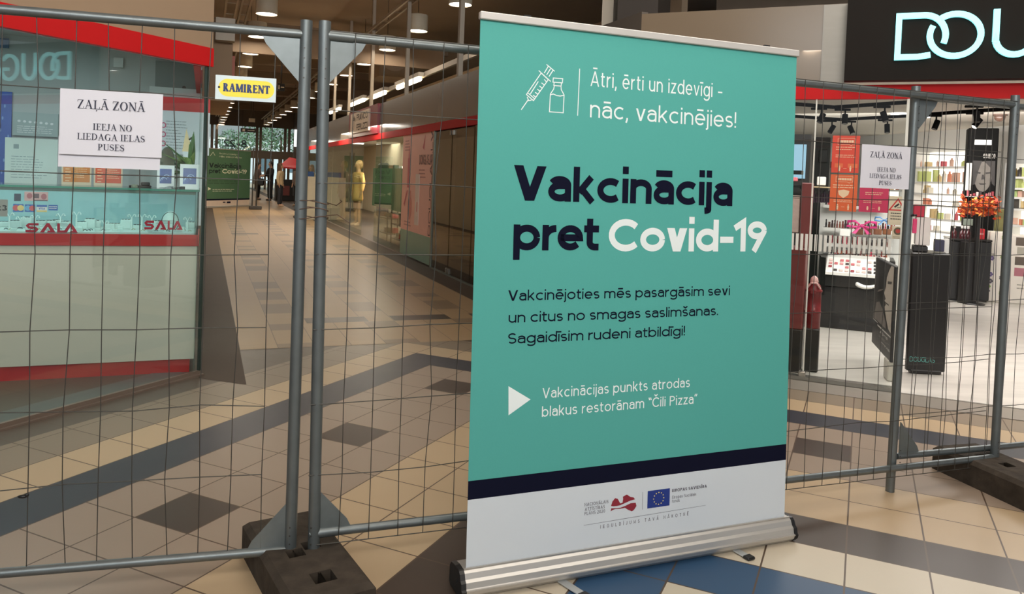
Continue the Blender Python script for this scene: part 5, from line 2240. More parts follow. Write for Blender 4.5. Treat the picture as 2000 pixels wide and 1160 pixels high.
skin_tone = pm('skin_tone', (206, 160, 132), .5)
REST = dict(lh=(.25, -.03, .88), rh=(-.25, -.03, .88), le=(.24, .03, 1.14), re=(-.24, .03, 1.14))
base_rot = atan2(CD.y, CD.x) - pi / 2
mann = pm('mannequin_skin', (196, 158, 120), .4)
x, z = CR.at(667, 452, .6)
figure('mannequin', 'mannequin in a grey-pink dress behind the shoe shop glass', 'mannequin', CR.w(CR.at(669, 420, .55)[0], .55, 0.0), -.9, 1.78, mann, pm('dress_mauve', (168, 132, 122), .6, var=.2), None, pm('nude_shoe', (206, 180, 150), .4), pm('mannequin_hair', (206, 170, 120), .5), REST, dress=True)
figure('mannequin', 'mannequin in a gold dress farthest along the shop window', 'mannequin', CR.w(-15.9, .55, 0.0), -.9, 1.78, mann, pm('dress_gold', (222, 182, 112), .5, var=.25), None, pm('nude_shoe', (206, 180, 150), .4), pm('mannequin_hair', (206, 170, 120), .5), REST, dress=True)
m = MB(CR)
m.bbox(-14.35, -14.0, .75, 1.0, .35, 1.75, .05)
solo('hanging_coat', m, pm('dark_coat', (52, 44, 48), .7), 'dark coat hanging beside the dressed mannequin', 'coat')

# ------------------------------------------------------------------ people and things at the far end
person = figure('person', 'person with long hair in a cream sweater and jeans standing in the corridor', 'person', floor_at(546, 403), base_rot + 1.15, 1.68, skin_tone,
                pm('cream_knit', (216, 190, 152), .7, var=.1), pm('blue_jeans', (52, 54, 62), .7), pm('tan_shoes', (206, 176, 150), .5), pm('brown_hair', (96, 66, 46), .6), REST, long_hair=True)
figure('person', 'person in black clothes with arms held forward, beyond the cream sweater', 'person', floor_at(527, 392), base_rot - 1.2, 1.8, skin_tone,
       pm('black_jacket', (24, 24, 30), .7), pm('black_trousers', (20, 20, 24), .7), pm('black_shoe', (16, 16, 16), .4), pm('dark_hair', (36, 28, 24), .6),
       dict(lh=(.14, -.42, 1.12), rh=(-.14, -.4, 1.1), le=(.23, -.08, 1.12), re=(-.23, -.08, 1.12)))
figure('person', 'person in a dusky top standing half hidden by the far banner edge', 'person', floor_at(503, 390), base_rot + 1.3, 1.72, skin_tone,
       pm('dusky_top', (118, 98, 94), .7), pm('black_trousers', (20, 20, 24), .7), pm('black_shoe', (16, 16, 16), .4), pm('dark_hair', (36, 28, 24), .6),
       dict(lh=(.14, -.36, 1.16), rh=(-.25, -.03, .9), le=(.23, -.08, 1.12), re=(-.24, .03, 1.14)))
figure('person', 'person in dark clothes mostly hidden by the two near fence posts', 'person', floor_at(580, 403), base_rot - .9, 1.7, skin_tone,
       pm('grey_top', (128, 112, 104), .7), pm('black_trousers', (20, 20, 24), .7), pm('tan_shoes', (206, 176, 150), .5), pm('dark_hair', (36, 28, 24), .6), REST)
o = floor_at(506, 391)
m = MB(Frame(o + Vector((.1, -.2, 0)), CQ))
m.bbox(-.16, .16, -.08, .08, .68, 1.02, .05)
m.tube([(-.1, 0, 1.0), (-.07, 0, 1.18), (.07, 0, 1.18), (.1, 0, 1.0)], .012, 6)
solo('shoulder_bag', m, blk, 'black bag held by the half hidden person at the far banner', 'bag')
# red canopied stall
o = floor_at(578, 392)
t = thing('market_stall', 'dark stall with a sloping red canopy near the end doors', 'stall', o)
fr = Frame(o, CQ)
m = MB(fr)
m.bbox(-.95, .75, -.4, .6, 0, 1.0, .02)
part('counter_body', m, pm('stall_black', (30, 28, 28), .6), t)
for x in (-.85, .7):
    m = MB(fr)
    m.box(x - .03, x + .03, .4, .46, 1.0, 1.75)
    part('pole', m, steel, t)
m = MB(fr)
m.add([(-.9, -.7, 1.55), (1.15, -.7, 1.4), (1.15, .6, 1.75), (-.3, .6, 2.0), (-.9, -.7, 1.62), (1.15, -.7, 1.47), (1.15, .6, 1.82), (-.3, .6, 2.07)],
      [(0, 1, 2, 3), (4, 7, 6, 5), (0, 4, 5, 1), (1, 5, 6, 2), (2, 6, 7, 3), (3, 7, 4, 0)])
part('canopy', m, pm('canopy_red', (196, 28, 38), .5), t, 'red canopy')
for k in range(3):
    m = MB(fr)
    m.box(-.7 + .5 * k, -.35 + .5 * k, -.42, -.405, .25, .7)
    part('display_card', m, pm('stall_card_%d' % k, ((120, 60, 56), (90, 92, 96), (140, 120, 96))[k], .6), t)
m = MB(Frame(cor(25.6, 3.0), CQ))
m.bbox(-.25, .25, -.2, .2, 0, 1.45, .03)
solo('promo_stand', m, pm('promo_blue', (40, 84, 150), .5), 'blue promo stand seen between the two near fence posts', 'stand')
m = MB(Frame(cor(24.2, 3.1), CQ))
m.bbox(-.3, .3, -.02, .02, 0, 1.3, .01)
solo('notice_stand', m, pm('board_cream', (206, 196, 176), .5), 'cream board standing right of the blue promo stand', 'board')
# far roll-up banner of the same print
a, b = floor_at(403, 406.5), floor_at(487, 403.5)
fb = Frame(a, b - a)
Wb = (b - a).length
Hb = fb.at(404, 290)[1]
fbx = lambda px, py: fb.at(px, py)
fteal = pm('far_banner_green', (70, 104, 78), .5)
t = thing('roll_up_banner', 'dark green vaccination banner standing far down the corridor', 'banner', (a + b) / 2)
m = MB(fb)
m.box(0, Wb, 0, .01, fbx(440, 388)[1], Hb)
m.m = 1
m.box(0, Wb, 0, .01, fbx(440, 391)[1], fbx(440, 388)[1])
m.m = 2
m.box(0, Wb, 0, .01, .06, fbx(440, 391)[1])
fp = part('graphic_panel', m, [fteal, navy, pm('far_banner_foot', (206, 186, 170), .5)], t)
m = MB(fb)
put_text(m, 'Vakcinācija', fbx(408, 326)[0], fbx(471, 326)[0], fbx(408, 327)[1], .17, .2, -.004, 0, .08)
put_text(m, 'pret', fbx(408, 338)[0], fbx(430, 338)[0], fbx(408, 338)[1], .17, .2, -.004, 0, .08)
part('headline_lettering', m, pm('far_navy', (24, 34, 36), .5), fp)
m = MB(fb)
put_text(m, 'Covid-19', fbx(434, 338)[0], fbx(482, 339)[0], fbx(434, 338.5)[1], .16, .2, -.004, 0, .08)
put_text(m, 'Ātri, ērti un izdevīgi –', fbx(428, 300)[0], fbx(464, 303)[0], fbx(428, 301)[1], .05, .13, -.004)
put_text(m, 'nāc, vakcinējies!', fbx(428, 306)[0], fbx(472, 309)[0], fbx(428, 307)[1], .06, .13, -.004)
lines_block(m, fbx(415, 370)[0], fbx(459, 374)[0], fbx(415, 375)[1], fbx(415, 368)[1], 2, -.004, .3, .2, 4)
m.poly([fbx(406, 365), fbx(412, 369), fbx(406, 372)], -.004)
m.stroke([fbx(410, 305), fbx(416, 297), fbx(420, 304)], .02, -.004)
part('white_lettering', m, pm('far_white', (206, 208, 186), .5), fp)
m = MB(fb)
lines_block(m, fbx(407, 352)[0], fbx(465, 352)[0], fbx(407, 360)[1], fbx(407, 346)[1], 3, -.004, .35, .2, 3)
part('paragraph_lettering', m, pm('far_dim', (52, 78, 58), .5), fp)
m = MB(fb)
m.box(fbx(443, 397)[0], fbx(450, 397)[0], -.006, -.003, fbx(445, 397)[1], fbx(445, 393.5)[1])
m.box(fbx(435, 396)[0], fbx(440, 396)[0], -.006, -.003, fbx(437, 396)[1], fbx(437, 394)[1])
part('emblems', m, navy, fp)
m = MB(fb)
m.bbox(-.02, Wb + .02, -.05, .08, 0, .07, .01)
part('cassette', m, silver, t)
m = MB(fb)
m.bbox(0, Wb, -.01, .02, Hb, Hb + .03, .004)
part('top_rail', m, silver, t)
o = floor_at(495, 409)
m = MB(Frame(o, CQ))
m.bbox(-.16, .28, -.12, .12, 0, .13, .02)
m.tube([(-.05, 0, .1), (-.05, 0, 2.2)], .025, 10)
m.tube([(.09, 0, .1), (.09, 0, 2.2)], .025, 10)
solo('barrier_post', m, steel, 'dark double post in a block at the far banner edge', 'post')
# hanging exit and info signs, mirrored hours on the end glazing
def hang(px0, py0, px1, py1, l, mat, label, txt=None, mirror=False):
    fr = Frame(cor(l, 0), CQ)
    x0, z1 = fr.at(px0, py0)
    x1, z0 = fr.at(px1, py1)
    t = thing('hanging_sign', label, 'sign', fr.w((x0 + x1) / 2, 0, z0))
    m = MB(fr)
    m.box(x0, x1, -.04, .04, z0, z1)
    part('sign_body', m, mat, t)
    for x in (x0 + .1, x1 - .1):
        m = MB(fr)
        m.box(x - .012, x + .012, -.012, .012, z1, 5.62)
        part('hanger', m, steel, t)
    if txt:
        m = MB(fr)
        txt(m, x0, x1, z0, z1, -.043)
        part('pictogram', m, pm('sign_white', (222, 206, 190), .3), t)
def arrowp(m, x0, x1, z0, z1, y):
    w, h = x1 - x0, z1 - z0
    m.box(x0 + w * .12, x0 + w * .28, y, y + .002, z0 + h * .2, z0 + h * .8)
    m.stroke([(x0 + w * .45, z0 + h * .5), (x0 + w * .9, z0 + h * .5)], h * .14, y)
hang(542, 163, 556, 178, 26, pm('black_plastic', (22, 22, 24), .4), 'small black hanging sign right of the yellow rental plate', arrowp)
hang(470, 250, 500, 259, 50, pm('sign_brown', (40, 34, 32), .5), 'dark hanging sign before the end glazing', arrowp)
hang(486, 231, 498, 239, 44, pm('sign_pale', (190, 176, 150), .5), 'small pale hanging panel above the end glazing')
x0, zb_ = EF.at(437, 286, -.1)
x1, _ = EF.at(482, 286, -.1)
_, zt_ = EF.at(460, 273, -.1)
m = MB(EF)
put_text(m, '8-22', x0, x1, zb_, zt_ - zb_, .17, -.02, 0, .1, True)
solo('opening_hours', m, pm('hours_ink', (44, 56, 70), .5), 'mirrored opening hours 8-22 on the end glazing', 'window lettering')
m = MB(EF)
x0, z1 = EF.at(575, 253, -.45)
x1, z0 = EF.at(588, 287, -.45)
m.box(x0, x1, -.5, -.42, z0, z1)
solo('light_box', m, em('light_box', (250, 250, 245), 1.6), 'white lit box on the pier beside the end doors', 'light box')
# outside: pale building and trees
of = Frame(cor(58, 0), CQ)
m = MB(of)
m.box(-24, 26, 26, 34, 0, 4.2)
m.m = 1
for k in range(16):
    m.box(-22 + 3 * k, -20.6 + 3 * k, 25.9, 26.0, 1.2, 3.0)
solo('pale_building', m, [pm('outside_render', (214, 220, 226), .8), pm('outside_window', (92, 112, 124), .3)], 'pale building across the street outside the end doors', 'building')
def tree(x, y, h, r0, seed, label):
    o = of.w(x, y, 0)
    t = thing('street_tree', label, 'tree', o, 'trees outside the end doors')
    fr = Frame(o, CQ)
    m = MB(fr)
    m.tube([(0, 0, 0), (.1, .05, h * .35), (.05, 0, h * .7)], [.16, .12, .06], 10)
    part('trunk', m, pm('bark', (84, 70, 58), .9), t)
    m = MB(fr)
    r = random.Random(seed)
    for k in range(760):
        a, b_ = r.uniform(0, 2 * pi), r.uniform(-1, 1)
        rr = r0 * r.random() ** .4
        c = Vector((rr * cos(a) * sqrt(1 - b_ * b_), rr * sin(a) * sqrt(1 - b_ * b_), h * .68 + rr * b_ * .8))
        d = Vector((r.uniform(-1, 1), r.uniform(-1, 1), r.uniform(-1, 1))).normalized() * .13
        e = d.cross(Vector((r.uniform(-1, 1), r.uniform(-1, 1), r.uniform(-1, 1)))).normalized() * .08
        m.m = k % 2
        m.add([tuple(c - d), tuple(c + e), tuple(c + d), tuple(c - e)], [(0, 1, 2, 3)])
    part('foliage', m, [pm('tree_green', (84, 118, 92), .7), pm('tree_green_light', (124, 152, 128), .7)], t)
tree(EF.at(548, 270, 12)[0], 12, 6.2, 2.0, 5, 'green tree seen through the right end window')
tree(EF.at(500, 270, 17)[0], 17, 5.8, 1.9, 6, 'green tree seen through the middle end window')
tree(EF.at(452, 270, 22)[0], 22, 5.6, 1.6, 8, 'green tree behind the mirrored opening hours')

# ------------------------------------------------------------------ perfumery: things on the glass
dx = lambda px, py, e=0.0: DF.at(px, py, e)

def glass_sheet(name, corners, label, cat, mat, draw, y=-.004, group=None):
    P = [dx(*c, y) for c in corners]
    x0, x1 = (P[0][0] + P[3][0]) / 2, (P[1][0] + P[2][0]) / 2
    z1, z0 = (P[0][1] + P[1][1]) / 2, (P[2][1] + P[3][1]) / 2
    t = thing(name, label, cat, DF.w((x0 + x1) / 2, y, z0), group)
    m = MB(DF)
    m.box(x0, x1, y - .001, y, z0, z1)
    part('sheet', m, mat, t)
    m = MB(Frame(DF.w(x0, y, z0), DF.ex))
    ms = draw(m, x1 - x0, z1 - z0, -.0018)
    part('print', m, ms, t)
    return t

pcream = pm('print_cream', (226, 196, 160), .5)

def walkers(m, w, h, zc, y, dx_=.2):
    for s in (-1, 1):
        x = w * (.5 + s * dx_)
        m.disc(x, zc + h * .055, w * .028, w * .028, y, 10)
        m.prism([(x - w * .035, zc - h * .02), (x + w * .035, zc - h * .02), (x + w * .03, zc + h * .03), (x - w * .03, zc + h * .03)], y - .0002, y)
        m.box(x - w * .025, x + w * .025, y - .0002, y, zc - h * .08, zc - h * .02)
    m.stroke([(w * .44, zc), (w * .56, zc)], h * .008, y)

def bubble(m, w, h, z0, z1, y):
    m.stroke([(w * .2, z0), (w * .62, z0), (w * .7, z0 - h * .03), (w * .72, z0), (w * .82, z0), (w * .82, z1), (w * .2, z1)], h * .008, y, 0, True)
    lines_block(m, w * .26, w * .78, z0 + (z1 - z0) * .25, z0 + (z1 - z0) * .75, 1, y, .8, .05, 3)

def rules_a(m, w, h, y):
    m.m = 0
    bubble(m, w, h, h * .76, h * .93, y)
    lines_block(m, w * .14, w * .88, h * .6, h * .72, 2, y, .3, .3, 4)
    lines_block(m, w * .14, w * .88, h * .4, h * .5, 2, y, .3, .2, 5)
    walkers(m, w, h, h * .12, y)
    m.m = 1
    m.box(w * .12, w * .42, y, y + .0004, h * .14, h * .25)
    m.box(w * .6, w * .95, y, y + .0004, h * .14, h * .25)
    return [pcream, pm('poster_amber', (214, 104, 58), .5)]

def rules_b(m, w, h, y):
    m.m = 0
    bubble(m, w, h, h * .8, h * .95, y)
    lines_block(m, w * .1, w * .92, h * .62, h * .74, 2, y, .35, .1, 6)
    m.poly([(w * .3, h * .56), (w * .5, h * .59), (w * .72, h * .56), (w * .68, h * .45), (w * .5, h * .36), (w * .33, h * .45)], y)
    lines_block(m, w * .15, w * .85, h * .24, h * .32, 2, y, .3, .3, 7)
    walkers(m, w, h, h * .12, y)
    return [pcream]

og = pm('poster_orange', (206, 62, 36), .45, var=.06)
og2 = pm('poster_orange_light', (210, 92, 42), .45, var=.06)
glass_sheet('rules_poster', ((1627, 265), (1681, 265), (1676, 337), (1623, 338)), 'upper orange safety poster with a speech bubble on the perfumery glass', 'poster', og, rules_a, group='safety posters on the glass')
glass_sheet('rules_poster', ((1623, 341), (1676, 341), (1672, 414), (1619, 411)), 'lower orange safety poster with a face mask on the perfumery glass', 'poster', og2, rules_b, group='safety posters on the glass')
def rules_c(m, w, h, y):
    lines_block(m, w * .2, w * .85, h * .7, h * .85, 2, y, .3, .2, 8)
    lines_block(m, w * .15, w * .85, h * .36, h * .5, 2, y, .3, .2, 9)
    walkers(m, w, h, h * .16, y)
    return [pcream]
glass_sheet('rules_poster', ((1680, 366), (1737, 369), (1733, 416), (1676, 413)), 'magenta safety poster under the white notice on the perfumery glass', 'poster', pm('poster_magenta', (190, 42, 82), .45, var=.06), rules_c, group='safety posters on the glass')
def cctv(m, w, h, y):
    m.m = 0
    m.stroke([(w * .06, h * .52), (w * .56, h * .9), (w * 1.0, h * .52)], h * .045, y, 0, True)
    m.m = 1
    m.stroke([(w * .36, h * .62), (w * .62, h * .74)], h * .06, y)
    m.stroke([(w * .5, h * .6), (w * .72, h * .62), (w * .72, h * .7)], h * .015, y)
    lines_block(m, w * .15, w * .95, h * .16, h * .46, 3, y, .3, .2, 3)
    return [pm('warn_red', (196, 46, 40), .5), pm('warn_black', (40, 36, 32), .5)]
glass_sheet('warning_notice', ((1737, 382), (1770, 385), (1765, 441), (1733, 438)), 'beige camera warning notice with a red triangle on the perfumery glass', 'notice', pm('notice_beige', (206, 194, 168), .5), cctv)
def round_st(m, w, h, y):
    m.disc(w * .5, h * .62, w * .36, w * .36, y)
    m.m = 1
    m.disc(w * .5, h * .62, w * .2, w * .2, y - .0003)
    m.m = 2
    lines_block(m, w * .1, w * .9, h * .02, h * .22, 2, y, .3, .2, 3)
    return [pm('seal_olive', (92, 82, 62), .5), pm('seal_red', (176, 60, 50), .5), pm('warn_black', (40, 36, 32), .5)]
glass_sheet('round_sticker', ((1743, 441), (1766, 443), (1764, 468), (1741, 466)), 'beige sticker with a dark round seal below the camera warning', 'sticker', pm('notice_beige', (206, 194, 168), .5), round_st)
# pale strips across the glass
x0, _ = dx(1536, 470)
x1, _ = dx(1744, 480)
t = thing('glass_marking', 'row of pale vertical strips across the perfumery glass', 'glass marking', DF.w((x0 + x1) / 2, -.004, 1.02), None)
m = MB(DF)
n = 22
for i in range(n):
    xa = x0 + (x1 - x0) * i / n
    m.box(xa, xa + (x1 - x0) / n * .6, -.0045, -.003, 1.02, 1.15)
part('strips', m, pm('decal_pale', (222, 220, 212), .5), t)

# ------------------------------------------------------------------ perfumery: things behind the glass
blackp = pm('satin_black', (30, 28, 27), .35, var=.1)
charc = pm('charcoal_board', (34, 31, 30), .5, var=.1)
pillar_black = pm('pillar_black', (15, 14, 13), .6, var=.1, spec=.15)
white_lit = em('lit_shelf_back', (255, 250, 238), 1.3, (240, 238, 232))
whitep = pm('shelf_white', (236, 234, 228), .4)
red_can = pm('canister_red', (128, 34, 38), .35, var=.12)
wine = pm('wine_red', (122, 52, 50), .4, var=.08)

# red tower with canister, just inside the glass
o = DF.w(1.36, .34, 0)
t = thing('display_tower', 'wine red display tower on a black plinth beside the banner edge', 'display stand', o)
m = MB(DF)
m.bbox(1.0, 1.385, .2, .5, .006, .36, .01)
part('plinth', m, blackp, t)
m = MB(DF)
m.bbox(1.0, 1.385, .2, .5, .36, 1.02, .008)
part('lower_panel', m, wine, t)
m = MB(DF)
xa = dx(1563, 420, .3)[0]
xb = dx(1584, 420, .3)[0]
zt = dx(1574, 357, .3)[1]
m.bbox(xa, xb, .26, .5, 1.02, zt, .006)
part('upright', m, wine, t)
m = MB(DF)
m.bbox(1.12, xa - .005, .28, .36, 1.14, 1.42, .006)
m.bbox(1.12, xa - .005, .28, .4, 1.42, 1.445, .004)
part('picture_box', m, pm('box_rose', (196, 170, 162), .5, var=.2, scale=30), t)
m = MB(DF)
m.box(1.1, xa - .005, .28, .5, 1.5, 1.53)
m.box(1.1, xa - .005, .28, .5, 1.62, 1.65)
part('shelf', m, blackp, t)
xc = dx(1588, 600, .36)[0]
t = thing('canister_stack', 'tall red lidded canister model beside the wine red tower', 'display canister', DF.w(xc, .36, .36))
fr = Frame(DF.w(xc, .36, 0), DF.ex)
cs = lambda prof: [(r_ * .66, .362 + (z_ - .355) * .68) for r_, z_ in prof]
m = MB(fr)
m.lathe(0, 0, cs([(.085, .355), (.092, .36), (.092, .54), (.098, .545), (.098, .56), (.09, .565), (.09, .79), (.1, .795), (.1, .815), (.085, .83), (.078, .87), (.05, .9)]), 28)
part('canister', m, red_can, t)
m = MB(fr)
m.lathe(0, 0, cs([(.045, .895), (.05, .92), (.04, .96), (.012, .985)]), 18)
m.tube([(-.05, -.035, .69), (-.02, -.05, .735), (.02, -.05, .735), (.05, -.035, .69)], .008, 8)
part('pale_knob', m, pm('knob_pink', (222, 176, 170), .35), t)
for z in (.496, .665):
    m = MB(fr)
    m.box(-.02, .02, -.075, -.058, z - .014, z + .014)
    part('clasp', m, red_can, t)
m = MB(fr)
m.bbox(-.056, .06, -.06, .06, .006, .361, .008)
solo('plinth_block', m, blackp, 'black plinth block under the red canister', 'plinth')

def dbox(name, p0, p1, e, dep, mat, label, cat, group=None, zbase=None, b=.006):
    x0, z1 = dx(*p0, e)
    x1, z0 = dx(*p1, e)
    if zbase is not None:
        z0 = zbase
    m = MB(DF)
    m.bbox(x0, x1, e, e + dep, z0, z1, b)
    return solo(name, m, mat, label, cat, group)

# screen and dark columns at the left
x0, z1 = dx(1500, 281, 3.0)
x1, z0 = dx(1572, 349, 3.0)
t = thing('advert_screen', 'tall glowing pale blue screen on a charcoal column', 'screen', DF.w((x0 + x1) / 2, 3.0, 0))
m = MB(DF)
m.box(x0, dx(1583, 300, 3.0)[0], 3.02, 3.4, .006, dx(1560, 262, 3.0)[1])
part('column', m, charc, t)
m = MB(DF)
m.box(x0, x1, 2.99, 3.02, z0, z1)
part('screen', m, em('screen_blue', (176, 222, 246), .95), t)
dbox('charcoal_column', (1585, 268), (1604, 640), 4.4, .3, charc, 'charcoal column right of the glowing screen', 'column', zbase=.006)
dbox('dark_mirror', (1600, 292), (1616, 318), 4.38, .02, blackp, 'small dark mirror panel beside the charcoal column', 'mirror')
dbox('white_board', (1600, 278), (1626, 325), 4.9, .03, whitep, 'white lit board behind the dark mirror panel', 'board')
dbox('wine_board', (1601, 315), (1640, 328), 4.86, .03, wine, 'wine red strip board behind the orange posters', 'board')
dbox('cream_box', (1596, 345), (1612, 362), 2.6, .12, whitep, 'white perfume carton left of the orange poster', 'carton', 'cartons left of the orange posters')
dbox('pink_box', (1545, 346), (1557, 354), 2.55, .1, pm('box_pink', (226, 120, 130), .5), 'pink carton below the glowing screen', 'carton')
dbox('display_ledge', (1540, 362), (1624, 368), 2.5, .4, pm('ledge_sand', (176, 156, 122), .5), 'sand coloured ledge left of the orange posters', 'ledge')
for k in range(8):
    dbox('nail_polish', (1588 + 5 * k, 372 + (k % 2) * 6), (1592 + 5 * k, 396), 2.6, .03, pm('polish_dark', (44, 30, 40), .3), 'dark small bottle on the shelf left of the orange posters', 'bottle', 'dark bottles left of the posters')

# make-up counter: black body, white tester tray, stepped shelves behind
bx0, bx1 = 1.36, 2.02
E0 = 2.5
ztray0 = dx(1660, 534, E0)[1]
ztray1 = dx(1660, 504, E0 + .42)[1]
t = thing('makeup_counter', 'black make-up counter with a white tilted tester tray', 'counter', DF.w(1.7, 2.8, 0))
m = MB(DF)
m.bbox(1.38, 2.06, E0 + .1, E0 + .8, .006, ztray0 - .16, .01)
m.bbox(1.44, 2.1, E0 + .06, E0 + .8, ztray0 - .16, ztray0 - .02, .008)
part('body', m, blackp, t)
m = MB(DF)
m.add([(1.45, E0, ztray0 - .03), (2.0, E0, ztray0 - .03), (2.0, E0, ztray0), (1.45, E0, ztray0), (1.45, E0 + .42, ztray1 - .03), (2.0, E0 + .42, ztray1 - .03), (2.0, E0 + .42, ztray1), (1.45, E0 + .42, ztray1)],
      [(0, 1, 2, 3), (3, 2, 6, 7), (0, 3, 7, 4), (1, 5, 6, 2), (4, 7, 6, 5), (0, 4, 5, 1)])
part('tester_tray', m, whitep, t)
m = MB(DF)
m.prism_z([(1.4, E0 + .05), (1.45, E0), (1.45, E0 + .5), (1.36, E0 + .5)], ztray0 - .25, ztray1 + .02)
part('side_cheek', m, blackp, t)
r = random.Random(21)
ts = [pm('tester_%d' % i, c, .35) for i, c in enumerate(((196, 96, 104), (206, 140, 140), (150, 60, 70), (226, 196, 190), (60, 50, 52), (40, 36, 40)))]
slope = (ztray1 - ztray0) / .42
tf = Frame(DF.w(1.45, E0, ztray0 + .002), DF.ex, ey=None)
for i in range(9):
    for j in range(4):
        if r.random() < .2:
            continue
        x, y = .04 + .056 * i, .05 + .09 * j
        mtl = ts[5] if i == 8 else r.choice(ts[:5])
        m = MB(Frame(DF.w(1.45 + x, E0 + y, ztray0 + .001 + slope * y), DF.ex, (-DF.ey * slope + Vector((0, 0, 1)))))
        m.bbox(-.018, .018, -.022, .022, 0, .012, .003)
        solo('tester', m, mtl, 'small colour tester in the white tilted tray', 'tester', 'testers in the tilted tray')
o = DF.w(1.87, E0 + .04, ztray0 - .14)
m = MB(Frame(DF.w(1.86, E0 - .02, ztray0 - .13), DF.ex))
m.tube([(.09 * cos(a * pi / 12), .02 * sin(a * pi / 6), .012 + .012 * cos(a * pi / 6)) for a in range(21)], [.012 + .012 * sin(a * pi / 20) for a in range(21)], 8)
solo('cloth_band', m, whitep, 'crumpled white band lying on the black counter edge', 'cloth')
# stepped shelves
tiers = [(E0 + .5, 499, 1.45, 2.08), (E0 + .75, 478, 1.4, 2.1), (E0 + 1.0, 447, 1.36, 2.16), (E0 + 1.25, 402, 1.34, 2.0)]
t = thing('stepped_shelf', 'white stepped make-up shelf behind the pale glass strips', 'shelving', DF.w(1.75, E0 + .9, 0))
zprev = None
m = MB(DF)
m.box(1.3, 2.2, E0 + 1.4, E0 + 1.44, .006, dx(1660, 396, E0 + 1.4)[1])
part('back_board', m, whitep, t)
m = MB(DF)
m.bbox(1.35, 2.15, E0 + .85, E0 + 1.4, .006, dx(1660, 505, E0 + .8)[1], .01)
part('base', m, blackp, t)
cosm = [pm('cosmetic_%d' % i, c, .3) for i, c in enumerate(((60, 34, 36), (120, 48, 40), (150, 86, 60), (40, 34, 38), (180, 60, 80), (90, 60, 50)))]
k = 0
for e, py, xa, xb in tiers:
    z = dx(1660, py, e)[1]
    m = MB(DF)
    m.box(xa, xb, e, e + .3, z - .035, z)
    part('shelf', m, whitep, t)
    x = xa + .02
    while x < xb - .03:
        w_ = r.uniform(.014, .03)
        h_ = r.uniform(.06, .1) if k != 0 else r.uniform(.03, .06)
        m = MB(DF)
        y = e + r.uniform(.05, .12)
        m.bbox(x, x + w_, y, y + w_, z, z + h_ * .6, .003)
        m.bbox(x + .003, x + w_ - .003, y + .003, y + w_ - .003, z + h_ * .6, z + h_, .003)
        solo('lipstick', m, r.choice(cosm), 'small make-up stick on the stepped shelf behind the glass strips', 'lipstick', 'make-up sticks on the stepped shelf')
        x += w_ + r.uniform(.003, .012)
    k += 1
# magenta and blue bows
def bow(px, py, e, mat, label, s):
    x, z = dx(px, py, e)
    o = DF.w(x, e, z)
    fr = Frame(o, DF.ex)
    t = thing('ribbon_bow', label, 'bow', o)
    for sg in (-1, 1):
        m = MB(fr)
        m.tube([(0, 0, .0), (sg * .5 * s, -.02, .35 * s), (sg * s, 0, .3 * s), (sg * 1.05 * s, 0, -.05 * s), (sg * .5 * s, -.02, -.12 * s), (0, 0, 0)], [.02 * s, .1 * s, .12 * s, .12 * s, .1 * s, .02 * s], 8)
        part('loop', m, mat, t)
        m = MB(fr)
        m.add([(0, -.01, 0), (sg * .25 * s, -.03, -.1 * s), (sg * .7 * s, -.03, -.6 * s), (sg * .4 * s, -.03, -.65 * s)], [(0, 1, 2, 3)])
        part('tail', m, mat, t)
    m = MB(fr)
    m.ball((0, -.01, 0), .12 * s, .1 * s, .14 * s)
    part('knot', m, mat, t)
bow(1683, 441, E0 + .45, pm('satin_magenta', (202, 44, 120), .3), 'magenta ribbon bow above the make-up counter', .14)
bow(1727, 430, E0 + .6, pm('satin_blue', (96, 150, 206), .3), 'pale blue ribbon bow right of the magenta one', .09)
dbox('white_vase', (1640, 447), (1660, 462), E0 + .42, .1, whitep, 'white box between the lipsticks and the magenta bow', 'box')
for i in range(4):
    dbox('palette_box', (1670 + 18 * i, 447), (1686 + 18 * i, 459), E0 + .5, .1, pm('box_bronze', (120, 74, 46), .35, var=.4, scale=40), 'bronze palette box on the shelf under the bows', 'box', 'bronze palette boxes')

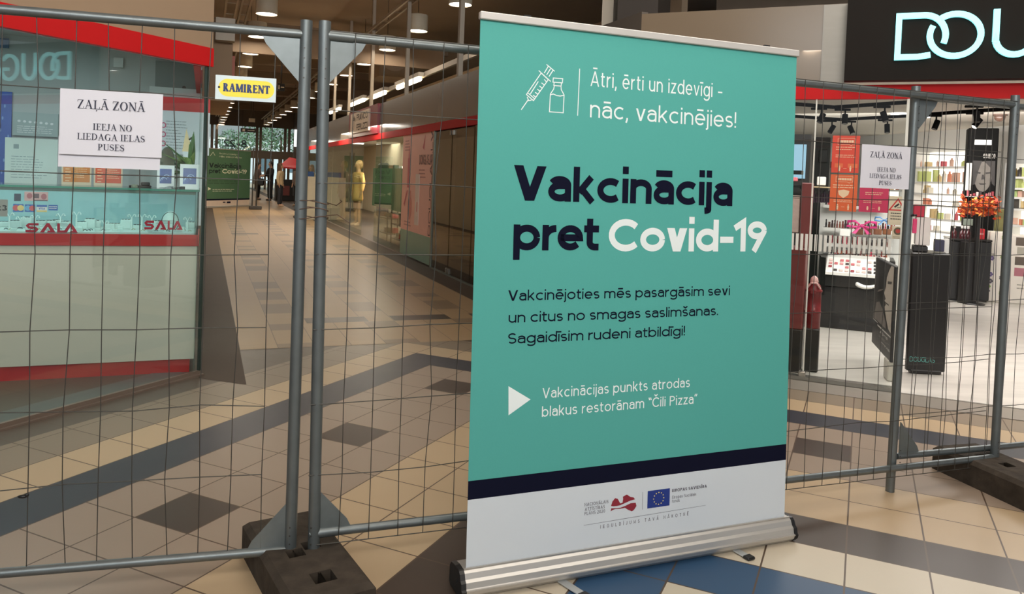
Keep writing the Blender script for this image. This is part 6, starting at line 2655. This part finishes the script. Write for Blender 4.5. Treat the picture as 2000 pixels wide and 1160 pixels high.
# two security gate boards at the entrance
def gate(fr, L, z0, z1, label, draw, mat=charc, f0=.03, f1=None, fm=None):
    t = thing('security_gate', label, 'security gate', fr.w(L / 2, 0, 0.006))
    m = MB(fr)
    m.bbox(0, L, -.02, .02, z0, z1, .006)
    part('cover_board', m, mat, t)
    m = MB(fr)
    m.bbox(f0, (f1 or L - .03), -.03, .03, .006, z0 + .01, .008)
    part('foot', m, fm or pm('gate_foot', (196, 190, 178), .4), t)
    m = MB(fr)
    ms, nm = draw(m, L, z0, z1)
    part(nm, m, ms, t)
a = floor_at(1705, 703)
b = floor_at(1741, 748)
gf = Frame(a, b - a)
gl = (b - a).length
zt = gf.at(1705, 497)[1]
def face_art(m, L, z0, z1):
    y = -.0215
    h = z1 - z0
    P = lambda u, v: (L * u, z0 + h * v)
    m.m = 0
    m.poly([P(.98, .99), P(.98, .3), P(.86, .32), P(.74, .4), P(.66, .47), P(.62, .52), P(.68, .55), P(.6, .585), P(.66, .61), P(.6, .64), P(.56, .66), P(.64, .74), P(.66, .84), P(.74, .92), P(.85, .99)], y)
    m.m = 1
    m.poly([P(.72, .78), P(.9, .8), P(.92, .83), P(.72, .81)], y - .0005)
    m.poly([P(.62, .565), P(.82, .56), P(.82, .575), P(.62, .578)], y - .0005)
    m.m = 2
    m.poly([P(.1, .36), P(.18, .5), P(.34, .53), P(.52, .48), P(.74, .36), P(.74, .3), P(.1, .3)], y - .0003)
    m.poly([P(.2, .62), P(.28, .66), P(.52, .7), P(.5, .685), P(.3, .64)], y - .0005)
    m.m = 3
    m.stroke([P(.05, .99), P(.05, .285), P(.3, .285)], .006, y - .0006)
    m.stroke([P(.3, .26), P(.99, .26)], .012, y - .0006)
    m.m = 4
    put_text(m, 'A Small', L * .45, L * .85, z0 + h * .2, h * .03, .14, y - .0006)
    put_text(m, 'mirklis', L * .55, L * .98, z0 + h * .1, h * .03, .14, y - .0006)
    m.m = 2
    put_text(m, 'skaistum', L * .4, L * .96, z0 + h * .15, h * .03, .12, y - .0006)
    return [pm('art_pale_skin', (196, 186, 172), .5, var=.1), pm('art_shadow', (70, 64, 60), .5), pm('art_grey', (120, 112, 106), .5, var=.3, scale=14), pm('art_line', (206, 202, 196), .5), pm('art_text', (206, 202, 196), .5)], 'portrait_print'
gate(gf, gl, .16, zt, 'dark security gate board with a grey portrait at the perfumery entrance', face_art, f0=gl * .78, f1=gl - .02)
a = floor_at(1768, 729)
b = floor_at(1843, 733)
gf2 = Frame(a, b - a)
gl2 = (b - a).length
def dn(m, L, z0, z1):
    zz = gf2.at(1800, 706)[1]
    put_text(m, 'DOUGLAS', .02, L * .72, zz, .042, .1, -.0215, 0, .04)
    return [pm('sign_teal_print', (96, 166, 158), .4)], 'name_print'
gate(gf2, gl2, .03, gf2.at(1800, 494)[1], 'black security gate board with a small teal name at the entrance', dn, blackp, fm=blackp)
# track lights under the perfumery ceiling
trk = pm('track_black', (13, 12, 12), .7, spec=.1)
def track(name, pts, z, label):
    P = [floor_at(px, py, z) for px, py in pts]
    m = MB(WORLD)
    for p, q in zip(P, P[1:]):
        d = (q - p)
        fr = Frame(p, d)
        m.fr = fr
        m.box(0, d.length, -.02, .02, -.02, .02)
    for p in P[:1] + P[-1:]:
        m.fr = WORLD
        m.tube([(p.x, p.y, z), (p.x, p.y, 2.615)], .006, 6)
    solo('light_track', m, trk, label, 'light track')
track('t', ((1500, 199), (1552, 203), (1629, 209.5), (1770, 200), (1810, 196)), 2.5, 'nearer black light track under the perfumery ceiling')
track('t', ((1500, 223), (1550, 227), (1642, 233.5), (1770, 226.5), (1811, 223.4), (1975, 212), (2010, 209)), 2.5, 'farther black light track under the perfumery ceiling')
def spot(px, py, tx, label, lit=False, big=1.0):
    p = floor_at(px, py, 2.5)
    t = thing('track_spot', label, 'spotlight', p, 'black track spots in the perfumery')
    fr = Frame(p, DF.ex)
    m = MB(fr)
    m.bbox(-.09, .09, -.02, .02, -.045, -.02, .004)
    part('adapter', m, trk, t)
    m = MB(fr)
    m.tube([(.03, 0, -.045), (.03, 0, -.1)], .01, 8)
    part('arm', m, trk, t)
    m = MB(fr)
    c = Vector((.03, 0, -.145))
    d = Vector((tx, -.25, -.9)).normalized()
    a, b = c - d * .058, c + d * .058
    m.tube([tuple(a), tuple(b)], .034 * big, 18)
    part('spot_body', m, trk, t)
    m = MB(fr)
    e = c + d * .059
    m.tube([tuple(e), tuple(e + d * .002)], .03 * big, 18)
    part('spot_lens', m, em('spot_lens_lit', (255, 250, 240), 14) if lit else pm('spot_lens_off', (70, 68, 64), .15), t)
spot(1600, 207, -.35, 'nearer track spot leaning left, first from the banner')
spot(1646, 209, 0.0, 'nearer track spot hanging straight, second from the banner')
spot(1723, 203, .3, 'nearer track spot leaning right above the white notice')
spot(1621, 232, -.45, 'farther track spot leaning left above the orange poster')
spot(1659, 233, .4, 'farther track spot leaning right above the orange poster')
spot(1729, 230, 0.05, 'farther track spot hanging straight above the white notice')
spot(1824, 221, -.3, 'track spot just right of the near fence post at the perfumery')
spot(1904, 216, -.6, 'lit track spot between the two right fence posts', True)
spot(1903, 202, .05, 'unlit track spot directly above the lit one')
dlm = em('downlight', (255, 248, 236), 9)
for i, (px, py) in enumerate(((1735, 185), (1755, 222), (1803, 228), (1860, 262), (1678, 273), (1765, 268))):
    p = floor_at(px, py, 2.612)
    m = MB(WORLD)
    m.lathe(p.x, p.y, [(.1, 2.6), (.1, 2.618)], 20)
    solo('downlight', m, dlm, '%s glowing round downlight in the perfumery ceiling' % ORD[i], 'downlight', 'downlights in the perfumery ceiling')
p = floor_at(1953, 232, 2.56)
m = MB(WORLD)
m.ball((p.x, p.y, 2.58), .07, .07, .06)
m.lathe(p.x, p.y, [(.09, 2.6), (.09, 2.62)], 18)
solo('dome_camera', m, pm('dome_brown', (92, 70, 60), .2), 'small brown dome camera under the perfumery ceiling', 'camera')

# back shelving, brightly lit
wx = lambda px, py, n=0.0: BWF.at(px, py, n)
def lit_unit(px0, px1, ytop, ybot, ys, label, seed, gname, cols):
    x0, x1 = wx(px0, 350, -.35)[0], wx(px1, 350, -.35)[0]
    zt, zb_ = wx((px0 + px1) / 2, ytop, -.35)[1], .006
    t = thing('lit_shelf_unit', label, 'shelving', BWF.w((x0 + x1) / 2, -.2, 0))
    m = MB(BWF)
    m.box(x0, x1, -.05, -.02, zb_, zt)
    part('lit_back', m, white_lit, t)
    for x in (x0, x1 - .03):
        m = MB(BWF)
        m.box(x, x + .03, -.36, -.05, zb_, zt)
        part('side_panel', m, whitep, t)
    r = random.Random(seed)
    for py, hmin, hmax, fill in ys:
        z = wx((px0 + px1) / 2, py, -.35)[1]
        m = MB(BWF)
        m.box(x0, x1, -.36, -.05, z - .03, z)
        part('shelf', m, whitep, t)
        x = x0 + .06
        while x < x1 - .12:
            w_ = r.uniform(.035, .085)
            if r.random() < fill:
                h_ = r.uniform(hmin, hmax) * .8
                m = MB(BWF)
                if r.random() < .6:
                    m.bbox(x, x + w_, -.3, -.2, z, z + h_, .004)
                    nm, ct = 'carton', 'carton'
                else:
                    m.lathe(x + w_ / 2, -.25, [(w_ * .45, z), (w_ * .45, z + h_ * .75), (w_ * .2, z + h_ * .8), (w_ * .2, z + h_)], 14)
                    nm, ct = 'bottle', 'bottle'
                solo(nm, m, r.choice(cols), 'small %s on %s' % (nm, gname), ct, '%ss on %s' % (nm, gname))
            x += w_ + r.uniform(.01, .05)
    return t
pal = [pm('pack_%d' % i, c, .45) for i, c in enumerate(((196, 204, 130), (222, 180, 160), (220, 140, 110), (232, 224, 208), (176, 196, 130), (216, 190, 140), (206, 90, 100)))]
lit_unit(1782, 1890, 295, 480, ((325, .1, .2, .4), (355, .1, .26, .6), (378, .08, .2, .4), (401, .08, .18, .35), (428, .1, .22, .5), (452, .08, .16, .3)), 'white lit shelf unit between the right fence posts', 31, 'the lit shelf between the right fence posts', pal)
pal2 = pal + [pm('pack_dark_%d' % i, c, .45) for i, c in enumerate(((60, 54, 50), (110, 92, 40)))]
lit_unit(1962, 2030, 318, 480, ((345, .1, .2, .8), (367, .1, .2, .8), (385, .1, .2, .8), (408, .1, .22, .8), (440, .1, .2, .8)), 'lit shelf unit at the right picture edge', 37, 'the lit shelf at the right picture edge', pal2)
lit_unit(1684, 1760, 300, 480, ((340, .1, .2, .6), (370, .1, .2, .6), (395, .1, .2, .6)), 'white lit shelf unit behind the white notice', 41, 'the lit shelf behind the white notice', pal)

# black portrait pillar
E1 = 7.2
x0, z1 = dx(1892, 250, E1)
x1, _ = dx(1952, 250, E1)
zz = lambda py: dx(1920, py, E1)[1]
t = thing('portrait_pillar', 'black pillar with a grey face portrait and white logo letters', 'display pillar', DF.w((x0 + x1) / 2, E1, 0))
m = MB(DF)
m.bbox(x0, x1, E1, E1 + .3, .006, z1, .01)
part('pillar', m, pillar_black, t)
m = MB(DF)
xf = dx(1895, 330, E1)[0]
m.box(x0 + .02, x1 - .02, E1 - .012, E1, zz(383), zz(315))
part('portrait_board', m, pm('portrait_black', (16, 15, 14), .6, spec=.15), t)
m = MB(DF)
cx, cz = (x0 + x1) / 2 + .02, zz(345)
m.m = 0
m.poly([(cx + .14 * cos(a) * (1 if sin(a) > 0 else .8), cz + .23 * sin(a)) for a in [2 * pi * k / 24 for k in range(24)]], E1 - .0135)
m.m = 1
for s in (-1, 1):
    m.poly([(cx + s * .035, cz + .04), (cx + s * .1, cz + .05), (cx + s * .095, cz + .075), (cx + s * .03, cz + .065)], E1 - .0142)
m.poly([(cx - .05, cz - .1), (cx + .05, cz - .1), (cx + .03, cz - .125), (cx - .03, cz - .125)], E1 - .0142)
m.poly([(cx - .012, cz + .03), (cx + .012, cz + .03), (cx + .025, cz - .04), (cx - .02, cz - .045)], E1 - .0142)
m.poly([(cx - .15, cz + .24), (cx - .02, cz + .24), (cx - .06, cz + .1), (cx - .1, cz - .12), (cx - .16, cz - .14)], E1 - .0142)
m.poly([(cx + .15, cz + .24), (cx - .0, cz + .24), (cx + .09, cz + .14), (cx + .12, cz - .1), (cx + .16, cz - .14)], E1 - .0142)
part('face_print', m, [pm('portrait_pale', (120, 114, 107), .6, var=.35, scale=12), pm('portrait_shade', (58, 54, 52), .5)], t)
m = MB(DF)
put_text(m, 'ODJECO', dx(1920, 307, E1)[0], x1 - .03, zz(309), .07, .16, E1 - .003)
part('logo_letters', m, pm('logo_pale', (176, 172, 166), .5), t)
m = MB(DF)
m.box(dx(1903, 280, E1)[0], dx(1937, 280, E1)[0], E1 - .004, E1, zz(283), zz(273))
part('lit_strip', m, em('pillar_light', (255, 250, 244), 1.6), t)
dbox('wall_mirror', (1888, 318), (1896, 372), E1 - .1, .03, whitep, 'narrow white framed mirror beside the portrait pillar', 'mirror')
dbox('cosmetics_shelf', (1886, 383), (1946, 386), E1 - .35, .3, whitep, 'white shelf of small bottles in front of the portrait pillar', 'shelf')
for k in range(9):
    dbox('bottle', (1889 + 6 * k, 372 + (k * 7 % 9)), (1893 + 6 * k, 383), E1 - .3, .06, ts[k % 6], 'small bottle on the white shelf before the portrait pillar', 'bottle', 'bottles before the portrait pillar', b=.004)

# black counters in the middle of the shop
E2 = 6.1
def counter_black(p0, p1, e, dep, label, name='display_counter'):
    x0, z1 = dx(*p0, e)
    x1, z0 = dx(*p1, e)
    t = thing(name, label, 'counter', DF.w((x0 + x1) / 2, e + dep / 2, 0))
    m = MB(DF)
    m.bbox(x0, x1, e, e + dep, .03, z1 - .03, .01)
    part('body', m, blackp, t)
    m = MB(DF)
    m.bbox(x0 - .004, x1 + .004, e - .01, e + dep + .01, z1 - .03, z1, .006)
    part('top', m, pm('counter_top_dark', (44, 40, 38), .2), t)
    m = MB(DF)
    m.bbox(x0 + .02, x1 - .02, e + .03, e + dep - .02, .006, .03, .004)
    part('kick', m, blackp, t)
    return x0, x1, z1
cx0, cx1, cz1 = counter_black((1852, 465), (1904, 590), E2, .7, 'black display counter carrying the wine bottles', )
xr0, xr1, zr1 = counter_black((1906, 467), (1931, 588), E2 + .12, .5, 'black narrow counter carrying the red box')
xm, zm = dx(1880, 530, E2)
m = MB(DF)
m.lathe(dx(1888, 530, E2)[0], E2 - .122, [(.11, .006), (.11, cz1 - .03)], 24)
solo('round_pilaster', m, blackp, 'black rounded pilaster on the front of the bottle counter', 'pilaster')
dbox('price_tag', (1896, 558), (1904, 582), E2 - .06, .02, whitep, 'white tag standing low at the bottle counter', 'tag')
for k, px in enumerate((1864, 1879, 1885, 1891)):
    x = dx(px, 455, E2 + .2)[0]
    m = MB(DF)
    m.lathe(x, E2 + .2, [(.035, cz1), (.035, cz1 + .09), (.012, cz1 + .11), (.012, cz1 + .14)], 14)
    m.m = 1
    m.lathe(x, E2 + .2, [(.016, cz1 + .14), (.016, cz1 + .18)], 12)
    solo('perfume_bottle', m, [pm('bottle_wine', (70, 30, 34), .15), whitep], '%s dark white-capped perfume bottle on the black counter' % ('first second third fourth'.split()[k]), 'perfume bottle', 'white-capped bottles on the black counter')
m = MB(DF)
xq = dx(1913, 457, E2 + .25)[0]
m.bbox(xq - .05, xq + .06, E2 + .2, E2 + .3, zr1, dx(1913, 447, E2 + .2)[1], .004)
m.m = 1
zq = (zr1 + dx(1913, 447, E2 + .2)[1]) / 2
lines_block(m, xq - .035, xq + .045, zq - .015, zq + .02, 1, E2 + .199, .7, .05, 2)
solo('gift_box', m, [pm('gift_red', (206, 40, 48), .4), pm('gift_print', (240, 180, 170), .5)], 'bright red box on the narrow black counter', 'box')
dbox('backing_board', (1857, 441), (1898, 466), E2 + .6, .04, blackp, 'black board behind the white-capped bottles', 'board')
dbox('framed_picture', (1882, 427), (1900, 441), E2 + .5, .03, pm('frame_green_grey', (120, 128, 116), .4), 'grey-green framed card above the black counter', 'frame')
E3 = 4.3
dbox('display_counter', (1782, 492), (1846, 600), E3, .6, blackp, 'long low black counter behind the teal named gate', 'counter', zbase=.006)
dbox('till_box', (1783, 480), (1812, 492), E3 + .1, .3, charc, 'dark till box on the low black counter', 'till')
dbox('white_case', (1790, 424), (1816, 480), E3 + .1, .3, pm('case_offwhite', (206, 198, 192), .4), 'tall off-white case standing on the dark till box', 'case')
dbox('magenta_board', (1783, 427), (1790, 456), E3 + .05, .04, pm('panel_magenta', (200, 50, 100), .5), 'narrow magenta panel beside the off-white case', 'panel')
dbox('gift_box', (1785, 400), (1806, 424), E3 + .12, .2, pm('gift_crimson', (176, 28, 56), .4), 'crimson box on top of the off-white case', 'box')
dbox('waste_bin', (1826, 468), (1844, 492), E3 + .1, .2, pm('bin_navy', (48, 48, 70), .4), 'navy bin on the low black counter', 'bin')
dbox('card_stand', (1843, 466), (1853, 498), E3 + .3, .03, whitep, 'white card stand between the black counters', 'card stand')
# white flower-printed panels
def flowers(m, w, h, y):
    r = random.Random(6)
    for k in range(16):
        cx, cz = w * r.choice((r.uniform(.0, .2), r.uniform(.75, .98))), h * r.uniform(.05, .95)
        m.m = k % 3
        for a in range(5):
            m.disc(cx + .02 * cos(a * 1.256), cz + .02 * sin(a * 1.256), .016, .016, y - .0002 * a, 8)
    return [pm('flower_violet', (110, 92, 140), .5), pm('flower_green', (150, 176, 96), .5), pm('flower_dark', (86, 80, 90), .5)]
def panel(p0, p1, e, label, draw):
    x0, z1 = dx(*p0, e)
    x1, z0 = dx(*p1, e)
    t = thing('printed_stand', label, 'display panel', DF.w((x0 + x1) / 2, e, .006))
    m = MB(DF)
    m.bbox(x0, x1, e, e + .3, .006, z1, .008)
    part('panel_body', m, pm('panel_white', (236, 228, 216), .4), t)
    m = MB(Frame(DF.w(x0, e, .006), DF.ex))
    ms = draw(m, x1 - x0, z1, -.002)
    part('print', m, ms, t)
panel((1934, 452), (1962, 592), 6.35, 'white panel printed with violet flowers beside the black counters', flowers)
def catalog(m, w, h, y):
    m.m = 0
    m.box(w * .2, w, y, y + .001, h * .84, h * .96)
    m.box(w * .2, w, y, y + .001, h * .56, h * .68)
    m.m = 1
    m.box(w * .2, w, y, y + .001, h * .4, h * .52)
    m.m = 2
    m.box(w * .25, w, y, y + .001, h * .72, h * .82)
    lines_block(m, w * .3, w * .95, h * .2, h * .3, 2, y, .3, .2, 2)
    return [pm('cat_brown', (96, 84, 74), .5), pm('cat_rose', (176, 110, 120), .5), pm('cat_grey', (170, 164, 150), .5)]
panel((1972, 458), (2030, 596), 6.4, 'white illustrated panel at the right picture edge', catalog)
dbox('leaf_wall', (1945, 408), (1972, 455), 6.7, .1, pm('olive_leaves', (96, 92, 52), .7, var=.6, scale=14), 'olive leaf panel behind the flower-printed panel', 'panel', zbase=.006)
# autumn leaves on a slim stand
xq, zq = dx(1912, 405, 5.9)
o = DF.w(xq, 5.9, 0.006)
t = thing('leaf_arrangement', 'arrangement of orange autumn leaves on a slim black stand', 'leaf arrangement', o)
fr = Frame(o, DF.ex)
m = MB(fr)
m.tube([(0, 0, 0), (0, 0, zq - .08)], .03, 10)
m.lathe(0, 0, [(.14, 0), (.14, .015), (.03, .02)], 18)
part('stand', m, blackp, t)
r = random.Random(8)
m = MB(fr)
for k in range(420):
    a = r.uniform(0, 2 * pi)
    rr = r.random() ** .5
    c = Vector((.25 * rr * cos(a) * 1.0, .2 * rr * sin(a), zq + .16 * rr * sin(a * 3 + k) * .7 + r.uniform(-.05, .06)))
    d = Vector((r.uniform(-1, 1), r.uniform(-1, 1), r.uniform(-1, 1))).normalized() * .035
    e = d.cross(Vector((r.uniform(-1, 1), r.uniform(-1, 1), r.uniform(-1, 1)))).normalized() * .022
    m.m = k % 4
    m.add([tuple(c - d), tuple(c + e), tuple(c + d), tuple(c - e)], [(0, 1, 2, 3)])
part('foliage', m, [pm('autumn_%d' % i, c, .6) for i, c in enumerate(((206, 92, 34), (186, 58, 28), (222, 132, 48), (150, 52, 30)))], t)
